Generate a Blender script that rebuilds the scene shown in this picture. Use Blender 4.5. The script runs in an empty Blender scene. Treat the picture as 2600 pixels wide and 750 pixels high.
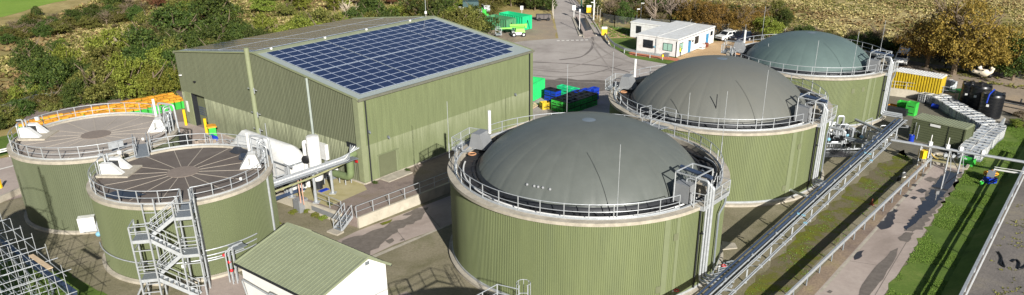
import bpy, bmesh, math, random
import numpy as np
from mathutils import Vector, Matrix, noise as mnoise
random.seed(7); rng = np.random.default_rng(7)
SC = bpy.context.scene; COL = SC.collection
R_ = math.radians
# ------------------------------------------------------------------ camera, sky, sun, exposure
CAMH = 30.0; FPX = 1986.9; CX = 1363.4; CY = 535.65; PITCH = 0.4220; ROLL = 0.005
cp, sp = math.cos(PITCH), math.sin(PITCH); cr, sr = math.cos(ROLL), math.sin(ROLL)
FWD = Vector((0, cp, -sp)); RT0 = Vector((1, 0, 0)); UP0 = Vector((0, sp, cp))
RT = RT0*cr + UP0*sr; UP = -RT0*sr + UP0*cr
cam = bpy.data.cameras.new('camera'); camo = bpy.data.objects.new('camera', cam); COL.objects.link(camo)
M = Matrix((RT, UP, -FWD)).transposed().to_4x4(); M.translation = Vector((0, 0, CAMH)); camo.matrix_world = M
cam.sensor_fit = 'HORIZONTAL'; cam.sensor_width = 36; cam.lens = FPX/2600*36
cam.shift_x = -(CX-1300)/2600; cam.shift_y = (CY-375)/2600
cam.clip_start = 0.5; cam.clip_end = 6000; SC.camera = camo
SUN_AZ, SUN_EL = -69.0, 24.0
S = Vector((math.cos(R_(SUN_AZ))*math.cos(R_(SUN_EL)), math.sin(R_(SUN_AZ))*math.cos(R_(SUN_EL)), math.sin(R_(SUN_EL))))
w = bpy.data.worlds.new('World'); SC.world = w; w.use_nodes = True
nt = w.node_tree; sky = nt.nodes.new('ShaderNodeTexSky'); sky.sky_type = 'NISHITA'; sky.sun_disc = False
sky.sun_elevation = R_(SUN_EL); sky.sun_rotation = R_(90-SUN_AZ); sky.altitude = 50
bg = nt.nodes['Background']; nt.links.new(sky.outputs[0], bg.inputs[0]); bg.inputs[1].default_value = 0.05
sl = bpy.data.lights.new('sun', 'SUN'); sl.energy = 5.0; sl.angle = R_(0.53); sl.color = (1, .965, .915)
so = bpy.data.objects.new('sun', sl); COL.objects.link(so); so.rotation_euler = S.to_track_quat('Z', 'Y').to_euler(); so.location = (40, -60, 80)
SC.view_settings.view_transform = 'Standard'; SC.view_settings.look = 'None'
SC.view_settings.exposure = 0.6; SC.view_settings.gamma = 1; SC.view_settings.use_curve_mapping = False
SC.render.engine = 'CYCLES'; SC.cycles.diffuse_bounces = 1; SC.cycles.max_bounces = 6

# survey helpers: a direction seen in the photograph meets a level plane; height of a thing that stands on a known spot
def ray(px, py): return FWD + RT*((px-CX)/FPX) - UP*((py-CY)/FPX)
def at(px, py, z=0.0):
    v = ray(px, py); t = (z-CAMH)/v.z; return Vector((v.x*t, v.y*t, z))
def pixy(p):
    v = Vector(p)-Vector((0, 0, CAMH)); return CY-FPX*v.dot(UP)/v.dot(FWD)
def zat(x, y, py):
    lo, hi = -5, 60
    for _ in range(50):
        m = (lo+hi)/2
        if pixy((x, y, m)) > py: lo = m
        else: hi = m
    return lo

# ------------------------------------------------------------------ materials
def lin(c): return tuple(((x/255)/12.92 if x/255 <= .04045 else ((x/255+.055)/1.055)**2.4) for x in c)
def C4(c, k=1.0): return (min(1, c[0]*k), min(1, c[1]*k), min(1, c[2]*k), 1)
MATS = {}
def pm(name, rgb, rough=.7, metal=0., var=.12, scale=1.5, bump=0., bscale=30, spec=.4, dirt=None, dscale=.5, damt=.5, leaf=False, island=0., streak=False, isl_col=None, objrand=0.):
    if name in MATS: return MATS[name]
    m = bpy.data.materials.new(name); m.use_nodes = True; n = m.node_tree; L = n.links
    b = n.nodes['Principled BSDF']; c = rgb
    tc = n.nodes.new('ShaderNodeTexCoord'); src = tc.outputs['Object']
    if streak:
        mp = n.nodes.new('ShaderNodeMapping'); mp.inputs['Scale'].default_value = (1, 1, .12); L.new(src, mp.inputs[0]); src2 = mp.outputs[0]
    else: src2 = src
    no = n.nodes.new('ShaderNodeTexNoise'); no.inputs['Scale'].default_value = scale; no.inputs['Detail'].default_value = 6; no.inputs['Roughness'].default_value = .65
    L.new(src2, no.inputs['Vector'])
    cr_ = n.nodes.new('ShaderNodeValToRGB'); cr_.color_ramp.elements[0].position = .3; cr_.color_ramp.elements[1].position = .7
    cr_.color_ramp.elements[0].color = C4(c, 1-var); cr_.color_ramp.elements[1].color = C4(c, 1+var)
    L.new(no.outputs[0], cr_.inputs[0]); out = cr_.outputs[0]
    if dirt is not None:
        n2 = n.nodes.new('ShaderNodeTexNoise'); n2.inputs['Scale'].default_value = dscale; n2.inputs['Detail'].default_value = 7; n2.inputs['Roughness'].default_value = .7
        L.new(src2, n2.inputs['Vector']); r2 = n.nodes.new('ShaderNodeValToRGB'); r2.color_ramp.elements[0].position = .42; r2.color_ramp.elements[1].position = .68
        r2.color_ramp.elements[1].color = (damt, damt, damt, 1); r2.color_ramp.elements[0].color = (0, 0, 0, 1)
        L.new(n2.outputs[0], r2.inputs[0]); mx = n.nodes.new('ShaderNodeMix'); mx.data_type = 'RGBA'
        L.new(r2.outputs[0], mx.inputs[0]); L.new(out, mx.inputs[6]); mx.inputs[7].default_value = C4(dirt); out = mx.outputs[2]
    if island:
        g = n.nodes.new('ShaderNodeNewGeometry'); r3 = n.nodes.new('ShaderNodeValToRGB')
        cols = isl_col or [tuple(x*(1-island) for x in c), tuple(min(1, x*(1+island)) for x in c)]
        els = r3.color_ramp.elements
        while len(els) < len(cols): els.new(.5)
        for i, q in enumerate(cols): els[i].position = i/(len(cols)-1); els[i].color = C4(q)
        L.new(g.outputs['Random Per Island'], r3.inputs[0]); m3 = n.nodes.new('ShaderNodeMix'); m3.data_type = 'RGBA'; m3.inputs[0].default_value = .72
        L.new(out, m3.inputs[6]); L.new(r3.outputs[0], m3.inputs[7]); out = m3.outputs[2]
    if leaf:
        oi = n.nodes.new('ShaderNodeObjectInfo'); hv = n.nodes.new('ShaderNodeHueSaturation')
        mr = n.nodes.new('ShaderNodeMapRange'); mr.inputs[3].default_value = .475; mr.inputs[4].default_value = .52; L.new(oi.outputs['Random'], mr.inputs[0]); L.new(mr.outputs[0], hv.inputs[0])
        mr2 = n.nodes.new('ShaderNodeMapRange'); mr2.inputs[3].default_value = .75; mr2.inputs[4].default_value = 1.3; L.new(oi.outputs['Random'], mr2.inputs[0]); L.new(mr2.outputs[0], hv.inputs[2])
        L.new(out, hv.inputs[4]); out = hv.outputs[0]
        tr = n.nodes.new('ShaderNodeBsdfTranslucent'); L.new(out, tr.inputs[0]); ms = n.nodes.new('ShaderNodeMixShader'); ms.inputs[0].default_value = .22
        L.new(b.outputs[0], ms.inputs[1]); L.new(tr.outputs[0], ms.inputs[2]); L.new(ms.outputs[0], n.nodes['Material Output'].inputs[0])
    if objrand:
        oi = n.nodes.new('ShaderNodeObjectInfo'); hv = n.nodes.new('ShaderNodeHueSaturation'); mr = n.nodes.new('ShaderNodeMapRange'); mr.inputs[3].default_value = 1-objrand; mr.inputs[4].default_value = 1+objrand*.3
        L.new(oi.outputs['Random'], mr.inputs[0]); L.new(mr.outputs[0], hv.inputs[2]); L.new(out, hv.inputs[4]); out = hv.outputs[0]
    L.new(out, b.inputs['Base Color']); b.inputs['Roughness'].default_value = rough; b.inputs['Metallic'].default_value = metal
    b.inputs['Specular IOR Level'].default_value = spec
    if bump:
        nb = n.nodes.new('ShaderNodeTexNoise'); nb.inputs['Scale'].default_value = bscale; nb.inputs['Detail'].default_value = 4; L.new(src, nb.inputs['Vector'])
        bp = n.nodes.new('ShaderNodeBump'); bp.inputs['Strength'].default_value = bump; bp.inputs['Distance'].default_value = .05
        L.new(nb.outputs[0], bp.inputs['Height']); L.new(bp.outputs[0], b.inputs['Normal'])
    MATS[name] = m; return m
def gm(name, cols, scale, fine=8., rough=.95, bump=.4, bscale=12, pos=None, finevar=.35, spec=.2):
    """patchy ground: a large soft noise picks among cols, a fine noise breaks it up"""
    m = bpy.data.materials.new(name); m.use_nodes = True; n = m.node_tree; L = n.links; b = n.nodes['Principled BSDF']
    tc = n.nodes.new('ShaderNodeTexCoord'); no = n.nodes.new('ShaderNodeTexNoise'); no.inputs['Scale'].default_value = scale; no.inputs['Detail'].default_value = 9; no.inputs['Roughness'].default_value = .68; no.inputs['Distortion'].default_value = .4
    L.new(tc.outputs['Object'], no.inputs['Vector']); r = n.nodes.new('ShaderNodeValToRGB'); e = r.color_ramp.elements
    while len(e) < len(cols): e.new(.5)
    for i, c in enumerate(cols): e[i].position = pos[i] if pos else .3+.4*i/(len(cols)-1); e[i].color = C4(c)
    L.new(no.outputs[0], r.inputs[0]); nf = n.nodes.new('ShaderNodeTexNoise'); nf.inputs['Scale'].default_value = fine; nf.inputs['Detail'].default_value = 8; nf.inputs['Roughness'].default_value = .75; L.new(tc.outputs['Object'], nf.inputs['Vector'])
    mr = n.nodes.new('ShaderNodeMapRange'); mr.inputs[1].default_value = .25; mr.inputs[2].default_value = .75; mr.inputs[3].default_value = 1-finevar; mr.inputs[4].default_value = 1+finevar; L.new(nf.outputs[0], mr.inputs[0])
    hv = n.nodes.new('ShaderNodeHueSaturation'); L.new(mr.outputs[0], hv.inputs[2]); L.new(r.outputs[0], hv.inputs[4]); L.new(hv.outputs[0], b.inputs['Base Color'])
    b.inputs['Roughness'].default_value = rough; b.inputs['Specular IOR Level'].default_value = spec
    if bump:
        bp = n.nodes.new('ShaderNodeBump'); bp.inputs['Strength'].default_value = bump; bp.inputs['Distance'].default_value = .08
        nb = n.nodes.new('ShaderNodeTexNoise'); nb.inputs['Scale'].default_value = bscale; nb.inputs['Detail'].default_value = 6; L.new(tc.outputs['Object'], nb.inputs['Vector']); L.new(nb.outputs[0], bp.inputs['Height']); L.new(bp.outputs[0], b.inputs['Normal'])
    MATS[name] = m; return m
OL = lin((110, 118, 82))
m_clad = pm('olive cladding', OL, .5, 0, .09, .9, spec=.35, streak=True, dirt=lin((100, 108, 80)), dscale=1.1, damt=.55)
m_clad2 = pm('mid olive cladding', lin((99, 106, 76)), .5, 0, .07, .6, spec=.35, streak=True, dirt=lin((98, 106, 74)), dscale=.8, damt=.35)
m_cladd = pm('dull olive cladding', lin((92, 98, 75)), .6, 0, .1, .7, spec=.3, streak=True, dirt=lin((104, 110, 86)), dscale=1.3, damt=.4)
m_strip = pm('clean olive cover strip', lin((113, 120, 90)), .5, 0, .05, 1)
m_trim = pm('pale olive trim', lin((132, 138, 106)), .5, 0, .06, 1.2, dirt=lin((110, 112, 90)), damt=.3, dscale=2)
m_roofol = pm('pale olive roof sheet', lin((136, 142, 115)), .45, 0, .07, .8, spec=.4, streak=False, dirt=lin((120, 124, 98)), damt=.4, dscale=1.5)
m_conc = pm('pale concrete', lin((176, 168, 152)), .9, 0, .12, 2.5, .15, 40, .2, dirt=lin((128, 122, 108)), dscale=1.2, damt=.55)
m_concl = pm('retaining concrete', lin((186, 178, 160)), .9, 0, .08, 1.5, .1, 30, .2, dirt=lin((140, 134, 118)), dscale=.7, damt=.6)
m_mem3 = pm('grey green membrane', lin((95, 99, 94)), .42, 0, .06, .7, .12, 1.3, spec=.45, dirt=lin((88, 92, 87)), dscale=.5, damt=.75)
m_mem4 = pm('brown grey membrane', lin((103, 104, 98)), .45, 0, .06, .7, .12, 1.3, spec=.42, dirt=lin((98, 97, 88)), dscale=.35, damt=.5)
m_mem5 = pm('teal grey membrane', lin((92, 108, 104)), .42, 0, .05, .5, spec=.5, dirt=lin((80, 94, 92)), dscale=.35, damt=.5)
m_gal = pm('galvanised steel', lin((182, 186, 188)), .42, .35, .1, 4, spec=.5, dirt=lin((140, 142, 142)), damt=.4, dscale=3)
m_gald = pm('dull galvanised grating', lin((128, 134, 138)), .55, .3, .12, 6)
m_white = pm('white painted steel', lin((222, 222, 218)), .4, 0, .04, 2, spec=.4, dirt=lin((182, 178, 166)), damt=.5, dscale=1.2)
m_render = pm('white wall render', lin((228, 227, 221)), .8, 0, .03, 2, spec=.2, dirt=lin((196, 194, 184)), damt=.3, dscale=.8)
m_gbox = pm('grey sheet box', lin((138, 140, 141)), .5, .2, .08, 2)
m_dark = pm('dark steel', lin((38, 40, 43)), .5, .1, .2, 4)
m_black = pm('black rubber', lin((22, 22, 24)), .55, 0, .2, 6)
m_blackp = pm('black plastic tank', lin((22, 23, 26)), .35, 0, .1, 2, spec=.6)
m_gut = pm('dark roof membrane', lin((40, 40, 43)), .6, 0, .35, .9, .2, 20, dirt=lin((74, 70, 64)), dscale=.6, damt=.6)
m_roof1 = pm('weathered tank roof', lin((168, 158, 147)), .9, 0, .12, .9, .2, 18, dirt=lin((136, 128, 118)), dscale=.45, damt=.7)
m_roof2 = pm('dark weathered tank roof', lin((98, 89, 82)), .85, 0, .14, .9, .2, 18, dirt=lin((118, 110, 102)), dscale=.4, damt=.55)
m_joint = pm('pale roof joint', lin((170, 160, 146)), .9, 0, .12, 4)
m_jdisc = pm('brown grey roof disc', lin((130, 118, 108)), .9, 0, .12, 4)
m_wet = pm('wet patch', lin((52, 50, 52)), .35, 0, .2, 2, spec=.5)
m_damp = pm('damp stain', lin((110, 102, 94)), .75, 0, .25, 2.2)
m_puddle = pm('standing water', lin((46, 46, 50)), .05, 0, .15, 1.5, spec=.7)
m_bluepipe = pm('dark blue grey pipe', lin((62, 76, 100)), .35, .3, .08, 3, spec=.6)
m_lblue = pm('light blue valve', lin((120, 170, 190)), .4, 0, .1, 3)
m_red = pm('red paint', lin((190, 40, 45)), .45, 0, .1, 3)
m_yellow = pm('yellow paint', lin((236, 190, 30)), .5, 0, .06, 3)
m_orange = pm('orange plastic', lin((250, 172, 56)), .5, 0, .14, 1.2, objrand=.35)
m_bgreen = pm('bright green plastic', lin((66, 190, 72)), .5, 0, .12, 2, objrand=.3)
m_dgreen = pm('dark green plastic', lin((22, 110, 52)), .5, 0, .12, 2)
m_skipg = pm('faded green skip paint', lin((74, 140, 98)), .5, 0, .1, 2, dirt=lin((110, 120, 88)), damt=.5, dscale=2)
m_teal = pm('sea green skip paint', lin((38, 190, 125)), .45, 0, .08, 2)
m_rust = pm('rusty steel', lin((120, 64, 44)), .9, 0, .25, 3)
m_blue = pm('blue plastic', lin((24, 56, 165)), .4, 0, .12, 3)
m_ylc = pm('yellow container paint', lin((196, 168, 36)), .55, 0, .1, 2, dirt=lin((140, 118, 44)), damt=.4, dscale=1.2)
m_grnc = pm('olive container paint', lin((86, 92, 66)), .55, 0, .08, 2)
m_glass = pm('dark glass', lin((28, 34, 40)), .08, 0, .05, 1, spec=.7)
m_curtain = pm('green curtain glass', lin((150, 186, 170)), .3, 0, .08, 3)
m_door = pm('blue door', lin((60, 130, 170)), .5, 0, .06, 2)
m_shut = pm('olive shutter', lin((104, 108, 82)), .5, 0, .06, 2)
m_wood = pm('pale boards', lin((196, 172, 140)), .8, 0, .18, 3)
m_ibc = pm('translucent white tote', lin((176, 182, 186)), .35, 0, .25, 2.5, spec=.5, objrand=.45)
m_skin = pm('skin', lin((196, 148, 120)), .6); m_hiv = pm('hi vis yellow', lin((214, 236, 60)), .7); m_navy = pm('navy cloth', lin((30, 34, 50)), .8); m_hair = pm('dark hair', lin((50, 38, 30)), .8)
m_cowp = pm('cream figure paint', lin((226, 212, 188)), .5); m_pink = pm('pink figure paint', lin((222, 130, 130)), .5)
m_lime = pm('lime machine paint', lin((140, 228, 90)), .45, 0, .06, 2)
m_pv = pm('solar glass', lin((20, 30, 68)), .09, 0, .1, .8, spec=1.0)
m_pvf = pm('sky tinted solar frame', lin((186, 198, 216)), .35, .2, .05)  # blue sky reflection of the left slope put into the frame colour
m_brick = pm('red paving', lin((190, 116, 84)), .9, 0, .12, 5)
m_bark = pm('bark', lin((112, 98, 80)), .95, 0, .25, 6); m_deadw = pm('bleached dead wood', lin((186, 172, 150)), .9, 0, .15, 6)
m_blanc = pm('road paint', lin((214, 210, 200)), .8, 0, .1, 3)
def fence_mat():
    m = bpy.data.materials.new('chain link'); m.use_nodes = True; n = m.node_tree; b = n.nodes['Principled BSDF']; b.inputs['Base Color'].default_value = C4(lin((150, 154, 150)))
    b.inputs['Alpha'].default_value = .16; MATS['cl'] = m; return m
m_link = fence_mat()

# ------------------------------------------------------------------ mesh helpers
class MB:
    def __init__(s): s.v = []; s.f = []
    def add(s, vs, fs):
        o = len(s.v); s.v += [tuple(v) for v in vs]; s.f += [tuple(i+o for i in f) for f in fs]; return s
    def box(s, c, d, rz=0, top=(1, 1)):
        cx, cy, cz = c; dx, dy, dz = d[0]/2, d[1]/2, d[2]/2; ca, sa = math.cos(rz), math.sin(rz); vs = []
        for z, kx, ky in ((-dz, 1, 1), (dz, top[0], top[1])):
            for x, y in ((-dx*kx, -dy*ky), (dx*kx, -dy*ky), (dx*kx, dy*ky), (-dx*kx, dy*ky)): vs.append((cx+x*ca-y*sa, cy+x*sa+y*ca, cz+z))
        return s.add(vs, [(0, 3, 2, 1), (4, 5, 6, 7), (0, 1, 5, 4), (1, 2, 6, 5), (2, 3, 7, 6), (3, 0, 4, 7)])
    def bar(s, a, b, w=.05, h=None, n=0):
        a = Vector(a); b = Vector(b); d = b-a
        if d.length < 1e-6: return s
        d.normalize(); h = h or w; u = Vector((0, 0, 1)).cross(d)
        if u.length < 1e-4: u = Vector((1, 0, 0))
        u.normalize(); t = d.cross(u)
        if n:
            vs = []
            for p in (a, b):
                for i in range(n): an = 2*math.pi*i/n; vs.append(p+u*math.cos(an)*w/2+t*math.sin(an)*h/2)
            fs = [(i, (i+1) % n, n+(i+1) % n, n+i) for i in range(n)]+[tuple(range(n))[::-1], tuple(range(n, 2*n))]
            return s.add(vs, fs)
        vs = [p+u*x*w/2+t*y*h/2 for p in (a, b) for x, y in ((-1, -1), (1, -1), (1, 1), (-1, 1))]
        return s.add(vs, [(0, 1, 2, 3), (7, 6, 5, 4), (0, 4, 5, 1), (1, 5, 6, 2), (2, 6, 7, 3), (3, 7, 4, 0)])
    def tube(s, pts, r=.05, n=8, rs=None):
        pts = [Vector(p) for p in pts]; o = []; prev = None; vs = []
        for i, p in enumerate(pts):
            d = (pts[min(i+1, len(pts)-1)]-pts[max(i-1, 0)]).normalized()
            if prev is None:
                u = Vector((0, 0, 1)).cross(d)
                if u.length < .1: u = Vector((1, 0, 0)).cross(d)
            else: u = prev-d*prev.dot(d)
            u.normalize(); prev = u; t = d.cross(u); rr = rs[i] if rs else r
            for k in range(n): an = 2*math.pi*k/n; vs.append(p+u*math.cos(an)*rr+t*math.sin(an)*rr)
        fs = []
        for i in range(len(pts)-1):
            for k in range(n): a = i*n+k; b = i*n+(k+1) % n; fs.append((a, b, b+n, a+n))
        fs += [tuple(range(n))[::-1], tuple(range((len(pts)-1)*n, len(pts)*n))]
        return s.add(vs, fs)
    def pipe(s, pts, r=.05, n=8, bend=.25):
        """tube with rounded corners"""
        P = [Vector(p) for p in pts]; out = [P[0]]
        for i in range(1, len(P)-1):
            a = (P[i-1]-P[i]); b = (P[i+1]-P[i]); k = min(bend, a.length*.45, b.length*.45); a.normalize(); b.normalize()
            A = P[i]+a*k; B = P[i]+b*k
            for t in (0, .25, .5, .75, 1): out.append(A*(1-t)**2+P[i]*2*t*(1-t)+B*t*t)
        out.append(P[-1]); return s.tube(out, r, n)
    def lathe(s, prof, c=(0, 0), n=48, a0=0, a1=2*math.pi, radf=None):
        full = abs(a1-a0-2*math.pi) < 1e-6; m = n if full else n+1; vs = []
        for r, z in prof:
            for k in range(m):
                a = a0+(a1-a0)*k/n; rr = r*(radf(a, r, z) if radf else 1); vs.append((c[0]+rr*math.cos(a), c[1]+rr*math.sin(a), z))
        fs = []
        for i in range(len(prof)-1):
            for k in range(n): k2 = (k+1) % m if full else k+1; fs.append((i*m+k, i*m+k2, (i+1)*m+k2, (i+1)*m+k))
        return s.add(vs, fs)
    def prism(s, poly, z0, z1):
        n = len(poly); vs = [(p[0], p[1], z0) for p in poly]+[(p[0], p[1], z1) for p in poly]
        return s.add(vs, [tuple(range(n))[::-1], tuple(range(n, 2*n))]+[(i, (i+1) % n, n+(i+1) % n, n+i) for i in range(n)])
    def extr(s, prof, o, ax, ay, depth_dir, depth):
        """closed 2-D profile in plane (ax, ay) at o, extruded along depth_dir"""
        o = Vector(o); ax = Vector(ax); ay = Vector(ay); dd = Vector(depth_dir)*depth; n = len(prof)
        vs = [o+ax*x+ay*y for x, y in prof]+[o+ax*x+ay*y+dd for x, y in prof]
        return s.add(vs, [tuple(range(n))[::-1], tuple(range(n, 2*n))]+[(i, (i+1) % n, n+(i+1) % n, n+i) for i in range(n)])
    def sphere(s, c, r, n=10, m=6, k=(1, 1, 1)):
        vs = []; 
        for i in range(m+1):
            t = math.pi*i/m
            for j in range(n): a = 2*math.pi*j/n; vs.append((c[0]+r*k[0]*math.sin(t)*math.cos(a), c[1]+r*k[1]*math.sin(t)*math.sin(a), c[2]+r*k[2]*math.cos(t)))
        fs = [(i*n+j, (i+1)*n+j, (i+1)*n+(j+1) % n, i*n+(j+1) % n) for i in range(m) for j in range(n)]
        return s.add(vs, fs)
def mesh_of(mb, name, mat, off=(0, 0, 0), smooth=False, fixn=True):
    me = bpy.data.meshes.new(name); ox, oy, oz = off
    me.from_pydata([(v[0]-ox, v[1]-oy, v[2]-oz) for v in mb.v], [], mb.f)
    if fixn:
        bm = bmesh.new(); bm.from_mesh(me); bmesh.ops.recalc_face_normals(bm, faces=bm.faces); bm.to_mesh(me); bm.free()
    me.materials.append(mat)
    if smooth:
        me.polygons.foreach_set('use_smooth', [True]*len(me.polygons))
        try: me.set_sharp_from_angle(angle=R_(40))
        except Exception: pass
    me.update(); return me
def top_loc(o):
    while o.parent: o = o.parent
    return o.location
def part(name, mb, mat, parent, smooth=False, label=None, world=True):
    off = top_loc(parent) if world else (0, 0, 0)
    o = bpy.data.objects.new(name, mesh_of(mb, name, mat, off, smooth)); COL.objects.link(o); o.parent = parent
    if label: o['label'] = label
    return o
def inst(name, me, parent, loc, rz=0, world=True):
    o = bpy.data.objects.new(name, me); COL.objects.link(o); o.parent = parent
    off = top_loc(parent) if world else Vector((0, 0, 0)); o.location = Vector(loc)-off; o.rotation_euler = (0, 0, rz); return o
def thing(name, label, cat, loc=(0, 0, 0), rz=0, group=None):
    o = bpy.data.objects.new(name, None); COL.objects.link(o); o.location = loc; o.rotation_euler = (0, 0, rz); o.empty_display_size = .3
    o['label'] = label; o['category'] = cat
    if group: o['group'] = group
    return o
def solo(name, mb, mat, label, cat, group=None, smooth=False, loc=None, rz=0):
    """thing made of one mesh; verts in world coordinates unless loc is given"""
    if loc is None:
        xs = [v[0] for v in mb.v]; ys = [v[1] for v in mb.v]; zs = [v[2] for v in mb.v]
        off = (sum(xs)/len(xs), sum(ys)/len(ys), min(zs)); loc = off
    else: off = (0, 0, 0)
    o = bpy.data.objects.new(name, mesh_of(mb, name, mat, off, smooth)); COL.objects.link(o); o.location = loc; o.rotation_euler = (0, 0, rz)
    o['label'] = label; o['category'] = cat
    if group: o['group'] = group
    return o
def dup(src, loc, rz=0, label=None, scale=None, group=None):
    def cp_(o, par):
        c = o.copy(); COL.objects.link(c)
        if par: c.parent = par
        for ch in o.children: cp_(ch, c)
        return c
    r = cp_(src, None); r.location = loc; r.rotation_euler = (0, 0, rz)
    if label: r['label'] = label
    if group: r['group'] = group
    if scale: r.scale = scale
    return r
def struct(name, mb, mat, kind='structure', smooth=False):
    o = bpy.data.objects.new(name, mesh_of(mb, name, mat, (0, 0, 0), smooth)); COL.objects.link(o); o['kind'] = kind; return o
def wob(poly, step=1.0, amp=.15, seed=0):
    out = []; n = len(poly)
    for i in range(n):
        a = Vector(poly[i]).to_3d(); b = Vector(poly[(i+1) % n]).to_3d(); m = max(1, int((b-a).length/step)); d = (b-a).normalized(); nn = Vector((-d.y, d.x, 0))
        for k in range(m):
            p = a.lerp(b, k/m); q = mnoise.noise(Vector((p.x*.9/step+seed, p.y*.9/step, seed*1.7)))*amp*2; out.append((p.x+nn.x*q, p.y+nn.y*q))
    return out
def sheet(name, poly, z, mat, kind='structure', wobble=None):
    """level sheet; poly = list of world xy"""
    p = wob(poly, *wobble) if wobble else [(q[0], q[1]) for q in poly]
    bm = bmesh.new(); vs = [bm.verts.new((x, y, z)) for x, y in p]; f = bm.faces.new(vs)
    if f.normal.z < 0: f.normal_flip()
    bm.normal_update(); 
    if f.normal.z < 0: bmesh.ops.reverse_faces(bm, faces=[f])
    bmesh.ops.triangulate(bm, faces=bm.faces[:]); me = bpy.data.meshes.new(name); bm.to_mesh(me); bm.free(); me.materials.append(mat)
    o = bpy.data.objects.new(name, me); COL.objects.link(o); o['kind'] = kind; return o
def A(*pts, z=0): return [at(p[0], p[1], z) for p in pts]
def inside(x, y, poly):
    c = False; n = len(poly); j = n-1
    for i in range(n):
        xi, yi = poly[i][0], poly[i][1]; xj, yj = poly[j][0], poly[j][1]
        if (yi > y) != (yj > y) and x < (xj-xi)*(y-yi)/(yj-yi)+xi: c = not c
        j = i
    return c

# ------------------------------------------------------------------ the place: key positions in metres
T = {1: Vector((-40.56, 68.38, 0)), 2: Vector((-28.91, 59.52, 0)), 3: Vector((4.11, 59.94, 0)), 4: Vector((18.85, 79.40, 0)), 5: Vector((35.49, 102.02, 0))}
BN = Vector((-16.775, 70.62, 0)); BL, BW = 26.45, 31.86; ZE, ZR, ZP = 9.58, 11.60, 1.0
ang = .91605; E1 = Vector((math.cos(ang), math.sin(ang), 0)); E2 = Vector((-math.sin(ang), math.cos(ang), 0)); ZV = Vector((0, 0, 1))
def bp(u, q, z=0): p = BN+E1*u+E2*q; return Vector((p.x, p.y, z))

# ------------------------------------------------------------------ ground
straw = lin((178, 154, 106)); strawd = lin((140, 118, 76)); brownv = lin((112, 86, 58)); olive = lin((104, 102, 54)); green = lin((82, 98, 42))
m_scrub = gm('rough grassland', [lin((104, 110, 56)), lin((132, 124, 72)), lin((158, 142, 92)), lin((178, 162, 112)), lin((186, 170, 122))],   .045, 1.2, bump=.5, bscale=2.2, pos=[.3, .4, .5, .6, .72], finevar=.28)
m_grav = gm('mossy gravel', [lin((96, 94, 66)), lin((122, 116, 92)), lin((138, 130, 108)), lin((112, 110, 80))], .16, 5, bump=.5, bscale=9, finevar=.28)
m_dirt = gm('stony dirt', [lin((128, 114, 98)), lin((152, 138, 120)), lin((170, 150, 122))], .12, 3, bump=.5, bscale=6, finevar=.28)
m_dirt2 = gm('muddy earth', [lin((104, 88, 76)), lin((128, 112, 100)), lin((146, 128, 106)), lin((150, 140, 96))], .14, 4, bump=.5, bscale=6, finevar=.3)
m_asph = gm('worn tarmac', [lin((142, 134, 127)), lin((166, 158, 150)), lin((178, 170, 162))], .12, 3, bump=.12, bscale=20, finevar=.1)
m_yardc = gm('yard concrete', [lin((144, 131, 121)), lin((166, 152, 142)), lin((180, 167, 156))], .14, 2, bump=.1, bscale=20, finevar=.12)
m_dyard = gm('dark yard surface', [lin((92, 88, 78)), lin((110, 106, 94)), lin((120, 112, 92))], .18, 3, bump=.2, bscale=14, finevar=.15)
m_sand = gm('sandy path', [lin((180, 150, 112)), lin((198, 168, 128))], .2, 4, bump=.3, bscale=8, finevar=.18)
m_lawn = gm('green grass', [lin((70, 90, 36)), lin((92, 114, 48)), lin((118, 128, 66))], .25, 5, bump=.3, bscale=12, finevar=.22)
m_fieldg = gm('bright pasture', [lin((112, 140, 52)), lin((134, 160, 66))], .08, 2, bump=.3, bscale=3, finevar=.2)
m_moss = gm('yellow green moss', [lin((110, 102, 80)), lin((98, 98, 44)), lin((108, 114, 30))], .35, 6, bump=.5, bscale=12, pos=[.45, .54, .66], finevar=.3)
m_plat = gm('grey cinder ground', [lin((98, 94, 90)), lin((118, 112, 106)), lin((136, 128, 112))], .15, 4, bump=.5, bscale=8, finevar=.25)
m_padg = gm('purple grey gravel', [lin((108, 96, 90)), lin((138, 124, 116)), lin((124, 112, 92))], .3, 6, bump=.5, bscale=10, finevar=.25)
m_padc = gm('algae stained slab', [lin((146, 138, 92)), lin((168, 158, 118)), lin((178, 168, 134))], .3, 2, bump=.1, bscale=20, finevar=.1)
sheet('ground', [(-1500, -200), (1500, -200), (1500, 3000), (-1500, 3000)], 0, m_scrub)
comp = A((-300, 620), (-200, 520), (60, 420), (250, 330), (470, 300), (900, 130), (1340, 100), (1500, 175), (1700, 160), (1830, 105), (2000, 120), (2300, 170), (2640, 205), (2900, 400), (2900, 900), (-300, 1200))
sheet('compound_gravel', comp, .006, m_grav)
# roads and yards
sheet('yard_road', A((1384, -12), (1450, -12), (1476, 15), (1500, 50), (1545, 110), (1595, 145), (1690, 160), (1790, 200), (1700, 360), (1300, 420), (1150, 330), (1120, 240), (1240, 140), (1300, 106), (1418, 98), (1406, 40)), .014, m_asph)
sheet('dirt_yard', A((1060, 70), (1120, 45), (1330, 40), (1402, 48), (1414, 98), (1300, 108), (1200, 125), (1080, 90)), .022, m_dirt, wobble=(2, .4, 1))
sheet('left_road', A((-200, 440), (60, 392), (200, 360), (230, 420), (150, 480), (-200, 560)), .014, m_yardc)
sheet('left_verge', A((-200, 400), (0, 348), (60, 335), (60, 380), (0, 398), (-200, 436)), .012, m_lawn)
sheet('yard_puddle_stain', A((1340, 208), (1420, 200), (1560, 206), (1600, 222), (1500, 232), (1380, 226)), .018, m_damp, wobble=(1.2, .5, 3))
ca, cb = at(905, 600), at(1140, 512)
sheet('ramp_slab', A((905, 588), (1142, 498), (1250, 460), (1300, 520), (1140, 572), (1000, 622), (937, 652), (852, 650), (830, 625)), .014, m_yardc)
sheet('bottom_slab', A((1032, 741), (1080, 770), (960, 800), (950, 770)), .014, m_yardc)
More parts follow.
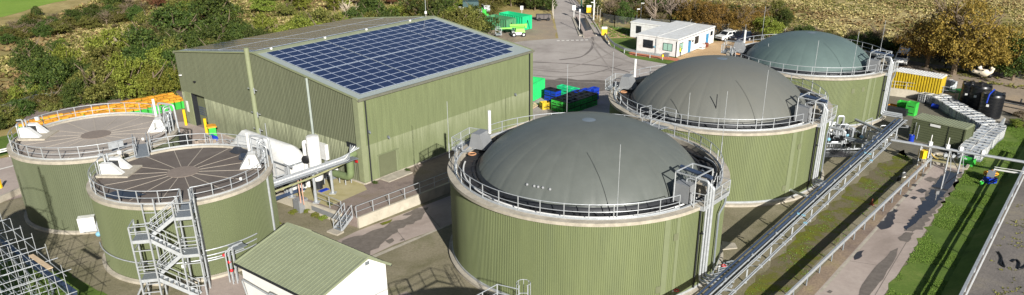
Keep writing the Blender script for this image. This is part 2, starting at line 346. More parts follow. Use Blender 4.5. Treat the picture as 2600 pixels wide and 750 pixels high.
sheet('slab_foot', A((535, 702), (600, 690), (640, 720), (590, 800), (480, 800), (500, 740)), .014, m_yardc)
# right roadway
RD = A((2058, 760), (2371, 412), (2452, 430), (2232, 770)); sheet('right_roadway', RD, .014, m_yardc)
sheet('road_edge_line', A((2078, 742), (2372, 414), (2376, 416), (2086, 744)), .022, m_conc)
sheet('road_verge', A((1990, 780), (2350, 402), (2371, 412), (2058, 760)), .012, m_dirt2)
sheet('moss_strip', A((1880, 760), (1990, 640), (2150, 480), (2290, 380), (2322, 410), (2150, 580), (2010, 745)), .010, m_moss, wobble=(1., .4, 5))
sheet('lawn_right', A((2232, 770), (2452, 430), (2462, 400), (2545, 330), (2580, 300), (2760, 340), (2700, 420), (2560, 500), (2380, 780)), .020, m_lawn, wobble=(.7, .28, 6))
sheet('tote_yard', A((2190, 330), (2250, 232), (2420, 236), (2600, 300), (2500, 400), (2440, 430), (2300, 400)), .010, m_dyard)
sheet('stony_yard', A((2180, 190), (2280, 150), (2340, 160), (2660, 200), (2900, 280), (2900, 350), (2600, 305), (2440, 240), (2300, 235)), .010, m_dirt)
sheet('lawn_lower_left', A((-50, 640), (130, 690), (160, 685), (270, 750), (300, 800), (0, 800), (-100, 700)), .016, m_lawn, wobble=(.6, .2, 2))
sheet('office_lawn', A((1545, 98), (1600, 96), (1640, 104), (1720, 148), (1740, 165), (1690, 163), (1600, 147), (1552, 118)), .020, m_lawn)
sheet('office_path', A((1502, 55), (1530, 62), (1616, 96), (1612, 100), (1545, 99), (1520, 80)), .016, m_sand)
sheet('office_verge', A((1545, 66), (1620, 74), (1616, 92), (1575, 84)), .018, m_lawn)
sheet('car_park', A((1700, 150), (1810, 106), (1900, 100), (2050, 130), (2050, 200), (1750, 200)), .016, m_sand)
sheet('brick_path', A((1596, 134), (1609, 132), (1722, 149), (1730, 158), (1712, 155), (1600, 140)), .026, m_brick)
sheet('pasture', A((-400, 50), (0, 44), (60, 30), (140, 8), (260, -22), (-300, -45)), .02, m_fieldg, wobble=(4, 1.2, 3))
# road paint and tracks
for k in range(7):
    a = at(1414+k*12, 103-k*.3); b = at(1421+k*12, 102.8-k*.3); c = at(1421+k*12, 104.8-k*.3); d_ = at(1414+k*12, 105-k*.3)
    sheet('road_dash', [a, b, c, d_], .020, m_blanc)
sheet('left_road_line', A((-50, 442), (36, 420), (37, 422), (-50, 445)), .020, m_blanc)
def arcsheet(name, pts, wd, mat, z=.019, seed=0):
    P = [Vector(p) for p in pts]; L_, R2 = [], []
    wd *= .55; Q = []
    for i in range(len(P)-1):
        for t in range(6): Q.append(P[i].lerp(P[i+1], t/6))
    Q.append(P[-1])
    for _ in range(4): Q = [Q[0]]+[(Q[i-1]+Q[i]*2+Q[i+1])/4 for i in range(1, len(Q)-1)]+[Q[-1]]
    for i, p in enumerate(Q):
        d = (Q[min(i+1, len(Q)-1)]-Q[max(0, i-1)]).normalized(); n_ = Vector((-d.y, d.x, 0)); k = wd*(.5+.4*mnoise.noise(Vector((i*.37+seed, seed, 0)))); k = max(k, wd*.15)
        L_.append(p+n_*k); R2.append(p-n_*k)
    mb = MB(); m = len(Q); mb.add([(q.x, q.y, z) for q in L_]+[(q.x, q.y, z) for q in R2], [(i, i+1, m+i+1, m+i) for i in range(m-1)]); return struct(name, mb, mat)
m_tyre = pm('tyre mark', lin((146, 138, 130)), .9, 0, .15, 2); m_tyred = pm('dark tyre mark', lin((116, 109, 103)), .9, 0, .2, 2)
trk = [((1350, 158), (1440, 162), (1540, 168), (1600, 185)), ((1350, 178), (1450, 186), (1560, 180), (1700, 172)), ((1345, 190), (1420, 198), (1500, 190), (1580, 165)), ((1420, 153), (1480, 146), (1508, 120), (1502, 80), (1480, 40)),
       ((1490, 95), (1530, 150), (1560, 190)), ((1345, 170), (1420, 182), (1520, 150), (1560, 130)), ((1500, 100), (1545, 140), (1640, 172)), ((1350, 196), (1440, 208), (1560, 214)), ]
for i, t in enumerate(trk): arcsheet('tyre_track', [at(*p) for p in t], .45 if i % 3 else .8, m_tyred if i < 4 else m_tyre, .024+i*.002, i)
m_crack = pm('slab joint', lin((112, 104, 96)), .95, 0, .3, 3)
for i, (a, b) in enumerate((((2138, 660), (2262, 680)), ((2235, 560), (2330, 572)), ((2300, 490), (2388, 500)), ((2210, 770), (2405, 440)), ((990, 562), (1030, 615)), ((1075, 532), (1120, 580)), ((1400, 130), (1560, 150)), ((1380, 220), (1550, 224)))):
    p, q = at(*a), at(*b); d = (q-p).normalized(); n_ = Vector((-d.y, d.x, 0))*.025; sheet('slab_joint', [p-n_, q-n_, q+n_, p+n_], .0195, m_crack)
# weighbridge
wb = thing('weighbridge', 'narrow weighbridge plate with dark wet panels in the road at the site entrance', 'weighbridge', at(1478, 65)+Vector((0, 0, 0)))
P_ = A((1458, 42), (1482, 38), (1512, 92), (1482, 98)); part('deck', MB().prism([(p.x, p.y) for p in P_], .02, .06), m_yardc, wb)
P_ = A((1471, 48), (1488, 46), (1502, 76), (1486, 80)); part('dark_panel', MB().prism([(p.x, p.y) for p in P_], .05, .07), m_wet, wb)
for a, b in (((1456, 44), (1482, 96)), ((1484, 38), (1514, 92))):
    part('kerb', MB().bar(at(*a)+ZV*.08, at(*b)+ZV*.08, .25, .16), m_conc, wb)
island = thing('kerb_island', 'long raised kerb island beside the weighbridge', 'kerb', at(1470, 70)); P_ = A((1452, 46), (1460, 46), (1482, 92), (1470, 92)); part('kerb_stone', MB().prism([(p.x, p.y) for p in P_], .0, .15), m_conc, island)
part('black_plate', MB().bar(at(1463, 50)+ZV*.35, at(1474, 72)+ZV*.35, .15, .5).bar(at(1470, 74)+ZV*.3, at(1479, 90)+ZV*.3, .15, .5), m_black, island)
# kerb along road right
kb = [at(*p) for p in ((1476, 12), (1500, 45), (1516, 70), (1530, 95), (1546, 112))]
mb = MB()
for a, b in zip(kb, kb[1:]): mb.bar(a+ZV*.08, b+ZV*.08, .3, .2)
solo('road_kerb', mb, m_conc, 'dark edged kerb curving along the entrance road beside the fence', 'kerb')

# plateau (grey ground behind the right bank)
PZ = .9
rimA = [at(2429, 760, 1.6), at(2600, 428, 1.6), at(2760, 120, 1.6)]
rim = [Vector((p.x, p.y, PZ)) for p in rimA]; d_ = (rim[1]-rim[0]).normalized(); rim[0] = rim[0]-d_*25; rim[2] = rim[1]+d_*60
n_ = Vector((d_.y, -d_.x, 0)); mb = MB(); foot = [Vector((p.x, p.y, 0))-n_*1.3 for p in (rim[0], rim[2])]
mb.add([rim[0], rim[2], rim[2]+n_*90, rim[0]+n_*90, foot[0], foot[1]], [(0, 3, 2, 1), (0, 1, 5, 4)]); struct('cinder_plateau', mb, m_plat)
bank = struct('bank_slope', MB().add([rim[0]+ZV*.01-n_*.1, rim[2]+ZV*.01-n_*.1, foot[1]-n_*.1+ZV*.02, foot[0]-n_*.1+ZV*.02], [(0, 1, 2, 3)]), m_lawn)

# ------------------------------------------------------------------ raised building pad with retaining walls
padfront = [at(*p, ZP) for p in ((702, 486), (737, 499), (787, 512), (868, 541), (880, 546), (906, 553))]
wallend = at(1135, 466, ZP); farp = bp(BL+.3, -1.5, ZP); 
w0, w1 = at(906, 553, ZP), at(1058, 494.5, ZP); wd_ = (w1-w0).normalized(); wE = w0+wd_*34
left = [bp(BL+.4, -1), bp(BL+.4, 3), bp(BL+.4, BW+3), bp(-2, BW+14)]
padpoly = [padfront[0], padfront[3], w0, w0+wd_*18, bp(BL+.3, -3), bp(BL+.3, BW+2), bp(18, BW+28), bp(-4, BW+27), Vector((-62, 90, 0)), Vector((-52, 82, 0)), Vector((-40, 77, 0)), Vector((-33, 70, 0)), padfront[0]-Vector((1.5, -2, 0))]
padpoly = [(p[0], p[1]) for p in padpoly]
struct('building_pad', MB().prism(padpoly, -.1, ZP), m_padg)
sheet('equipment_slab', [bp(-.02, .2), at(932, 482, ZP), at(862, 513, ZP), at(836, 526, ZP), at(790, 509, ZP), at(704, 482, ZP), bp(-8, 18), bp(-.02, 18)], ZP+.006, m_padc)
sheet('delivery_apron', [bp(-.02, 18), bp(-7, 18), Vector((-38, 76, 0)), Vector((-48, 84, 0)), bp(-6, BW+6), bp(-.02, BW+.5)], ZP+.006, m_yardc)
sheet('side_dirt', [bp(.0, -.05), bp(BL, -.05), bp(BL, -1.6), w0+wd_*12, w0+wd_*2, at(850, 533, ZP)], ZP+.003, m_padg)
rw = thing('retaining_wall', 'pale concrete retaining wall along the ramp, foot of the building pad', 'retaining wall', w0-ZV)
nw = Vector((wd_.y, -wd_.x, 0))
part('wall_face', MB().bar(w0+ZV*(-.49)+nw*.1, w0+wd_*21+nw*.1-ZV*.49, .22, 1.06), m_concl, rw)
pf0, pf1 = padfront[0], at(868, 541, ZP); pd = (pf1-pf0).normalized(); npd = Vector((pd.y, -pd.x, 0))
rw2 = thing('plinth_wall', 'low concrete plinth wall with a grey panel beneath the pipework', 'retaining wall', pf0-ZV)
part('wall_face', MB().bar(pf0-ZV*.5+npd*.08, pf1-ZV*.5+npd*.08, .2, 1.04), m_concl, rw2)
part('grey_panel', MB().bar(at(787, 526, .6), at(866, 557, .6), .06, .45), m_gbox, rw2)
part('concrete_block', MB().box(at(766, 535, 0)+ZV*.6, (1.0, .9, 1.25), ang), m_gbox, rw2)
# ramp details
def blob(name, pxs, mat, z, seed, amp=.2, step=.6, zz=0): return sheet(name, [at(p[0], p[1], zz) for p in pxs], z, mat, wobble=(step, amp, seed))
blob('ramp_stain', [(870, 612), (935, 592), (960, 582), (1005, 562), (1050, 545), (1085, 538), (1050, 570), (1005, 590), (985, 610), (960, 630), (940, 648), (905, 650), (862, 640)], m_damp, .022, 3, .35, .5)
blob('ramp_stain', [(1020, 548), (1060, 530), (1092, 528), (1060, 545)], m_damp, .028, 9, .2, .4)
blob('ramp_stain', [(978, 612), (995, 606), (1002, 612), (990, 620)], m_damp, .030, 13, .1, .3)
blob('ramp_stain', [(1012, 610), (1024, 606), (1028, 609), (1018, 613)], m_damp, .032, 15, .1, .3)
blob('ramp_moss', [(965, 570), (985, 562), (998, 557), (990, 566), (972, 573)], m_moss, .026, 4, .12, .3)
sheet('ramp_kerb', A((945, 650), (1140, 570), (1142, 573), (952, 655)), .03, m_conc)
# right road puddles
blob('road_puddle', [(2400, 430), (2441, 436), (2428, 470), (2405, 500), (2370, 545), (2340, 582), (2300, 588), (2318, 550), (2345, 500), (2375, 455)], m_damp, .020, 21, .3, .5)
blob('standing_water', [(2404, 434), (2436, 438), (2420, 470), (2398, 497), (2370, 525), (2330, 560), (2300, 586), (2296, 580), (2322, 545), (2350, 505), (2382, 460)], m_puddle, .026, 22, .18, .4)
blob('road_puddle', [(2226, 575), (2268, 530), (2277, 534), (2270, 560), (2262, 577), (2240, 584)], m_wet, .024, 23, .15, .4)
blob('road_puddle', [(2166, 648), (2174, 640), (2193, 636), (2190, 652), (2168, 661)], m_wet, .024, 24, .12, .4)
blob('road_puddle', [(2210, 690), (2262, 640), (2280, 630), (2270, 660), (2235, 720), (2200, 760), (2170, 760)], m_damp, .024, 25, .1, .8)
blob('road_puddle', [(2280, 605), (2300, 590), (2320, 592), (2305, 616), (2285, 612)], m_damp, .028, 26, .08, .4)
for i, (x, y, a_) in enumerate(((2300, 498, 9), (2311, 483, 7), (2340, 485, 14), (2280, 522, 7), (2320, 503, 10), (2106, 742, 9), (2342, 445, 10), (2362, 456, 16), (2322, 471, 9), (2390, 421, 9), (2275, 535, 6))):
    blob('road_puddle', [(x-a_, y), (x, y-a_*.4), (x+a_, y-1), (x+2, y+a_*.5)], m_damp if i % 2 else m_wet, .030+.001*i, 30+i, .05, .3)
P2 = A((1840, 690), (1900, 620))

# ------------------------------------------------------------------ railings
def rail_mesh(posts_pts, h=1.1, mids=(.55,), w=.055, toe=None):
    mb = MB()
    for a, b in zip(posts_pts, posts_pts[1:]):
        mb.bar(a+ZV*h, b+ZV*h, w, w)
        for m_ in mids: mb.bar(a+ZV*m_, b+ZV*m_, w*.8, w*.8)
        if toe: mb.bar(a+ZV*.08, b+ZV*.08, .02, toe)
    return mb
def rail_parts(name, Q, h, mids, toe, mat, root, w=.055):
    def run(z, ww, hh):
        return MB().tube([p+ZV*z for p in Q], ww*.55, 6) if hh is None else MB().add([p+ZV*(z-hh/2) for p in Q]+[p+ZV*(z+hh/2) for p in Q], [(i, i+1, len(Q)+i+1, len(Q)+i) for i in range(len(Q)-1)])
    rr = part(name, run(h, w, None), mat, root)
    for m_ in mids: part('mid_rail', run(m_, w*.8, None), mat, rr)
    if toe: part('toe_board', run(.08, .02, toe), mat, rr)
    return rr
POSTM = mesh_of(MB().bar((0, 0, 0), (0, 0, 1.1), .06, .06), 'post', m_gal)
def railing(root, pts, h=1.1, toe=.14, name='guard_rail', mat=m_gal, step=None, mids=(.55,)):
    Q = [Vector(p) for p in pts]
    r = rail_parts(name, Q, h, mids, toe, mat, root)
    done = []
    for a, b in zip(Q, Q[1:]):
        n = max(1, round((b-a).length/step)) if step else 1
        for k in range(n): done.append(a.lerp(b, k/n))
    if (Q[0]-Q[-1]).length > .01: done.append(Q[-1])
    for p in done:
        o = inst('post', POSTM, r, p)
        if abs(h-1.1) > .01: o.scale.z = h/1.1
    return r
def arc(c, r, a0, a1, n, z): return [Vector((c.x+r*math.cos(R_(a0+(a1-a0)*k/n)), c.y+r*math.sin(R_(a0+(a1-a0)*k/n)), z)) for k in range(n+1)]
def pol(c, r, a, z): return Vector((c.x+r*math.cos(R_(a)), c.y+r*math.sin(R_(a)), z))
def circ_rail(root, c, r, z, gaps, spacing, h=1.1, toe=.16):
    """rail round a tank except the gaps (list of (a0,a1) degrees, ascending)"""
    gs = sorted(gaps); segs = []
    for i, (g0, g1) in enumerate(gs):
        nxt = gs[(i+1) % len(gs)][0]+(360 if i == len(gs)-1 else 0); segs.append((g1, nxt))
    for a0, a1 in segs:
        npost = max(1, round(R_(a1-a0)*r/spacing)); fine = arc(c, r, a0, a1, npost*3, z)
        rr = rail_parts('guard_rail', fine, h, (.55,), toe, m_gal, root)
        for k in range(npost+1):
            inst('post', POSTM, rr, fine[k*3], R_(a0+(a1-a0)*k/npost))
def ribs(c, R, z0, z1, pitch=.15, depth=.03):
    n = int(2*math.pi*R/pitch); vs = []; 
    for z in (z0, z1):
        for k in range(n):
            for f, r in ((.0, R), (.42, R), (.52, R-depth), (.9, R-depth)):
                a = 2*math.pi*(k+f)/n; vs.append((c.x+r*math.cos(a), c.y+r*math.sin(a), z))
    m = n*4; return MB().add(vs, [(i, (i+1) % m, m+(i+1) % m, m+i) for i in range(m)])
def wedge(root, name, c, a, r_out, r_in, top_in, h, wdt, z, mat, label=None):
    """box whose outer face is vertical at r_out and whose inner face slopes from r_in (foot) to top_in"""
    er = Vector((math.cos(R_(a)), math.sin(R_(a)), 0)); et = Vector((-er.y, er.x, 0)); o = Vector((c.x, c.y, z))-et*wdt/2
    return part(name, MB().extr([(r_out, 0), (r_in, 0), (top_in, h), (r_out-.35, h)], o, er, ZV, et, wdt), mat, root, label=label)

# ------------------------------------------------------------------ flat roofed tanks
def flat_tank(k, h, roofmat, label, gaps):
    c = T[k]; R = 6.85; t = thing('flat_roof_tank', label, 'tank', c, group='flat roofed tanks')
    part('tank_wall', ribs(c, R, .25, h, .17, .04), m_clad2 if k == 2 else m_cladd, t)
    part('base_ring', MB().lathe([(R+.3, 0), (R+.3, .2), (R+.02, .26)], c, 96), m_conc, t)
    part('coping', MB().lathe([(R+.02, h), (R+.14, h-.02), (R+.16, h+.26), (R-.42, h+.30), (R-.42, h+.1)], c, 96), m_conc, t, True)
    part('gutter', MB().lathe([(R-.41, h+.12), (R-.8, h+.12), (R-.82, h+.24)], c, 96), m_roof2, t)
    zr = h+.24; part('roof', MB().lathe([(R-.8, zr), (2, zr+.05), (.01, zr+.06)], c, 96), roofmat, t, True)
    mb = MB()
    for j in range(16):
        a = 360/16*j+6; p, q = pol(c, 1.1, a, zr+.058), pol(c, R-.85, a+1, zr+.005); mb.bar(p+ZV*.012, q+ZV*.012, .055 if k == 2 else .09, .02)
    part('roof_joints', mb, m_joint, t); part('centre_disc', MB().lathe([(1.25, zr+.05), (1.25, zr+.09), (.01, zr+.10)], c, 40), m_jdisc, t)
    circ_rail(t, c, R-.2, h+.27, gaps, 1.5)
    z = zr+.02
    # left hatch: two white trapezoid cheeks with a dark gap
    al = -176 if k == 1 else 180
    part('hatch_curb', MB().box(pol(c, 5.2, al, z+.06), (2.6, 2.6, .14), R_(al)), m_conc, t)
    er = Vector((math.cos(R_(al)), math.sin(R_(al)), 0)); et = Vector((-er.y, er.x, 0))
    for s_ in (-.95, .35):
        o = Vector((c.x, c.y, z+.1))+et*s_
        part('hatch_cheek', MB().extr([(6.2, 0), (4.5, 0), (5.45, .9), (6.2, .9)], o, er, ZV, et, .5), m_white, t)
    part('hatch_core', MB().box(pol(c, 5.8, al, z+.45), (.9, 1.2, .8), R_(al)), m_dark, t)
    part('hatch_pipes', MB().pipe([pol(c, 6.0, al+3, z+.8), pol(c, 6.0, al+3, z+1.7), pol(c, 6.3, al+6, z+1.7)], .07).pipe([pol(c, 6.1, al-3, z+.8), pol(c, 6.1, al-3, z+1.5)], .09).pipe([pol(c, 6.3, al+9, z), pol(c, 6.3, al+9, z+1.4), pol(c, 6.4, al, z+1.4), pol(c, 6.4, al-4, z+.9)], .05), m_gal, t, True)
    part('hatch_lamp', MB().box(pol(c, 5.6, al-12, z+1.3), (.3, .2, .3)), m_white, t)
    # right hatch with stack
    ar = 16; wedge(t, 'stack_box', c, ar, 6.1, 4.4, 5.15, 1.15, 1.05, z, m_white)
    sp_ = pol(c, 5.3, ar+3, z+1.3); zt = zat(sp_.x, sp_.y, 337 if k == 2 else 252)
    part('vent_stack', MB().tube([sp_, sp_+ZV*(zt-sp_.z)], .12, 12), m_white, t, True)
    part('junction_box', MB().box(pol(c, 5.3, ar-10, z+.75), (.1, .55, .5), R_(ar-10)), m_white, t)
    mb = MB()
    for da, rr in ((4, 6.6), (9, 6.5), (-4, 6.7), (-9, 6.6)):
        mb.pipe([pol(c, rr, ar+da, z), pol(c, rr, ar+da, z+1.9+.02*da), pol(c, rr-.5, ar+da*.5, z+1.9+.02*da), pol(c, rr-.6, ar+da*.5, z+.9)], .055)
    mb.pipe([pol(c, 5.6, ar+16, z+.3), pol(c, 5.6, ar+16, z+2.2), pol(c, 6.9, ar+4, z+2.2), pol(c, 7.0, ar+2, z-.4)], .09)
    for q in range(5): mb.bar(pol(c, 6.2+q*.1, ar-8+q*5, z+.3), pol(c, 6.2+q*.1, ar-8+q*5, z+1.6), .04); mb.box(pol(c, 6.35, ar-8+q*4, z+.7+.1*q), (.22, .22, .22))
    part('stack_pipework', mb, m_gal, t, True)
    part('lamp', MB().box(pol(c, 6.7, -28, h+1.0), (.16, .16, .2)), m_white, t)
    return t
t1 = flat_tank(1, 6.45, m_roof1, 'left flat roofed olive tank with paler brown grey roof', [(-34, -22), (-3, 3)])
t2 = flat_tank(2, 6.30, m_roof2, 'near flat roofed olive tank with dark puddled roof behind the zigzag stairs', [(-68, -62), (135, 146)])
# roof puddles of near tank
for i, pts in enumerate((((603, 402), (612, 390), (640, 384), (628, 397), (615, 408)), ((580, 385), (600, 372), (618, 378), (640, 386), (600, 392)), ((262, 496), (292, 486), (345, 488), (372, 494), (330, 506), (290, 507)))):
    part('roof_puddle', MB().prism([(p.x, p.y) for p in [Vector(q).to_3d() for q in wob([at(a, b, 6.58) for a, b in pts], .4, .12, i)]], 6.575+.0, 6.605), m_puddle if i != 1 else m_wet, t2)
part('equipment_cabinet', MB().box(at(222, 568, 1.2), (.7, 1.3, 1.3), R_(-70)), m_white, t1); part('cabinet_stand', MB().bar(at(212, 590, .8), at(250, 586, .8), .06).bar(at(214, 592, .3), at(214, 592, .3)+ZV*1.6, .05).bar(at(248, 590, .3), at(240, 590, .3)+ZV*1.6, .05), m_gal, t1)
part('pipe_ring', MB().tube([pol(T[2], 7.0, -150+i*6, 1.9-(i*.008)) for i in range(20)], .05, 6), m_gal, t2)
part('valve', MB().sphere(pol(T[2], 7.1, -160, 2.1), .22), m_lblue, t2); part('drain_line', MB().pipe([pol(T[2], 6.95, -160, 2.1), pol(T[2], 7.1, -160, 2.8), pol(T[2], 7.0, -168, 3.6)], .06), m_gal, t2)
mb = MB()
for i in range(3): mb.tube([pol(T[2], 7.0+.12*i, -62+j*4, 1.6+.5*i) for j in range(10)], .05, 6)
part('side_pipes', mb, m_gal, t2); part('wall_conduit', MB().bar(pol(T[2], 6.95, -60, .3), pol(T[2], 6.95, -60, 6.4), .08), m_gal, t2)
part('wall_conduit', MB().bar(pol(T[2], 6.95, -3, .3), pol(T[2], 6.95, -3, 6.4), .14), m_gal, t2)
part('wall_lamp', MB().box(pol(T[2], 7.0, -74, 1.5), (.3, .15, .25)).box(pol(T[2], 7.0, -71, 1.5), (.2, .15, .25)), m_white, t2)
# bridge between the two
br = thing('tank_walkway', 'short grating walkway bridging the two flat roofed tanks', 'walkway', T[2].lerp(T[1], .5)+ZV*6.5)
a_, b_ = pol(T[2], 6.6, 142, 6.62), pol(T[1], 6.6, -30, 6.75); dd = (b_-a_).normalized(); nn = Vector((-dd.y, dd.x, 0))
part('deck', MB().bar(a_-dd*.6, b_+dd*.6, 1.1, .08), m_gald, br)
for s_ in (-.55, .55): railing(br, [a_-dd*.4+nn*s_, a_.lerp(b_, .5)+nn*s_, b_+dd*.4+nn*s_])
gp = t1; pa, pb = at(275, 372, 7.5), at(312, 363, 7.5)
part('control_panel', MB().bar(pa, pb, .12, .62), m_gal, gp)

# ------------------------------------------------------------------ domed tanks
def dome_tank(k, R, h, rd, hd, mem, label, rods, sheen=0):
    c = T[k]; t = thing('domed_tank', label, 'tank', c, group='domed digester tanks')
    part('tank_wall', ribs(c, R, .45, h, .16, .038), m_clad, t)
    part('base_ring', MB().lathe([(R+.35, 0), (R+.35, .22), (R+.05, .28)], c, 128), m_conc, t)
    part('base_strip', MB().lathe([(R+.03, .26), (R+.05, .28), (R+.05, .46), (R-.02, .47)], c, 128), m_gal, t)
    part('coping', MB().lathe([(R+.02, h), (R+.16, h-.02), (R+.18, h+.24), (R-.62, h+.28), (R-.62, h-.2)], c, 160), m_conc, t, True)
    part('gutter_roof', MB().lathe([(R-.6, h-.12), (rd-.2, h-.02)], c, 128), m_gut, t, True)
    part('inner_kerb', MB().lathe([(rd+.42, h-.03), (rd+.42, h+.06), (rd+.32, h+.06)], c, 128), m_dark, t)
    prof = []
    for i in range(25):
        u = i/24*math.pi/2; rE, zE_ = math.cos(u), math.sin(u)                       # ellipse
        Rs = (1+(hd/rd)**2)/(2*(hd/rd)); th = math.asin(1/Rs)*(1-i/24); rC = Rs*math.sin(th); zC = (Rs*math.cos(th)-(Rs-hd/rd))/(hd/rd)
        wq = .45; prof.append((max(.02, (rE*wq+rC*(1-wq))*rd), h+.02+(zE_*wq+zC*(1-wq))*hd))
    ng = 28
    def rf(a, r, z):
        g = abs(math.sin(a*ng/2)); e = (z-h)/hd; return 1+.006*(g**.35)*(1 if r > .6 else 0)-.002*math.exp(-e*6)*math.sin(a*ng*3)*math.sin(a*7) 
    part('dome_membrane', MB().lathe(prof, c, ng*12, radf=rf), mem, t, True)
    part('dome_skirt', MB().lathe([(rd+.02, h-.03), (rd+.14, h+.0), (rd+.05, h+.22), (rd-.1, h+.35)], c, 160), m_dark, t, True)
    part('crown_patch', MB().lathe([(.55, h+hd+.015), (.25, h+hd+.05), (.02, h+hd+.055)], c, 24), pm('crown patch', lin((110, 120, 128)), .4), t, True)
    circ_rail(t, c, R-.45, h+.27, [(-56, -24), (142, 166)], 1.75)
    part('handrail_feet', MB().lathe([(R-.52, h+.27), (R-.52, h+.33), (R-.36, h+.33), (R-.36, h+.27)], c, 160), m_gal, t)
    part('inner_pipe', MB().tube(arc(c, R-1.1, 175, 355, 90, h+.12), .07, 6), m_white, t, True)
    # left hatch + stack
    al = 154; z = h+.2; wedge(t, 'stack_box', c, al, R-.4, rd+.2, rd+.7, 1.35, 1.5, z, m_gbox)
    sb = pol(c, R-1.7, al-4, z+1.1); zt = {3: 281, 4: 150, 5: 77}[k]; zt = zat(sb.x, sb.y, zt)
    part('vent_stack', MB().tube([sb, Vector((sb.x, sb.y, zt))], .14, 12), m_white, t, True)
    pts = [pol(c, R-.3, 146, h+.1), pol(c, R+.9, 147, h+.1), pol(c, R+.9, 161, h+.1), pol(c, R-.3, 164, h+.1)]
    pl = part('access_platform', MB().prism([(p.x, p.y) for p in pts], h, h+.09), m_gald, t)
    railing(pl, pts, step=1.2)
    part('platform_mesh', MB().bar(pts[0]+ZV*.6, pts[1]+ZV*.6, .02, .9).bar(pts[1]+ZV*.6, pts[2]+ZV*.6, .02, .9), m_link, t)
    part('ladder', MB().bar(pol(c, R-.3, 168, h+.3), pol(c, R-1.6, 172, h+1.1), .07).bar(pol(c, R-.6, 166, h+.3), pol(c, R-1.8, 170, h+1.0), .07).bar(pol(c, R-.4, 166, h+.5), pol(c, R-.7, 176, h+1.4), .06).bar(pol(c, R-.9, 163, h+.2), pol(c, R-.9, 172, h+.9), .06), m_gal, t)
    part('hose_coil', MB().tube(arc(pol(c, R-1.3, 166, 0), .32, 0, 350, 14, h+.25), .05, 6), pm('tan hose', lin((190, 140, 100)), .7), t)
    # right hatch, frame and pipes
    ar = -42; er = Vector((math.cos(R_(ar)), math.sin(R_(ar)), 0)); et = Vector((-er.y, er.x, 0)); B0 = Vector((c.x, c.y, z))
    part('valve_box', MB().box(B0+er*(rd+.75)-et*.9+ZV*.7, (1.3, .95, 1.4), R_(ar)), m_gbox, t)
    part('valve_box_cheek', MB().extr([(R-.5, 0), (rd+.3, 0), (rd+.3, .2), (R-1.0, 1.5), (R-.6, 1.5)], B0+et*.55, er, ZV, et, .1), m_conc, t)
    mb = MB(); f0 = B0+er*(R-1.9)-et*1.6; f1 = B0+er*(R-.2)-et*1.6; f2 = B0+er*(R-.2)+et*.7; f3 = B0+er*(R-1.9)+et*.7
    for p in (f0, f1, f2, f3): mb.bar(p, p+ZV*2.35, .075)
    for p, q in ((f0, f1), (f1, f2), (f2, f3), (f3, f0)): mb.bar(p+ZV*2.35, q+ZV*2.35, .08)
    for q in range(5): mb.pipe([B0+er*(rd+.7+q*.1)+et*(-.6+q*.3)+ZV*1.3, B0+er*(rd+.7+q*.1)+et*(-.6+q*.3)+ZV*(1.7+.1*q), B0+er*(R-.6)+et*(-.5+q*.2)+ZV*(1.7+.1*q)], .05)
    part('pipe_frame', mb, m_gal, t, True)
    part('gas_pipe', MB().tube([B0+er*(R-2.4)-et*.1+ZV*2.2, B0+er*(R+.35)-et*.35+ZV*2.1], .16, 12), m_bluepipe, t, True)
    mb = MB()
    for j, off in enumerate((-.62, -.30, .0)):
        x0 = B0+er*(R+.3+.05*j)+et*off; zb_ = 1.1+.12*j
        mb.pipe([x0+er*-.9+ZV*(1.9-j*.3), x0+ZV*(1.9-j*.3), Vector((x0.x, x0.y, zb_)), Vector((x0.x, x0.y, zb_))+er*(2.6-.2*j)+et*.2], .1 if j < 2 else .12, 10)
    part('down_pipe', mb, m_gal, t, True)
    part('pipe_clip', MB().box(B0+er*(R+.25)-et*.3+ZV*-2.2, (.2, 1.0, .08), R_(ar)), m_dark, t)
    rp = B0+er*(R+.06)+et*2.6; part('conduit', MB().pipe([rp+ZV*-.1, rp+ZV*-.9, rp+ZV*-1.5-et*.8-er*.0, rp-et*.85+er*.06+ZV*(-h+.4)], .09, 8), m_gald, t, True)
    part('conduit', MB().bar(B0+er*(R+.08)-et*.95+ZV*-.3, B0+er*(R+.08)-et*.95+ZV*(-h+.3), .1), m_dark, t)
    pts = [pol(c, R-.5, -49, h+.12), pol(c, R+.45, -47.5, h+.12), pol(c, R+.55, -28.5, h+.12), pol(c, R-.5, -27, h+.12)]
    pl = part('service_platform', MB().prism([(p.x, p.y) for p in pts], h-.06, h+.12), m_gal, t); railing(pl, pts[0:4], step=1.35, toe=.2)
    part('platform_mesh', MB().bar(pts[1]+ZV*.6, pts[2]+ZV*.6, .02, .95), m_link, t)
    part('platform_hose', MB().tube([pol(c, R-1.2+.25*math.sin(i*.5), -28+i*5, h+.25+.35*math.sin(i*.45)) for i in range(12)], .12, 8), m_black, t, True)
    part('hose_sleeve', MB().tube([pol(c, R-.9, -27+i*5, h+.3+.3*math.sin(i*.5)) for i in range(9)], .06, 6), m_white, t, True)
    # gutter struts (dark cables)
    for j in range(40):
        a = j*9+3; part('tie_cable', MB().bar(pol(c, R-.65, a, h+.02), pol(c, rd+.1, a-4, h+.12), .05), m_black, t)
    for x, y, z0, py in rods:
        ro = part('lightning_rod', MB().bar((x, y, z0), (x, y, zat(x, y, py)), .045, n=6).bar((x, y, z0), (x, y, z0+1.4), .09, n=6), m_gal, t)
    # flat cladding cover strips and faded patches
    for a0, a1, z0, z1 in ((-64, -61.5, .5, h-.1), (-58.5, -57, .5, h-.1)):
        part('cover_strip', MB().lathe([(R+.012, z0), (R+.012, z1)], c, 4, R_(a0), R_(a1)), m_strip, t)
    for a0, z0 in ((-59.7, h-1.9), (-66, h-5.9)) if k != 5 else ((-77, h-1.7), (-69, h-1.6)):
        part('vent_grille', MB().lathe([(R+.03, z0), (R+.03, z0+.55)], c, 3, R_(a0), R_(a0+2.2)), m_shut, t)
    return t
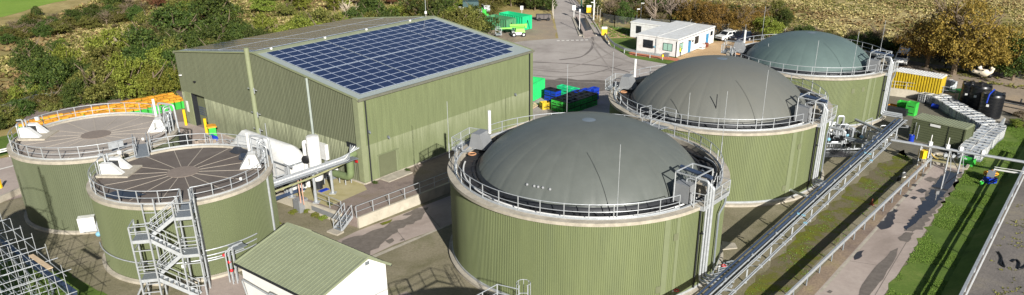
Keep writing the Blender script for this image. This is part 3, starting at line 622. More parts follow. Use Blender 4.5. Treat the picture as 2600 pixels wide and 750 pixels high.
def rodpx(px, py, z, top): p = at(px, py, z); return (p.x, p.y, z-.2, top)
def rodpol(k, R, a, z, top): p = pol(T[k], R, a, z); return (p.x, p.y, z-.2, top)
d3 = dome_tank(3, 11.22, 7.01, 9.0, 4.05, m_mem3, 'nearest domed digester tank with dark green-grey dome, front of the row of three',
   [rodpx(1141, 398, 7.1, 258), rodpx(1566, 554, 7.1, 367), rodpol(3, 11.1, 97, 7.1, 163), rodpx(1830, 395, 7.1, 232)])
d4 = dome_tank(4, 11.22, 7.05, 8.95, 4.45, m_mem4, 'middle domed digester tank with brown-grey dome, between two other domed tanks',
   [rodpx(1553, 240, 7.1, 132), rodpx(1932, 328, 7.1, 178), rodpol(4, 11.0, 15, 7.1, 103), rodpx(1745, 318, 7.1, 236)])
d5 = dome_tank(5, 10.33, 6.13, 8.0, 3.55, m_mem5, 'farthest domed digester tank with teal-grey dome, back of the row of three',
   [rodpx(2162, 194, 6.3, 80), rodpol(5, 10.0, 8, 6.3, 52), rodpol(5, 10.0, 112, 6.3, 16), rodpx(1946, 155, 6.3, 111), rodpx(1888, 118, 6.3, 62)])
# studs and fittings on the domes
def on_dome(k, px, py, rd, hd, h):
    v = ray(px, py); lo = None
    c = T[k]
    for i in range(4000):
        t_ = 30+i*.025; p = Vector((0, 0, CAMH))+v*t_; r = math.hypot(p.x-c.x, p.y-c.y)
        if r < rd:
            u = r/rd; Rs = (1+(hd/rd)**2)/(2*(hd/rd)); zc = h+rd*(math.sqrt(max(0, Rs*Rs-u*u))-(Rs-hd/rd)); ze = h+hd*math.sqrt(max(0, 1-u*u)); zz = ze*.45+zc*.55
            if p.z < zz: return p
    return None
for px, py in ((1338, 469), (1356, 473), (1366, 475), (1378, 477), (1396, 481)):
    p = on_dome(3, px, py, 9.0, 4.05, 7.03)
    if p: part('dome_stud', MB().sphere(p, .12), m_gbox, d3, True)
for px, py, tp in ((1814, 313, 240),):
    p = at(px, py, 7.1); part('dome_sensor', MB().bar(p, Vector((p.x, p.y, zat(p.x, p.y, tp))), .09, n=6), m_dark, d4)
for k, dm, hh, rd, px, py in ((4, d4, 7.05, 8.95, 1678, 275), (5, d5, 6.13, 8.0, 1990, 160)):
    p = at(px, py, hh+.1)
    part('air_inlet', MB().pipe([p, p+ZV*1.1, p+ZV*1.1+Vector((.9, .2, 0))], .16, 10, .3), m_gald, dm, True); part('inlet_box', MB().box(p+Vector((.3, .5, .35)), (.7, .6, .8)), m_gbox, dm)
# walkway linking domes
br = thing('tank_walkway', 'short railed walkway linking the near and middle domed tanks', 'walkway', at(1650, 300, 7.2))
a_, b_ = at(1632, 318, 7.25), at(1688, 300, 7.25); q0 = at(1660, 330, 7.25); part('deck', MB().bar(at(1635, 308, 7.2), at(1690, 326, 7.2), 1.3, .08), m_gald, br)
railing(br, [at(1625, 302, 7.25), at(1652, 296, 7.25), at(1652, 312, 7.25)]); railing(br, [at(1652, 322, 7.25), at(1686, 300, 7.25), at(1715, 308, 7.25)])
# foreground tank just below the frame, its railed top platform and caged ladder just reach into view
tf = Vector((-.9, 31.6, 0)); t = thing('flat_roof_tank', 'tank below the bottom edge, only its railed platform and caged ladder showing', 'tank', tf)
part('tank_wall', ribs(tf, 6.6, .2, 6.5, .2, .025), m_clad, t); part('roof', MB().lathe([(6.75, 6.48), (6.75, 6.75), (.01, 6.9)], tf, 80), m_roof2, t)
pp = [Vector((-4.6, 36.3, 6.75)), Vector((-2.25, 39.05, 6.75)), Vector((-1.0, 38.5, 6.75))]; railing(t, pp, step=1.2)
circ_rail(t, tf, 6.4, 6.75, [(70, 118)], 1.6)
lp = Vector((-.75, 38.85, 0)); mb = MB()
for s_ in (-.25, .25): mb.bar(lp+Vector((s_, 0, .2)), lp+Vector((s_, 0, 7.9)), .05)
for i in range(26): mb.bar(lp+Vector((-.25, 0, .4+.28*i)), lp+Vector((.25, 0, .4+.28*i)), .03)
part('ladder', mb, m_gal, t); mb = MB()
for z in (3, 4, 5, 6, 7, 7.9): mb.tube(arc(lp+Vector((0, .3, 0)), .4, -60, 240, 10, z), .02, 4)
for a in (0, 45, 90, 135, 180): mb.bar(pol(lp+Vector((0, .3, 0)), .4, a, 3), pol(lp+Vector((0, .3, 0)), .4, a, 7.9), .03)
part('ladder_cage', mb, m_gal, t)

# ------------------------------------------------------------------ process building
bd = thing('process_building', 'large olive clad waste processing building with solar panels on its roof', 'building', bp(BL/2, BW/2, ZP))
def corr_wall(p0, p1, z0f, z1f, pitch=.25, depth=.04, out=None, holes=()):
    """ribbed wall from p0 to p1; z0f/z1f(u) give bottom and top; holes = (u0,u1,z0,z1)"""
    d = (p1-p0); Ln = d.length; d.normalize(); n_ = int(Ln/pitch); mb = MB(); xs = []
    for k in range(n_+1):
        for f, o in ((0, 0), (.4, 0), (.5, -depth), (.9, -depth)):
            u = (k+f)*pitch
            if u <= Ln: xs.append((u, o))
    xs.append((Ln, 0))
    for h_ in holes: xs += [(h_[0], 0), (h_[1], 0)]
    xs.sort()
    for (u0, o0), (u1, o1) in zip(xs, xs[1:]):
        if u1-u0 < 1e-5: continue
        um = (u0+u1)/2; spans = [(None, None)]; hz = [h_ for h_ in holes if h_[0]-1e-6 <= um <= h_[1]+1e-6]
        def q(u, o, z): p = p0+d*u+out*o; return (p.x, p.y, z)
        if hz:
            h_ = hz[0]
            if h_[2] > z0f(um)+.01: mb.add([q(u0, o0, z0f(u0)), q(u1, o1, z0f(u1)), q(u1, o1, h_[2]), q(u0, o0, h_[2])], [(0, 1, 2, 3)])
            mb.add([q(u0, o0, h_[3]), q(u1, o1, h_[3]), q(u1, o1, z1f(u1)), q(u0, o0, z1f(u0))], [(0, 1, 2, 3)])
        else: mb.add([q(u0, o0, z0f(u0)), q(u1, o1, z0f(u1)), q(u1, o1, z1f(u1)), q(u0, o0, z1f(u0))], [(0, 1, 2, 3)])
    return mb
def wall_mat(name, up, low, zl):
    """cladding whose lower courses are an older bleached sheet, tide line at zl"""
    m = bpy.data.materials.new(name); m.use_nodes = True; n = m.node_tree; L = n.links; b = n.nodes['Principled BSDF']; b.inputs['Roughness'].default_value = .55
    b.inputs['Specular IOR Level'].default_value = .35
    tc = n.nodes.new('ShaderNodeTexCoord'); mp = n.nodes.new('ShaderNodeMapping'); mp.inputs['Scale'].default_value = (1.4, 1.4, .15); L.new(tc.outputs['Object'], mp.inputs[0])
    no = n.nodes.new('ShaderNodeTexNoise'); no.inputs['Scale'].default_value = 2.0; no.inputs['Detail'].default_value = 6; L.new(mp.outputs[0], no.inputs['Vector'])
    sx = n.nodes.new('ShaderNodeSeparateXYZ'); L.new(tc.outputs['Object'], sx.inputs[0])
    ad = n.nodes.new('ShaderNodeMath'); ad.operation = 'MULTIPLY_ADD'; L.new(no.outputs[0], ad.inputs[0]); ad.inputs[1].default_value = -.0; L.new(sx.outputs[2], ad.inputs[2])
    r = n.nodes.new('ShaderNodeMapRange'); r.inputs[1].default_value = zl+.02; r.inputs[2].default_value = zl-.02; L.new(ad.outputs[0], r.inputs[0])
    fade = n.nodes.new('ShaderNodeMapRange'); fade.inputs[1].default_value = zl-2.2; fade.inputs[2].default_value = zl; fade.inputs[3].default_value = .25; fade.inputs[4].default_value = 1; L.new(sx.outputs[2], fade.inputs[0])
    st = n.nodes.new('ShaderNodeMapRange'); st.inputs[1].default_value = .35; st.inputs[2].default_value = .62; st.inputs[3].default_value = .35; L.new(no.outputs[0], st.inputs[0])
    mu = n.nodes.new('ShaderNodeMath'); mu.operation = 'MULTIPLY'; L.new(r.outputs[0], mu.inputs[0]); L.new(fade.outputs[0], mu.inputs[1])
    mu2 = n.nodes.new('ShaderNodeMath'); mu2.operation = 'MULTIPLY'; L.new(mu.outputs[0], mu2.inputs[0]); L.new(st.outputs[0], mu2.inputs[1])
    c0 = n.nodes.new('ShaderNodeValToRGB'); c0.color_ramp.elements[0].color = C4(up, .9); c0.color_ramp.elements[1].color = C4(up, 1.1); c0.color_ramp.elements[0].position = .3; c0.color_ramp.elements[1].position = .7; L.new(no.outputs[0], c0.inputs[0])
    mx = n.nodes.new('ShaderNodeMix'); mx.data_type = 'RGBA'; L.new(mu2.outputs[0], mx.inputs[0]); L.new(c0.outputs[0], mx.inputs[6]); mx.inputs[7].default_value = C4(low); L.new(mx.outputs[2], b.inputs['Base Color'])
    return m
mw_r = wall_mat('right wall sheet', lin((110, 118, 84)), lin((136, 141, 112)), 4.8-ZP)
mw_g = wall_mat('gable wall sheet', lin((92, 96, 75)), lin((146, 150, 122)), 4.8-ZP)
gz = lambda u: (ZE+(ZR-ZE)*(1-abs(u-BW/2)/(BW/2)))
part('side_wall', corr_wall(bp(0, 0), bp(BL, 0), lambda u: ZP+.1, lambda u: ZE-.05, .25, .05, -E2, [(1.92, 4.5, ZP+.1, 3.42)]), mw_r, bd)
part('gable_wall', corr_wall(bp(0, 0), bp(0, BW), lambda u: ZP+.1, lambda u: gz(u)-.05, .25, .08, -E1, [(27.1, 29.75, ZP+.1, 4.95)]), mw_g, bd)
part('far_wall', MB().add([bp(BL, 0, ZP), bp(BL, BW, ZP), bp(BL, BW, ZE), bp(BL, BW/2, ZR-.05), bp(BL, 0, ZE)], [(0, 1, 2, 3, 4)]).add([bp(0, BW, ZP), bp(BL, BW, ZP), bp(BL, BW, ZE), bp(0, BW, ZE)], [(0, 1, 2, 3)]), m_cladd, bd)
part('plinth', MB().bar(bp(0, -.02, ZP+.06), bp(BL, -.02, ZP+.06), .12, .14).bar(bp(-.02, 0, ZP+.07), bp(-.02, 27.1, ZP+.07), .12, .16), m_conc, bd)
ov = .04
rf_ = part('roof', MB().add([bp(-ov, -ov, ZE-.02), bp(BL+ov, -ov, ZE-.02), bp(BL+ov, BW/2, ZR+.05), bp(-ov, BW/2, ZR+.05), bp(-ov, BW+ov, ZE-.02), bp(BL+ov, BW+ov, ZE-.02)], [(0, 1, 2, 3), (3, 2, 5, 4)]), pm('sky tinted bleached roof sheet', lin((158, 166, 160)), .35, 0, .08, 1, spec=.6, dirt=lin((136, 144, 136)), damt=.4, dscale=1), bd)  # pale sheet, colour cooled to carry the panels' blue sky reflection
part('ridge_cap', MB().extr([(-.55, -.04), (0, .07), (.55, -.04), (.55, -.01), (0, .12), (-.55, -.01)], bp(-ov, BW/2, ZR+.03), E2, ZV, E1, BL+2*ov), m_roofol, rf_)
sl_ = (ZR+.07-ZE)/(BW/2+ov)
for u in (-ov, BL+ov):
    for q0, z0, q1, z1 in ((-ov, ZE-.02, BW/2, ZR+.05), (BW/2, ZR+.05, BW+ov, ZE-.02)):
        part('verge_trim', MB().bar(bp(u, q0, z0+.02), bp(u, q1, z1+.02), .16, .14), m_trim, bd)
for q in (-ov-.1, BW+ov+.1):
    part('gutter', MB().extr([(0, 0), (.22, 0), (.22, .2), (.18, .2), (.18, .04), (.04, .04), (.04, .2), (0, .2)], bp(-ov-.04, q-.1, ZE-.24), E2, ZV, E1, BL+2*ov+.2), pm('weathered gutter', lin((104, 104, 90)), .7, 0, .2, 3), bd)
part('corner_trim', MB().box(bp(-.02, .3, (ZE+ZP)/2+.1), (.1, .7, ZE-ZP-.3), ang).box(bp(.25, -.02, (ZE+ZP)/2+.1), (.6, .1, ZE-ZP-.3), ang), m_trim, bd)
part('corner_trim', MB().box(bp(BL-.2, -.03, (ZE+ZP)/2+.1), (.5, .12, ZE-ZP-.3), ang), m_clad, bd)
for u in (.78, BL-.62): part('rain_pipe', MB().bar(bp(u, -.14, ZP+.1), bp(u, -.14, ZE-.15), .13, n=8), m_dark, bd)
part('rain_pipe', MB().bar(bp(-.1, 7.2, 3.3), bp(-.1, 7.2, ZE+.85), .2, .14), pm('blue grey duct', lin((150, 158, 150)), .5), bd, label='pale square duct half way along the gable wall')
dk = part('extract_duct', MB().pipe([bp(-.35, 16.5, 12.15), bp(-.35, 16.5, 2.75), bp(-.9, 16.5, 2.3)], .27, 12, .4), m_trim, bd, True)
for z in (7.8, 5.2, 3.4): part('duct_bracket', MB().bar(bp(-.4, 15.6, z), bp(-.4, 17.2, z), .08).bar(bp(-.6, 15.75, z-.3), bp(-.6, 15.75, z+.3), .08), m_gal, dk)
part('conduit', MB().bar(bp(-.1, 15.4, ZP+.3), bp(-.1, 15.4, 4.2), .07), m_gal, bd)
# roller shutter on the right wall
dr = part('roller_shutter', MB().add([tuple(bp(1.92, .25, ZP)), tuple(bp(4.5, .25, ZP)), tuple(bp(4.5, .25, 3.42)), tuple(bp(1.92, .25, 3.42))], [(0, 1, 2, 3)]), m_shut, bd)
mb = MB(); 
for i in range(20): mb.bar(bp(1.94, .22, ZP+.1+i*.12), bp(4.48, .22, ZP+.1+i*.12), .03, .06)
part('slat', mb, m_shut, dr); part('door_frame', MB().bar(bp(1.88, .1, ZP), bp(1.88, .1, 3.45), .3, .1).bar(bp(4.54, .1, ZP), bp(4.54, .1, 3.45), .3, .1).bar(bp(1.88, .1, 3.46), bp(4.54, .1, 3.46), .3, .1), m_strip, bd)
part('door_step', MB().box(bp(3.4, -.7, ZP+.06), (3.2, 1.5, .1), ang), m_conc, bd)
# big gable door (recessed) with a slotted window band
rd_ = .6
gd = part('gable_door', MB().add([tuple(bp(rd_, 27.1, ZP)), tuple(bp(rd_, 29.75, ZP)), tuple(bp(rd_, 29.75, 4.95)), tuple(bp(rd_, 27.1, 4.95))], [(0, 1, 2, 3)]), m_shut, bd)
mb = MB()
for r in range(4):
    for c_ in range(2): mb.box(bp(rd_-.03, 27.75+c_*1.3, 2.4+r*.28), (.04, 1.15, .17), ang)
part('window_slot', mb, pm('blue grey glazing', lin((74, 82, 96)), .3), gd); mb = MB().bar(bp(.3, 27.08, ZP), bp(.3, 27.08, 4.95), .6, .04); mb.bar(bp(.3, 29.77, ZP), bp(.3, 29.77, 4.95), .6, .04); mb.bar(bp(.3, 27.1, 4.97), bp(.3, 29.75, 4.97), .6, .04)
part('door_reveal', MB().box(bp(.3, 27.09, 2.95), (.62, .03, 3.95), ang).box(bp(.3, 29.76, 2.95), (.62, .03, 3.95), ang).box(bp(.3, 28.4, 4.96), (.62, 2.66, .03), ang), m_dark, gd)
part('wing_panel', MB().box(bp(-.05, 30.5, 3.0), (.06, 1.3, 4.0), ang), m_trim, bd)
for u, z in ((.95, 6.2), (3.3, 5.05), (23.1, 5.0)): part('wall_light', MB().box(bp(u, -.15, z), (.14, .2, .22), ang).sphere(bp(u, -.28, z-.1), .09), m_gald, bd)
for q, z in ((31.2, 6.9), (28.3, 6.6)): part('wall_light', MB().box(bp(-.15, q, z), (.25, .25, .12), ang), m_dark if q < 30 else m_white, bd)
part('wall_sign', MB().box(bp(-.08, 6.1, 3.4), (.04, .55, .55), ang), m_white, bd, label='small white square sign on the gable wall'); part('red_button', MB().box(bp(-.1, .85, 3.25), (.1, .3, .22), ang), m_red, bd)
part('wall_sign', MB().box(bp(-.12, 30.9, 3.2), (.04, .4, 1.3), ang), m_white, bd); part('wall_vent', MB().lathe([(.02, 0), (.14, 0)], (0, 0), 10), m_trim, bd) if False else None
part('wall_opening', MB().box(bp(-.03, 1.3, 4.75), (.04, 1.7, .5), ang), m_dark, bd)
# weather mast at the ridge
wm = thing('weather_mast', 'thin weather mast standing at the far end of the ridge', 'mast', bp(BL-.4, BW/2+1, ZR)); p = bp(BL-.4, BW/2+1, ZR)
part('pole', MB().bar(p, p+ZV*2.3, .05), m_gal, wm); part('crossarm', MB().bar(p+ZV*2.2-E2*.4, p+ZV*2.2+E2*.4, .04).box(p+ZV*.5, (.25, .25, .3)), m_white, wm)
for u in (2, 9, 15, 22): part('ridge_bracket', MB().box(bp(u, BW/2-.3, ZR+.2), (.18, .18, .2), ang), m_white, rf_)
# solar panels: 16 x 12 on each slope
slope_r = math.atan2(ZR+.07-ZE, BW/2+ov)
def panel_mesh():
    mb = MB(); fr = MB(); pw, ph = 1.46, 1.13; mb.box((0, 0, 0), (pw-.035, ph-.035, .035)); fr.box((0, 0, -.006), (pw, ph, .03)); return mesh_of(mb, 'solar_cell', m_pv), mesh_of(fr, 'solar_panel', m_pvf)
pv, pf = panel_mesh()
def rz_(q): return ZE-.02+(ZR+.07-ZE)*((q+ov)/(BW/2+ov))
us = [.95+.75+i*1.51 for i in range(5)]+[8.6+.75+i*1.5 for i in range(7)]+[19.2+.76+i*1.54 for i in range(4)]
qs = [.62+.6+i*1.18 for i in range(6)]+[7.86+.6+i*1.2 for i in range(6)]
right_ = [(u, q) for q in qs for u in us if not (u > 24 and q < 1.6)]
cam2 = lambda u, q: (bp(u, q, rz_(q))-Vector((0, 0, CAMH))).length
right_.sort(key=lambda t_: cam2(*t_)); rotr = Matrix.Rotation(ang, 4, 'Z') @ Matrix.Rotation(slope_r, 4, 'X')
arr = part('panel_field', MB().bar(bp(.9, 7.78, rz_(7.78)+.05), bp(25.3, 7.78, rz_(7.78)+.05), .1, .04), m_pvf, bd)
loc0 = bd.location
for i, (u, q) in enumerate(right_[:98]):
    p = bp(u, q, rz_(q)+.09); o = bpy.data.objects.new('solar_panel', pf); COL.objects.link(o); o.parent = bd; o.matrix_local = Matrix.Translation(p-loc0) @ rotr
    o2 = bpy.data.objects.new('solar_cell', pv); COL.objects.link(o2); o2.parent = o
def pvstuff(lst, left=False):
    a, b = MB(), MB()
    for u, q in lst:
        p = bp(u, (BW-q) if left else q, rz_(q)+.09); R3 = Matrix.Rotation(ang, 4, 'Z') @ Matrix.Rotation(-slope_r if left else slope_r, 4, 'X')
        for mb, dx, dy, dz, oz in ((a, .713, .548, .0175, 0), (b, .73, .565, .015, -.006)):
            vs = [p+(R3 @ Vector((sx*dx, sy*dy, sz*dz+oz))) for sx, sy, sz in ((-1, -1, -1), (1, -1, -1), (1, 1, -1), (-1, 1, -1), (-1, -1, 1), (1, -1, 1), (1, 1, 1), (-1, 1, 1))]
            mb.add(vs, [(0, 3, 2, 1), (4, 5, 6, 7), (0, 1, 5, 4), (1, 2, 6, 5), (2, 3, 7, 6), (3, 0, 4, 7)])
    return a, b
a1_, b1_ = pvstuff(right_[98:]); a2_, b2_ = pvstuff([(u, q) for q in qs for u in us], True); 
fr_ = part('solar_frames', MB().add(b1_.v, b1_.f).add(b2_.v, b2_.f), m_pvf, bd); fr_['kind'] = 'stuff'
ce_ = part('solar_panels', MB().add(a1_.v, a1_.f).add(a2_.v, a2_.f), m_pv, bd); ce_['kind'] = 'stuff'

# pad railing along the ramp wall, steps
rl = thing('pad_railing', 'long galvanised guard rail on top of the ramp retaining wall', 'railing', w0)
railing(rl, [w0+wd_*k*1.85 for k in range(12)], toe=None)
stp = thing('steel_steps', 'galvanised steel steps climbing from the yard to the pad beside the ramp', 'steps', at(862, 590, 0))
s0, s1 = at(858, 588, 0), at(886, 547, ZP); s0 = Vector((s0.x, s0.y, .05)); sd = Vector((s1.x-s0.x, s1.y-s0.y, 0)).normalized(); sn = Vector((sd.y, -sd.x, 0))
for s_ in (-.45, .45):
    part('stringer', MB().bar(s0+sn*s_+ZV*.1, s1+sn*s_, .05, .25), m_gal, stp); railing(stp, [s0+sn*s_, s0.lerp(s1, .5)+sn*s_, s1+sn*s_], toe=None)
for i in range(6): part('tread', MB().box(s0.lerp(s1, (i+.5)/6)+ZV*.05, (.3, .9, .04), math.atan2(sd.y, sd.x)), m_gald, stp)
part('landing_slab', MB().box(s0-sd*.3, (.8, 1.3, .2), math.atan2(sd.y, sd.x)), m_conc, stp)
rl2 = thing('plinth_railing', 'short guard rail on the plinth beside the steel steps', 'railing', at(833, 528, ZP)); railing(rl2, [at(800, 512, ZP), at(838, 528, ZP), at(868, 540, ZP)], toe=None)

# ------------------------------------------------------------------ biogas equipment by the gable
en = thing('equipment_enclosure', 'long white enclosure with a rounded roof beside the gable wall', 'enclosure', at(700, 440, ZP))
EZ = 4.2; c0 = at(731, 422, EZ-.4); c1 = at(762, 411, EZ-.4); axis = E2; ln = 9.5; wd2 = max(2.4, abs((c1-c0).dot(E1))); c0 = Vector((c0.x, c0.y, 0))
def ep(a, b, z): p = c0+E1*a+E2*b; return (p.x, p.y, z)
RR = EZ+1.15; prof = [(0, EZ-.42), (.06, EZ-.1), (wd2*.2, EZ+.75), (wd2*.4, RR-.08), (wd2*.6, RR-.08), (wd2*.8, EZ+.75), (wd2-.06, EZ-.1), (wd2, EZ-.42)]
mb = MB(); rows = []
for b, k in ((0, .0), (.08, .25), (.5, .74), (1.0, .97), (1.3, 1.0), (ln-1, 1.0), (ln, .3)):
    rows.append([ep(wd2/2+(x-wd2/2)*(.97+.03*k), b, EZ-.42+(z-EZ+.42)*k) for x, z in prof])
n8 = len(prof); mb.add([q for r8 in rows for q in r8], [(i*n8+j, i*n8+j+1, (i+1)*n8+j+1, (i+1)*n8+j) for i in range(len(rows)-1) for j in range(n8-1)])
part('roof', mb, m_white, en, True)
part('body', MB().extr([(.08, ZP), (wd2-.08, ZP), (wd2-.08, EZ-.5), (.08, EZ-.5)], c0+E2*.08, E1, ZV, E2, ln-.16), m_white, en)
part('roof_edge', MB().bar(c0+ZV*(EZ-.45)-E1*.03, c0+ZV*(EZ-.45)+E2*ln-E1*.03, .08, .14).bar(c0+ZV*(EZ-.45)-E2*.03, c0+ZV*(EZ-.45)+E1*wd2-E2*.03, .08, .14), m_gald, en)
mb = MB()
for i in range(8):
    p = c0+E2*(.4+i*1.5)-E1*.1; mb.bar(Vector((p.x, p.y, ZP)), Vector((p.x, p.y, EZ-.6)), .08)
    if i < 7: q = p+E2*1.5; mb.bar(Vector((p.x, p.y, ZP+1.2)), Vector((q.x, q.y, ZP+1.2)), .06).bar(Vector((p.x, p.y, ZP+2.2)), Vector((q.x, q.y, EZ-.9)), .05)
part('frame', mb, m_gal, en)
vs_ = thing('scrubber_vessel', 'tall white cylindrical scrubber vessel standing before the white enclosure', 'vessel', at(808, 480, ZP)); p = at(808, 478, ZP); zt = zat(p.x, p.y, 346)
part('shell', MB().lathe([(.55, ZP+.9), (.62, ZP+1.1), (.62, zt-.15), (.55, zt), (.02, zt+.06)], (p.x, p.y), 28), m_white, vs_, True)
part('base_skirt', MB().lathe([(.45, ZP), (.45, ZP+1.0)], (p.x, p.y), 20), m_dark, vs_)
part('side_pipe', MB().pipe([(p.x-.5, p.y, zt-.6), (p.x-.85, p.y-.1, zt-.5), (p.x-.85, p.y-.1, ZP+.2)], .17, 10), m_white, vs_, True)
part('black_disc', MB().sphere((p.x-.72, p.y-.42, zt-2.2), .42, 14, 8, (1, .2, 1)), m_black, vs_, True)
vs2 = thing('blower_unit', 'small white box unit on a grey stand behind the pipe bridge', 'unit', at(815, 430, ZP)); p = at(812, 440, ZP)
part('cabinet', MB().box(p+ZV*2.2+E1*1.2, (1.5, 1.4, 1.6), ang), m_white, vs2); part('handrail', MB().bar(p+ZV*2.4+E1*1+E2*-3.6, p+ZV*2.4+E1*1, .05).bar(p+ZV*1.9+E1*1+E2*-3.6, p+ZV*1.9+E1*1, .05), m_gal, vs2)
# pipe bridge T2 -> building
pb = thing('pipe_bridge', 'elevated bundle of white pipes crossing from the near flat tank to the gable wall', 'pipe bridge', at(800, 500, ZP))
A0, A1 = at(698, 466, 4.2), at(868, 408, 4.2); bdn = (A1-A0).normalized(); bn = Vector((-bdn.y, bdn.x, 0)); A0 = A0-bdn*1.0
for i in range(5):
    o = bn*(i*.27-.4); e = bp(-.02, 1.6-i*.32, 4.75)
    part('pipe', MB().pipe([A0+o, A1+o, A1+o+bdn*.5, e], .062, 8, .3), m_gal if i != 2 else m_white, pb, True)
part('pipe', MB().pipe([A0+bn*-.5-ZV*.5, at(790, 452, 3.7), at(880, 412, 3.9)], .09, 8), pm('greenish pipe', lin((150, 150, 110)), .6), pb, True)
part('cable_tray', MB().bar(A0-ZV*.15, A1-ZV*.15+bdn*1.6, .9, .05), m_gald, pb)
for (px, py, pt) in ((846, 491, 424), (804, 514, 446), (742, 500, 455)):
    q = at(px, py, ZP); zt = 4.1
    ps = part('support_post', MB().bar(q, Vector((q.x, q.y, zt)), .2, .2), m_gal, pb); part('foot_plate', MB().box(q+ZV*.03, (.6, .6, .06)), m_gal, ps); part('crossbeam', MB().bar(Vector((q.x, q.y, zt))-bn*.7, Vector((q.x, q.y, zt))+bn*.7, .12, .14), m_gal, ps)
gdct = thing('air_duct', 'fat olive green duct dropping from the gable wall to a white fan', 'duct', at(870, 460, ZP))
part('duct', MB().pipe([bp(-.02, 1.1, 4.0), bp(-.75, 1.0, 3.9), bp(-.8, 1.0, 1.75), bp(-.9, 3.4, 1.65)], .36, 14, .6), pm('duct green', lin((108, 122, 84)), .55), gdct, True)
for q in (1.4, 2.3): part('saddle', MB().bar(bp(-.5, q, ZP), bp(-.5, q, 1.5), .08).bar(bp(-1.2, q, ZP), bp(-1.2, q, 1.5), .08), m_gal, gdct)
fan = thing('fan_housing', 'white snail shaped fan housing joined to the green duct', 'fan', bp(-.9, 4.0, ZP)); p = bp(-.9, 3.9, 1.9)
part('housing', MB().sphere(p, .75, 18, 10, (1, .55, 1)), m_white, fan, True); part('base_frame', MB().box(p-ZV*.65, (1.4, 1.2, .3), ang), m_gald, fan)
# clutter under the bridge
cl = thing('pump_skid', 'cluster of grey pipes, pumps and valves under the pipe bridge', 'pump skid', at(752, 505, ZP)); mb = MB(); mb2 = MB(); mb3 = MB()
base = at(735, 492, ZP)
for i in range(26):
    x, y = random.uniform(-2.6, 3.8), random.uniform(-.8, 1.6); q = base+bdn*x+bn*y; hh = random.uniform(.8, 3.0)
    mb.pipe([q, q+ZV*hh, q+ZV*hh+bdn*random.uniform(-1, 1)+bn*random.uniform(-.5, .5)], random.choice((.05, .07, .1)), 7, .15)
    if i % 3 == 0: mb2.box(q+ZV*hh*.5, (.35, .35, .5), ang)
for i in range(4): mb3.bar(base-bdn*3+bn*(i*.18-1)+ZV*.35, base+bdn*1.2+bn*(i*.18-1)+ZV*.35, .11, n=8)
part('pipework', mb, m_gal, cl, True); part('pump', mb2, m_dark, cl); part('ground_pipes', mb3, m_bluepipe, cl, True)
part('rusty_pipe', MB().bar(at(764, 516, ZP), at(764, 516, ZP)+ZV*2.6, .12, n=8).bar(at(772, 520, ZP), at(772, 520, ZP)+ZV*2.9, .1, n=8), pm('rust stained pipe', lin((190, 150, 130)), .7), cl)
bl2 = thing('motor_unit', 'dark pump motor beside a blue mat on the stained slab', 'pump', at(818, 480, ZP)); part('motor', MB().box(at(812, 470, ZP)+ZV*.6, (.7, .6, 1.2), ang), m_dark, bl2); part('blue_mat', MB().box(at(822, 484, ZP)+ZV*.04, (1.0, .5, .05), ang), m_blue, bl2)
# clutter at the delivery apron
for px, py in ((473, 318), (526, 342)):
    p = at(px, py, ZP); o = solo('bollard', MB().bar(p, p+ZV*1.9, .32, .32, n=10), m_yellow, 'yellow bollard %s' % ('at the outer corner of the building by the recessed door' if px < 500 else 'standing clear of the door, nearer the bright green bin'), 'bollard', 'yellow bollards')
mt = thing('scrap_frames', 'low grey metal frames and scrap piled at the foot of the gable wall', 'scrap pile', bp(-1.5, 20, ZP)); mb = MB()
for i in range(14):
    q = bp(-1.2-random.random()*1.6, 17.5+random.random()*5.5, ZP); w2 = random.uniform(.5, 1.2); mb.bar(q, q+ZV*w2, .06).bar(q+ZV*w2, q+ZV*w2+E2*random.uniform(.6, 1.4), .06).bar(q, q+E1*.8+ZV*.1, .06)
part('frames', mb, m_gal, mt); mb = MB()
for i in range(10): q = bp(-2-random.random()*1.8, 17+random.random()*7, ZP+.2); mb.box(q, (.6, .3, .4), random.random()*3)
part('rubble', mb, pm('mixed rubble', lin((150, 136, 122)), .9), mt)
bt = thing('blue_drum', 'blue drum lying on its side in the scrap before the gable door', 'drum', at(548, 356, ZP)); q = at(545, 357, ZP)+ZV*.35; part('barrel', MB().tube([q-E2*.45-E1*.1, q+E2*.45], .3, 14), m_blue, bt, True)

# ------------------------------------------------------------------ wheelie bins with orange lids (rows) beyond the left tank
def bin_proto(name, label, body, lid):
    t = thing(name, label, 'bin'); part('body', MB().box((0, 0, .5), (.5, .55, .95), 0, (1, 1)), body, t, world=False)
    o = t.children[0]; part('lid', MB().extr([(-.32, .0), (.32, .0), (.34, .08), (.1, .16), (-.32, .14)], (0, -.29, .98), (1, 0, 0), (0, 0, 1), (0, 1, 0), .58), lid, t, world=False)
    part('handle', MB().bar((-.33, -.22, 1.0), (-.33, .22, 1.0), .05), body, t, world=False); return t
binp = bin_proto('wheelie_bin', 'green wheelie bin with an orange lid in the dense rows behind the left tank', m_bgreen, m_orange)
f0 = at(468, 274, ZP); fdir = (at(330, 303, ZP)-f0).normalized(); rdir = Vector((-fdir.y, fdir.x, 0)); rdir = rdir if rdir.y > 0 else -rdir
grid = []
for r in range(5):
    for c_ in range(22): grid.append((r, c_))
first = True; nb = 0
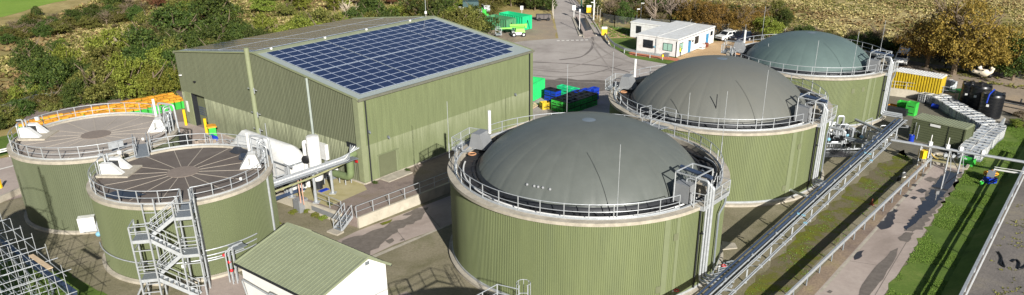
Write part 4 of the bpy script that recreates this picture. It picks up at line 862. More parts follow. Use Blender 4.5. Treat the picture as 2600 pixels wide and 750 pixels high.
for r, c_ in grid:
    p = f0+fdir*(c_*.82+(.1 if r % 2 else 0))+rdir*(r*.95)
    j = random.uniform(-.06, .06); rz0 = math.atan2(rdir.y, rdir.x)+random.uniform(-.08, .08)+math.pi
    sc_ = (1.12, 1.2, .98+.14*random.random())
    ROW = ['first', 'second', 'third', 'fourth', 'fifth', 'sixth', 'seventh', 'eighth', 'ninth', 'tenth'][r]; seg = 'building end' if c_ < 12 else ('middle' if c_ < 24 else 'left end')
    lb = 'green bin with orange lid, %s row from the front, %s of the bin rows' % (ROW, seg)
    if nb >= 290: break
    if first: binp.location = p; binp.rotation_euler = (0, 0, rz0); binp['group'] = 'orange lidded bins in rows'; binp.scale = sc_; binp['label'] = lb; first = False
    else: dup(binp, p+fdir*j, rz0, lb, scale=sc_)
    nb += 1
b2 = bin_proto('wheelie_bin', 'single bright green bin with orange lid beside the far bollard', m_bgreen, m_orange); b2.location = at(541, 346, ZP); b2.rotation_euler = (0, 0, .5); b2.scale = (1.5, 1.9, 1.15)

# ------------------------------------------------------------------ stair tower in front of the near flat tank
st = thing('stair_tower', 'zigzag galvanised stair tower leading up the near flat roofed tank', 'stairs', Vector((-26.8, 50.8, 0)))
sx = Vector((.951, .309, 0)); sx = (at(490, 640, 3.6)-at(365, 600, 5.2)); sx.z = 0; sx.normalize(); sy = Vector((-sx.y, sx.x, 0))
Lc, Rc = Vector((-28.25, 50.35, 0)), Vector((-25.35, 51.3, 0)); pw = .62
def plat(c, z, wx=.55, wy=.62):
    q = part('landing', MB().box(Vector((c.x, c.y, z-.05)), (wx*2, wy*2, .12), math.atan2(sx.y, sx.x)), m_gald, st)
    part('edge_beam', MB().bar(Vector((c.x, c.y, z-.1))-sx*wx-sy*wy, Vector((c.x, c.y, z-.1))+sx*wx-sy*wy, .05, .24).bar(Vector((c.x, c.y, z-.1))-sx*wx+sy*wy, Vector((c.x, c.y, z-.1))+sx*wx+sy*wy, .05, .24), m_gal, q)
    return q
zs = [6.6, 5.2, 3.6, 2.05]; plat(Rc, 6.6); plat(Lc, 5.2); plat(Rc, 3.6); plat(Lc, 2.05)
for c, top in ((Lc, 6.3), (Rc, 7.7)):
    for a in (-.6, .6):
        for b in (-.66, .66): part('leg', MB().bar(c+sx*a+sy*b, c+sx*a+sy*b+ZV*top, .1, .1), m_gal, st)
    for z in (1.0, 2.9, 4.4, 5.9):
        if z > top: continue
        mb = MB()
        for a, b, a2, b2_ in ((-.6, -.66, .6, -.66), (-.6, .66, .6, .66), (-.6, -.66, -.6, .66), (.6, -.66, .6, .66)): mb.bar(c+sx*a+sy*b+ZV*z, c+sx*a2+sy*b2_+ZV*z, .06)
        part('brace', mb, m_gal, st)
mb = MB()
for z in (2.05, 5.2): mb.bar(Lc-sx*.6-sy*.6+ZV*(z+1.1), Lc-sx*.6+sy*.6+ZV*(z+1.1), .05).bar(Lc-sx*.6-sy*.6+ZV*(z+.55), Lc-sx*.6+sy*.6+ZV*(z+.55), .04).bar(Lc-sx*.6-sy*.66+ZV*(z+1.1), Lc+sx*.55-sy*.66+ZV*(z+1.1), .05).bar(Lc-sx*.6-sy*.66+ZV*(z+.55), Lc+sx*.55-sy*.66+ZV*(z+.55), .04)
for z in (3.6, 6.6): mb.bar(Rc+sx*.6-sy*.6+ZV*(z+1.1), Rc+sx*.6+sy*.6+ZV*(z+1.1), .05).bar(Rc+sx*.6-sy*.6+ZV*(z+.55), Rc+sx*.6+sy*.6+ZV*(z+.55), .04).bar(Rc-sx*.5-sy*.66+ZV*(z+1.1), Rc+sx*.6-sy*.66+ZV*(z+1.1), .05).bar(Rc-sx*.5-sy*.66+ZV*(z+.55), Rc+sx*.6-sy*.66+ZV*(z+.55), .04)
part('landing_rail', mb, m_gal, st)
def flight(a, za, b, zb_, off):
    a = a+sy*off; b = b+sy*off; d = (b-a); d.z = 0; L0 = d.length; d.normalize(); p0 = a+d*.55+ZV*za; p1 = b-d*.55+ZV*zb_
    f = part('flight', MB(), m_gal, st) if False else None
    fl = MB()
    for s_ in (-.3, .3): fl.bar(p0+sy*s_-ZV*.05, p1+sy*s_-ZV*.05, .05, .26)
    fo = part('stringers', fl, m_gal, st); n = 8; tb = MB()
    for i in range(n): tb.box(p0.lerp(p1, (i+.5)/n), (.24, .58, .04), math.atan2(sx.y, sx.x))
    part('treads', tb, m_gald, fo); h = MB()
    for s_ in (-.33, .33):
        h.bar(p0+sy*s_+ZV*1.0, p1+sy*s_+ZV*1.0, .05).bar(p0+sy*s_+ZV*.55, p1+sy*s_+ZV*.55, .04)
        for t_ in (.02, .5, .98): h.bar(p0.lerp(p1, t_)+sy*s_, p0.lerp(p1, t_)+sy*s_+ZV, .05)
    part('handrail', h, m_gal, fo)
flight(Rc, 6.6, Lc, 5.2, .33); flight(Lc, 5.2, Rc, 3.6, -.33); flight(Rc, 3.6, Lc, 2.05, .33); flight(Lc, 2.05, Rc+sx*.6, .1, -.33)
tp = pol(T[2], 6.8, -64.5, 6.6); part('bridge_plate', MB().bar(Vector((Rc.x, Rc.y, 6.58))+sy*.5, Vector((tp.x, tp.y, 6.6)), .9, .08), m_gald, st)
dd = (Vector((tp.x, tp.y, 0))-Rc).normalized(); dn = Vector((-dd.y, dd.x, 0))
for s_ in (-.45, .45): railing(st, [Vector((Rc.x, Rc.y, 6.6))+dn*s_+dd*.6, Vector((tp.x, tp.y, 6.6))+dn*s_], toe=None)
part('caged_post', MB().bar(pol(T[2], 7.25, -63, 0), pol(T[2], 7.25, -63, 7.8), .1).bar(pol(T[2], 7.25, -83, 1.5), pol(T[2], 7.25, -83, 7.3), .08).bar(pol(T[2], 7.25, -90, 4.5), pol(T[2], 7.25, -90, 6.9), .08).bar(pol(T[2], 7.25, -83, 5.4), pol(T[2], 7.25, -90, 5.4), .05).bar(pol(T[2], 7.25, -83, 6.2), pol(T[2], 7.25, -90, 6.2), .05), m_gal, st)
part('kick_brace', MB().bar(Lc-sx*.6+ZV*1.6, Lc-sx*1.5-sy*.6, .09), m_gal, st)

# ------------------------------------------------------------------ white control building (front)
cb_ = thing('control_building', 'small white control building with an olive ribbed pitched roof, bottom centre', 'building', Vector((-17, 50, 0)))
ze, zr = 3.1, 4.5; r0 = at(729.8, 567.4, zr); r1 = at(934.7, 653.9, zr); Lr = (r1-r0).length; rdv = (r1-r0).normalized(); wv = Vector((-rdv.y, rdv.x, 0)); hwl, hwr = 4.8, 2.0; hw = hwl; th = .12
def cbp(u, q, z): p = r0+rdv*u+wv*q; return Vector((p.x, p.y, z))
for s_, hh_ in ((-1, hwl), (1, hwr)):
    rr = part('roof', MB().add([cbp(0, 0, zr), cbp(Lr, 0, zr), cbp(Lr, s_*hh_, ze), cbp(0, s_*hh_, ze), cbp(0, 0, zr-th), cbp(Lr, 0, zr-th), cbp(Lr, s_*hh_, ze-th), cbp(0, s_*hh_, ze-th)],
      [(0, 1, 2, 3), (7, 6, 5, 4), (0, 4, 5, 1), (1, 5, 6, 2), (2, 6, 7, 3), (3, 7, 4, 0)]), m_roofol, cb_)
    n = int(Lr/.36)
    for i in range(1, n): t_ = .25/hh_; part('roof_rib', MB().bar(cbp(i*Lr/n, s_*.25, zr+(ze-zr)*t_+.012), cbp(i*Lr/n, s_*hh_, ze+.012), .03, .04), m_roofol, rr)
    part('fascia', MB().bar(cbp(0, s_*(hh_+.04), ze-.08), cbp(Lr, s_*(hh_+.04), ze-.08), .1, .16), m_dark, rr)
    for u in (0, Lr): part('verge', MB().bar(cbp(u, 0, zr), cbp(u, s_*hh_, ze), .12, .16), m_roofol, rr)
part('ridge_cap', MB().extr([(-.25, -.06), (0, .06), (.25, -.13), (.25, -.1), (0, .1), (-.25, -.02)], cbp(0, 0, zr), wv, ZV, rdv, Lr), m_roofol, cb_)
il, ir = hwl-.3, hwr-.2
part('wall', MB().extr([(-il, 0), (ir, 0), (ir, ze-.02), (0, zr-.16), (-il, ze-.04)], cbp(.3, 0, 0), wv, ZV, rdv, Lr-.65), m_render, cb_)
iw = 2.0
vz = at(932, 684, 0); part('gable_vent', MB().box(cbp(Lr-.32, 0, 0)+ZV*(zr-.62)+wv*.12, (.08, .34, .24), ang+math.pi/2), m_gald, cb_)
part('wall_pipe', MB().pipe([cbp(1.0, -hw+.05, .2), cbp(1.0, -hw-.25, 2.2), cbp(6.6, -hw-.25, 1.9), cbp(6.6, -hw-.25, .2)], .06, 8).pipe([cbp(4.4, -hw-.3, 1.2), cbp(4.4, -hw-.3, 2.3), cbp(5.5, -hw-.3, 2.3), cbp(5.5, -hw-.3, 1.2)], .07, 8).pipe([cbp(6.0, -hw-.3, 1.2), cbp(6.0, -hw-.3, 2.2), cbp(7.0, -hw-.3, 2.2), cbp(7.0, -hw-.3, 1.2)], .07, 8), m_gal, cb_, True)
mf = thing('valve_manifold', 'upright grey pipes with red valves beside the white control building', 'manifold', at(590, 690, 1)); mb = MB(); b0 = at(594, 722, 0)
for i in range(5):
    q = b0+rdv*(i*.16-.5)+wv*(.25*(i % 3)); q.z = 0; mb.pipe([q, q+ZV*(2.6+.15*i), q+ZV*(2.6+.15*i)+wv*.9], .055, 7, .2)
part('pipes', mb, m_gal, mf, True)
for dz_, du in ((1.9, -.1), (1.2, 0), (2.3, -.7)): part('red_valve', MB().sphere(b0+ZV*dz_+rdv*du, .14), m_red, mf, True)
part('grating_lid', MB().box(b0+ZV*3.0+wv*.8, (1.0, 1.1, .05), ang), m_gald, mf)

# ------------------------------------------------------------------ scaffold, bottom left, and what it surrounds just outside the frame
sc = thing('scaffold', 'tube scaffold with pale boards in the bottom left corner', 'scaffold', Vector((-37, 47, 0)))
a0 = at(-20, 540, 6.2); a1 = at(160, 693, 6.2); ax_ = (a1-a0); ax_.z = 0; LS = ax_.length; ax_.normalize(); ay_ = Vector((ax_.y, -ax_.x, 0)); ay_ = ay_ if ay_.y < 0 else -ay_
o0 = Vector((a0.x, a0.y, 0)); nB = 6; mbL = MB()
for i in range(nB+1):
    for j in range(3):
        q = o0+ax_*(LS*i/nB+random.uniform(-.15, .15))+ay_*(j*1.5); hh = 6.6+.9*random.random()-(1.5 if j > 1 and i > 3 else 0); part('standard', MB().bar(q, q+ZV*hh, .042, n=6), m_gal, sc)
for z in (1.6, 3.1, 4.6, 6.2):
    for j in range(3):
        q = o0+ay_*(j*1.5)+ZV*(z+random.uniform(-.1, .1)); part('ledger', MB().bar(q-ax_*.4, q+ax_*(LS+.5), .05, n=6), m_gal, sc)
    for i in range(nB+1):
        q = o0+ax_*(LS*i/nB)+ZV*(z+.06); part('transom', MB().bar(q-ay_*.5, q+ay_*4.4, .05, n=6), m_gal, sc)
mb = MB()
for i in range(nB):
    q = o0+ax_*(LS*i/nB); mb.bar(q+ZV*.2, q+ax_*(LS/nB)+ZV*3.1, .05, n=6).bar(q+ZV*3.1+ay_*3.9, q+ax_*(LS/nB)+ZV*6.2+ay_*3.9, .05, n=6)
part('diagonal_brace', mb, m_gal, sc)
q0, q1 = at(78, 648, 6.3), at(128, 682, 6.3); part('board', MB().bar(q0, q1, .3, .05), m_wood, sc)
for k in range(5): part('board', MB().bar(o0+ax_*.2+ay_*(2.7+k*.25)+ZV*3.2, o0+ax_*3.4+ay_*(2.7+k*.25)+ZV*3.2, .22, .05), m_wood, sc)
g0, g1 = at(-20, 600, 2.0), at(190, 745, 1.5); bm_ = thing('steel_beam', 'long blue grey steel beam running beneath the scaffold', 'beam', (g0+g1)/2-ZV*.3); part('beam', MB().bar(g0, g1, .35, .35), m_bluepipe, bm_); 
for t_ in (.1, .4, .7, .95): q = g0.lerp(g1, t_); part('prop', MB().bar(Vector((q.x, q.y, 0)), q-ZV*.17, .12), m_gald, bm_)
sv = thing('silo', 'tall round silo beyond the bottom left corner whose shadow reaches the left tank', 'silo', Vector((-37, 40, 0))); part('shell', MB().lathe([(2.5, 0), (2.5, 11), (1.6, 12.2), (.02, 12.5)], (-37, 40), 40), m_gald, sv, True)
mb = MB()
for i in range(7):
    a = i*50; q = pol(Vector((-37, 40, 0)), 3.4, a, 0); mb.bar(q, q+ZV*(13+random.random()*3), .09)
for z in (3, 5, 7, 9, 11, 13): mb.tube(arc(Vector((-37, 40, 0)), 3.4, 0, 360, 14, z), .03, 5)
part('silo_frame', mb, m_gal, sv)
# left low wall and rubbish by the road
lw = solo('kerb_wall', MB().bar(at(-30, 520, .3), at(60, 480, .3), .25, .6), m_conc, 'low concrete kerb wall between the left road and the left tank', 'wall')
lp_ = thing('lighting_bar', 'white horizontal frame over the verge at the left edge', 'frame', at(10, 380, 0)); part('frame', MB().bar(at(-20, 386, .9), at(30, 374, .9), .12).bar(at(-20, 391, .6), at(28, 380, .6), .12), m_white, lp_); q = at(20, 378, .9); part('post', MB().bar(Vector((q.x, q.y, 0)), q, .12), m_white, lp_)
tb = solo('yellow_marker', MB().bar(at(3, 478, 0), at(3, 478, 0)+ZV*.9, .22), m_yellow, 'small yellow marker at the left edge beside the road', 'marker')

# ------------------------------------------------------------------ right pipe rack
ZK = 2.45
K0, K1 = at(1756, 780, ZK), at(2283, 305, ZK); kd = (K1-K0).normalized(); kn = Vector((kd.y, -kd.x, 0))
rk = thing('pipe_rack', 'long elevated pipe rack running beside the domed tanks from bottom centre to the far yard', 'pipe rack', K0-ZV*ZK)
KL = (K1-K0).length
for off, r, mt_, z in ((0, .15, m_bluepipe, 0), (-.42, .085, m_bluepipe, -.02), (.30, .055, m_gal, .06), (.62, .045, m_gal, .08), (.76, .045, m_gal, .08)):
    part('pipe', MB().tube([K0+kn*off+ZV*z-kd*6, K0+kn*off+ZV*z+kd*KL*.55, K1+kn*off+ZV*z], r, 10), mt_, rk, True)
part('cable', MB().bar(K0+kn*.48-kd*6+ZV*.05, K1+kn*.48+ZV*.05, .14, .05), m_black, rk)
for off in (.93, 1.07): part('pipe', MB().tube([K0+kn*off-ZV*.6-kd*6, K1+kn*off-ZV*.6-kd*7], .06, 8), m_gal, rk, True)
n = int(KL/4.5)
for i in range(n+1):
    q = K0+kd*(KL*i/n); s_ = part('support', MB().bar(q-kn*.6-ZV*.22, q+kn*.85-ZV*.22, .08, .08).bar(q-kn*.0-ZV*ZK, q-kn*.0-ZV*.2, .12, .12).bar(q+kn*.0-ZV*.85, q+kn*1.15-ZV*.70, .07), m_gal, rk)
    part('clamp', MB().box(q+kn*.75+ZV*.1, (.12, .3, .12), math.atan2(kd.y, kd.x)).box(q+kn*1.0-ZV*.55, (.12, .3, .14), math.atan2(kd.y, kd.x)).box(q+kn*.3+ZV*.12, (.1, .2, .16), math.atan2(kd.y, kd.x)), m_lblue if i % 4 == 0 else m_gal, s_)
# crossing pipe bridge
hp = thing('crossing_pipe', 'elevated twin pipe crossing over the right roadway towards the right edge', 'pipe', at(2400, 400, 0)); H0, H1 = at(2262, 356, 2.3), at(2640, 419, 2.3); hd_ = (H1-H0).normalized(); hn = Vector((-hd_.y, hd_.x, 0))
part('pipe', MB().tube([H0, H1+hd_*3], .13, 10), m_gal, hp, True); part('pipe', MB().tube([H0+hn*.3, H1+hn*.3+hd_*3], .08, 8), m_gal, hp, True)
for px in (2345, 2368, 2420, 2452, 2500):
    t_ = (px-2262)/(2640-2262); q = H0.lerp(H1, t_)
    if px == 2500: continue
    part('support', MB().bar(Vector((q.x, q.y, 0)), q+ZV*.1, .12).bar(Vector((q.x, q.y, 0))+hd_*.5, q+hd_*.1, .07), m_gal, hp)
for px in (2367, 2412, 2446, 2501):
    q = H0.lerp(H1, (px-2262)/378); part('valve_head', MB().box(q+ZV*.35, (.35, .3, .4)).bar(q+ZV*.3, q+ZV*(1.3 if px < 2440 else .6), .07), m_white, hp)
part('hose', MB().tube([H0.lerp(H1, .275)+Vector((.1*i, -.04*i*i*.3, -.3*i+.02*i*i)) for i in range(9)], .05, 6), pm('yellow hose', lin((190, 160, 70)), .6), hp, True)
part('hose', MB().tube([H0.lerp(H1, .40)+Vector((.16*i, -.1*i, -.26*i)) for i in range(9)], .05, 6), m_black, hp, True)
yb = thing('yellow_box', 'yellow salt bin hung at the end of the crash barrier', 'bin', at(2345, 398, 0)); q = at(2345, 392, 1.3); part('box', MB().box(q, (.75, .7, .8), .3, (1, 1)), m_yellow, yb); part('lid', MB().box(q+ZV*.43, (.8, .76, .08), .3), m_yellow, yb)
dz = thing('drainage_bund', 'low concrete kerbed bay with valves beneath the crossing pipe', 'bund', at(2400, 410, 0)); Pq = A((2338, 410), (2380, 392), (2468, 408), (2452, 432)); 
for i, (a, b) in enumerate(zip(Pq, Pq[1:]+Pq[:1])): part('kerb', MB().bar(a+ZV*.12, b+ZV*.12, .25, .26), m_conc, dz)
part('slab', MB().prism([(p.x, p.y) for p in Pq], .0, .04), m_padc, dz); mb = MB()
for px, py in ((2398, 405), (2418, 408), (2434, 412), (2446, 416), (2440, 406)): q = at(px, py, 0); mb.bar(q, q+ZV*.8, .1, n=8).box(q+ZV*.5, (.4, .3, .3))
part('valve', mb, m_gal, dz)
# green plant container
def corr_box(u, v, h, pitch, depth, horizontal=False):
    """ribbed box side surfaces in local coordinates, centred, z from 0"""
    mb = MB(); pts = []
    def side(p, q):
        d = (q-p); L0 = d.length; d.normalize(); o = Vector((d.y, -d.x, 0)); n = max(2, int(L0/pitch)); r = []
        for k in range(n):
            for f, e in ((0, 0), (.45, 0), (.55, -depth), (.9, -depth)): r.append(p+d*(L0*(k+f)/n)+o*e)
        return r
    c = [Vector((-u/2, -v/2, 0)), Vector((u/2, -v/2, 0)), Vector((u/2, v/2, 0)), Vector((-u/2, v/2, 0))]
    if not horizontal:
        for i in range(4): pts += side(c[i], c[(i+1) % 4])
        n = len(pts); mb.add([(p.x, p.y, 0) for p in pts]+[(p.x, p.y, h) for p in pts], [(i, (i+1) % n, n+(i+1) % n, n+i) for i in range(n)])
    else:
        n = int(h/pitch)
        for i in range(n):
            z = i*h/n; z2 = (i+.62)*h/n; mb.box((0, 0, (z+z2)/2), (u, v, z2-z)); mb.box((0, 0, (z2+(i+1)*h/n)/2), (u-2*depth, v-2*depth, h/n-(z2-z)))
    return mb
ga, gb = at(2306, 353, 0), at(2440, 385, 0); gl = (gb-ga).length; gdv = (gb-ga).normalized(); gw = Vector((-gdv.y, gdv.x, 0)); gc = ga+gdv*gl/2+gw*1.25; grz = math.atan2(gdv.y, gdv.x)
gcn = thing('plant_container', 'olive plant container with horizontal ribs and a pale ribbed roof, end of the pipe rack', 'container', gc, grz)
part('body', corr_box(gl, 2.5, 2.55, .26, .04, True), m_grnc, gcn, world=False); mb = MB()
for i in range(20): mb.box((-gl/2+(i+.5)*gl/20, 0, 2.66), (gl/20*.6, 2.6, .06))
mb.box((0, 0, 2.58), (gl+.1, 2.6, .08)); part('roof', mb, m_roofol, gcn, world=False)
part('corner_post', MB().box((gl/2, -1.25, 1.3), (.16, .16, 2.6)).box((gl/2, 1.25, 1.3), (.16, .16, 2.6)), m_grnc, gcn, world=False)
part('sign', MB().box((-.3, -1.29, 2.25), (1.15, .03, .28)), m_white, gcn, world=False); part('exhaust', MB().bar((-gl*.33, -1.5, .3), (-gl*.33, -1.5, 2.0), .09, n=8).bar((-gl*.40, -1.35, .7), (-gl*.40, -1.35, 2.2), .05), m_gal, gcn, world=False)
part('door_seam', MB().box((gl*.2, -1.285, 1.3), (.05, .03, 2.4)), m_dark, gcn, world=False)
# yellow shipping container
ya, yb_ = at(2262, 222, 1.0), at(2382, 243, 1.0); yl = (yb_-ya).length; yd = (yb_-ya).normalized(); yw = Vector((-yd.y, yd.x, 0)); yc = ya+yd*yl/2+yw*1.2
yt = thing('shipping_container', 'yellow corrugated shipping container with a white top, behind the far domed tank', 'container', Vector((yc.x, yc.y, 1.0)), math.atan2(yd.y, yd.x))
part('body', corr_box(yl, 2.4, 2.3, .34, .1), m_ylc, yt, world=False); mb = MB().box((0, 0, 2.36), (yl+.06, 2.46, .1))
for i in range(18): mb.box((-yl/2+(i+.5)*yl/18, 0, 2.43), (yl/18*.55, 2.4, .05))
part('roof', mb, m_white, yt, world=False)
yr = thing('yard_wall', 'pale concrete retaining wall with a rail below the yellow container', 'retaining wall', at(2320, 245, 0)); a_, b_ = at(2236, 240, 0), at(2420, 262, 0)
part('wall_face', MB().bar(a_+ZV*.55, b_+ZV*.55, .3, 1.1), m_concl, yr); railing(yr, [a_.lerp(b_, i/6)+ZV*1.08 for i in range(7)], toe=None, h=1.0)
up = A((2236, 232), (2420, 256), (2470, 200), (2280, 165)); 
mb = MB().prism([(p.x, p.y) for p in (a_+yw*.1, b_+yw*.1, b_+yw*7, a_+yw*7)], 0, 1.0); struct('upper_yard', mb, m_dirt)
# totes
def ibc(name='tote_tank'):
    t = thing(name, 'white caged bulk liquid tote in the long stacked line in the tote yard', 'tote', group='white totes lined up in the yard'); part('bottle', MB().box((0, 0, .65), (.95, 1.1, .95), 0, (.97, .97)), m_ibc, t, world=False)
    part('pallet', MB().box((0, 0, .08), (1.0, 1.2, .14)), m_gald, t, world=False); mb = MB()
    for z in (.3, .6, .9, 1.15):
        for s_ in (-1, 1): mb.bar((-.5, .58*s_, z), (.5, .58*s_, z), .03).bar((.5*s_, -.58, z), (.5*s_, .58, z), .03)
    for x in (-.5, -.17, .17, .5):
        for s_ in (-1, 1): mb.bar((x, .58*s_, .15), (x, .58*s_, 1.15), .03)
    for y in (-.58, -.2, .2, .58):
        for s_ in (-1, 1): mb.bar((.5*s_, y, .15), (.5*s_, y, 1.15), .03)
    part('cage', mb, m_white, t, world=False); part('cap', MB().lathe([(.1, 1.12), (.1, 1.17), (.01, 1.18)], (0, 0), 10), m_dark, t, world=False); return t
ip = ibc(); first = True
pathA = [at(2352, 258, 0), at(2385, 266, 0), at(2440, 300, 0), at(2495, 330, 0)]; pathB = [at(2500, 335, 0), at(2520, 343, 0), at(2490, 372, 0), at(2455, 410, 0)]
def along(path, step):
    out = []; acc = 0
    for a, b in zip(path, path[1:]):
        L0 = (b-a).length; d = (b-a).normalized(); s_ = -acc % step if acc else 0
        k = 0
        while s_ < L0: out.append((a+d*s_, math.atan2(d.y, d.x))); s_ += step
        acc = 0
    return out
cnt = 0
for path in (pathA, pathB):
    for p, a in along(path, 1.1):
        for row in (0, 1):
            for lv in range(1):
                nn_ = Vector((-math.sin(a), math.cos(a), 0))*((row-.5)*1.22); q = Vector((p.x, p.y, .02+lv*1.17))+nn_; rz0 = a+random.uniform(-.16, .16); q = q+Vector((random.uniform(-.08, .08), random.uniform(-.08, .08), random.choice((0, 0, .06))))
                lb = 'white caged tote, %s row of the %s' % (('front', 'back')[row], ('run leading to the yellow container', 'run beside the plant container')[path is pathB])
                if first: ip.location = q; ip.rotation_euler = (0, 0, rz0); ip['label'] = lb; first = False
                else: dup(ip, q, rz0, lb)
        cnt += 1
o = dup(ip, at(2413, 226, 1.0), .1, 'lone white tote standing right of the yellow container'); 
if 'group' in o: del o['group']
# black storage tanks
def btank(p, r, h, label):
    t = thing('plastic_tank', label, 'tank', p, group='black plastic tanks'); pr = [(r, 0)]; n = 7
    for i in range(n): z = h*.9*i/n; pr += [(r, z+.08), (r*.965, z+.12), (r*.965, z+.16), (r, z+.2)]
    pr += [(r, h*.9), (r*.92, h*.95), (r*.3, h), (.02, h)]; part('shell', MB().lathe(pr, (0, 0), 40), m_blackp, t, True, world=False); mb = MB()
    for i in range(6): mb.box((r*.93*math.cos(i*1.05), r*.93*math.sin(i*1.05), h*.95), (.3, .2, .22), i*1.05)
    mb.lathe([(.35, h-.05), (.35, h+.12), (.01, h+.14)], (0, 0), 16); part('lifting_lug', mb, m_blackp, t, world=False); part('white_label', MB().box((-r*.75, -r*.68, h*.55), (.05, .3, .3), .85), m_white, t, world=False); return t
z_ = lambda p, py: zat(p.x, p.y, py)
q = at(2509, 299, 0); btank(q, 1.35, z_(q, 234), 'nearest black ribbed plastic tank on a round slab'); sl2 = solo('tank_slab', MB().lathe([(2.0, 0), (2.0, .12), (.01, .13)], (q.x, q.y), 30), m_conc, 'pale round slab under the nearest black tank', 'slab')
q = at(2478, 275, 0); btank(q, 1.35, z_(q, 212), 'middle black plastic tank with the model cow lying on top'); QC = Vector((q.x, q.y, z_(q, 212)))
q = at(2454, 270, 0); btank(q, 1.1, z_(q, 209), 'farthest narrow black plastic tank behind the middle one')
sk_ = thing('storage_bin', 'dark green open bin in the shade behind the tote line', 'bin', at(2420, 245, 0)); part('body', MB().box(at(2425, 250, 0)+ZV*.6, (2.4, 1.4, 1.1), .3), m_dgreen, sk_)
# model cow lying on its back on the black tank
cow = thing('model_cow', 'cream and black model cow lying upside down on a black tank', 'model cow', QC+Vector((1.0, .3, .1)))
def skin_mesh(name, verts, edges, radii, mat, parent, sub=1, root=0):
    me = bpy.data.meshes.new(name); me.from_pydata(verts, edges, []); o = bpy.data.objects.new(name, me); COL.objects.link(o)
    md = o.modifiers.new('skin', 'SKIN'); md.use_smooth_shade = True
    for i, r in enumerate(radii): me.skin_vertices[0].data[i].radius = (r, r) if not isinstance(r, tuple) else r
    me.skin_vertices[0].data[root].use_root = True
    s = o.modifiers.new('sub', 'SUBSURF'); s.levels = sub; s.render_levels = sub
    me.materials.append(mat); dg = bpy.context.evaluated_depsgraph_get(); m2 = bpy.data.meshes.new_from_object(o.evaluated_get(dg)); o.modifiers.clear(); o.data = m2
    if not m2.materials: m2.materials.append(mat)
    o.parent = parent; return o
V = [(0, 0, .55), (.5, 0, .55), (1.0, 0, .6), (1.35, 0, .7), (1.65, 0, .75), (1.95, 0, .55),
     (.0, .25, .9), (-.1, .3, 1.2), (-.25, .3, 1.5), (.0, -.25, .9), (-.05, -.3, 1.25), (.1, -.3, 1.5),
     (1.05, .22, .95), (1.2, .25, 1.25), (1.4, .25, 1.45), (1.05, -.22, .95), (1.2, -.25, 1.25), (1.1, -.25, 1.5)]
Ed = [(0, 1), (1, 2), (2, 3), (3, 4), (4, 5), (0, 6), (6, 7), (7, 8), (0, 9), (9, 10), (10, 11), (2, 12), (12, 13), (13, 14), (2, 15), (15, 16), (16, 17)]
Rr = [.46, .5, .42, .26, .24, .15, .2, .14, .11, .2, .14, .11, .18, .13, .11, .18, .13, .11]
bdy = skin_mesh('cow_body', [tuple(c*1.15 for c in v) for v in V], Ed, [r*1.5 for r in Rr], m_cowp, cow)
cow.rotation_euler = (0, 0, 2.6); cow.scale = (1.0, 1.0, .85); cow.location.z += .5
part('udder', MB().sphere((.25, 0, 1.05), .25), m_pink, cow, True, world=False); part('black_patch', MB().sphere((1.15, 0, .75), .5, 14, 8, (1, 1.02, .8)).sphere((.05, 0, .45), .46, 14, 8, (.7, 1.06, .9)), m_black, cow, True, world=False); part('ear', MB().bar((1.95, -.35, .9), (1.95, .35, .9), .1, .16), m_black, cow, world=False)
solo('blue_pipe', MB().pipe([at(2505, 262, 2.5), at(2512, 240, 3.6), at(2525, 228, 4.0)], .09, 8), m_blue, 'curved blue pipe rising behind the black tanks', 'pipe', smooth=True)
# yard odds and ends
def crate(p, rz, s, mat, label, n='crate'):
    t = thing(n, label, 'crate', p, rz); L0, W0, H0_ = s; mb = MB()
    for sx_ in (-1, 1): mb.box((sx_*(L0/2-.03), 0, H0_/2), (.06, W0, H0_)).box((0, sx_*(W0/2-.03), H0_/2), (L0-.13, .06, H0_))
    part('side', mb, mat, t, world=False); part('floor', MB().box((0, 0, .08), (L0-.13, W0-.13, .06)), mat, t, world=False)
    part('slot', MB().box((0, -W0/2-.005, H0_*.4), (L0*.7, .02, .1)).box((-L0/2-.005, 0, H0_*.4), (.02, W0*.7, .1)), m_dark, t, world=False); return t
gq = at(2312, 292, 0)
crate(gq, grz, (1.2, 1.0, .85), m_bgreen, 'lower bright green crate of the pair stacked behind the plant container'); crate(gq+ZV*.86, grz, (1.2, 1.0, .85), m_bgreen, 'upper bright green crate stacked behind the plant container')
crate(at(2290, 280, 0), grz, (1.2, 1.0, 1.2), m_bgreen, 'bright green open crate left of the stacked pair'); crate(at(2268, 276, 0), grz, (1.2, 1.0, .5), m_orange, 'flat orange crate beside the bright green crates')
solo('dark_trough', MB().box(at(2265, 288, 0)+ZV*.4, (3.6, 1.0, .8), grz+.1), m_dark, 'long dark trough in front of the orange crate', 'trough')
def drum(px, py, z, ly, label, mat=m_blue, r=.3):
    q = at(px, py, z); t = thing('drum', label, 'drum', q); p = (0, 0, 0)
    part('barrel', MB().lathe([(.02, 0), (r, 0), (r, .28), (r+.02, .3), (r, .32), (r, .58), (r+.02, .6), (r, .62), (r, .9), (.02, .9)], (0, 0), 18), mat, t, True, world=False)
    part('cap', MB().lathe([(.05, .9), (.05, .94), (.01, .94)], (0, 0), 8), m_white, t, world=False)
    if ly: t.rotation_euler = (R_(90), 0, grz+.4+1.2); t.location.z += r
drum(2365, 274, 0, True, 'blue drum lying on the yard beside the tote line'); drum(2452, 336, 0, False, 'upright blue drum at the bend of the tote line'); drum(2440, 342, 0, True, 'blue drum lying at the bend of the tote line'); drum(2344, 318, 0, True, 'blue drum lying behind the plant container roof'); drum(2312, 362, 0, False, 'blue drum at the left end of the plant container')
crate(at(2455, 418, 0), grz, (1.3, 1.1, .7), m_bgreen, 'green crate of orange scraps at the near end of the tote line')
bw = thing('tote_barrier', 'galvanised rail and sheet barrier along the outer side of the tote line', 'barrier', at(2500, 385, 0)); a_, b_ = at(2546, 322, 0), at(2470, 418, 0)
part('sheet', MB().bar(a_+ZV*.5, b_+ZV*.5, .08, .9), m_gal, bw); 
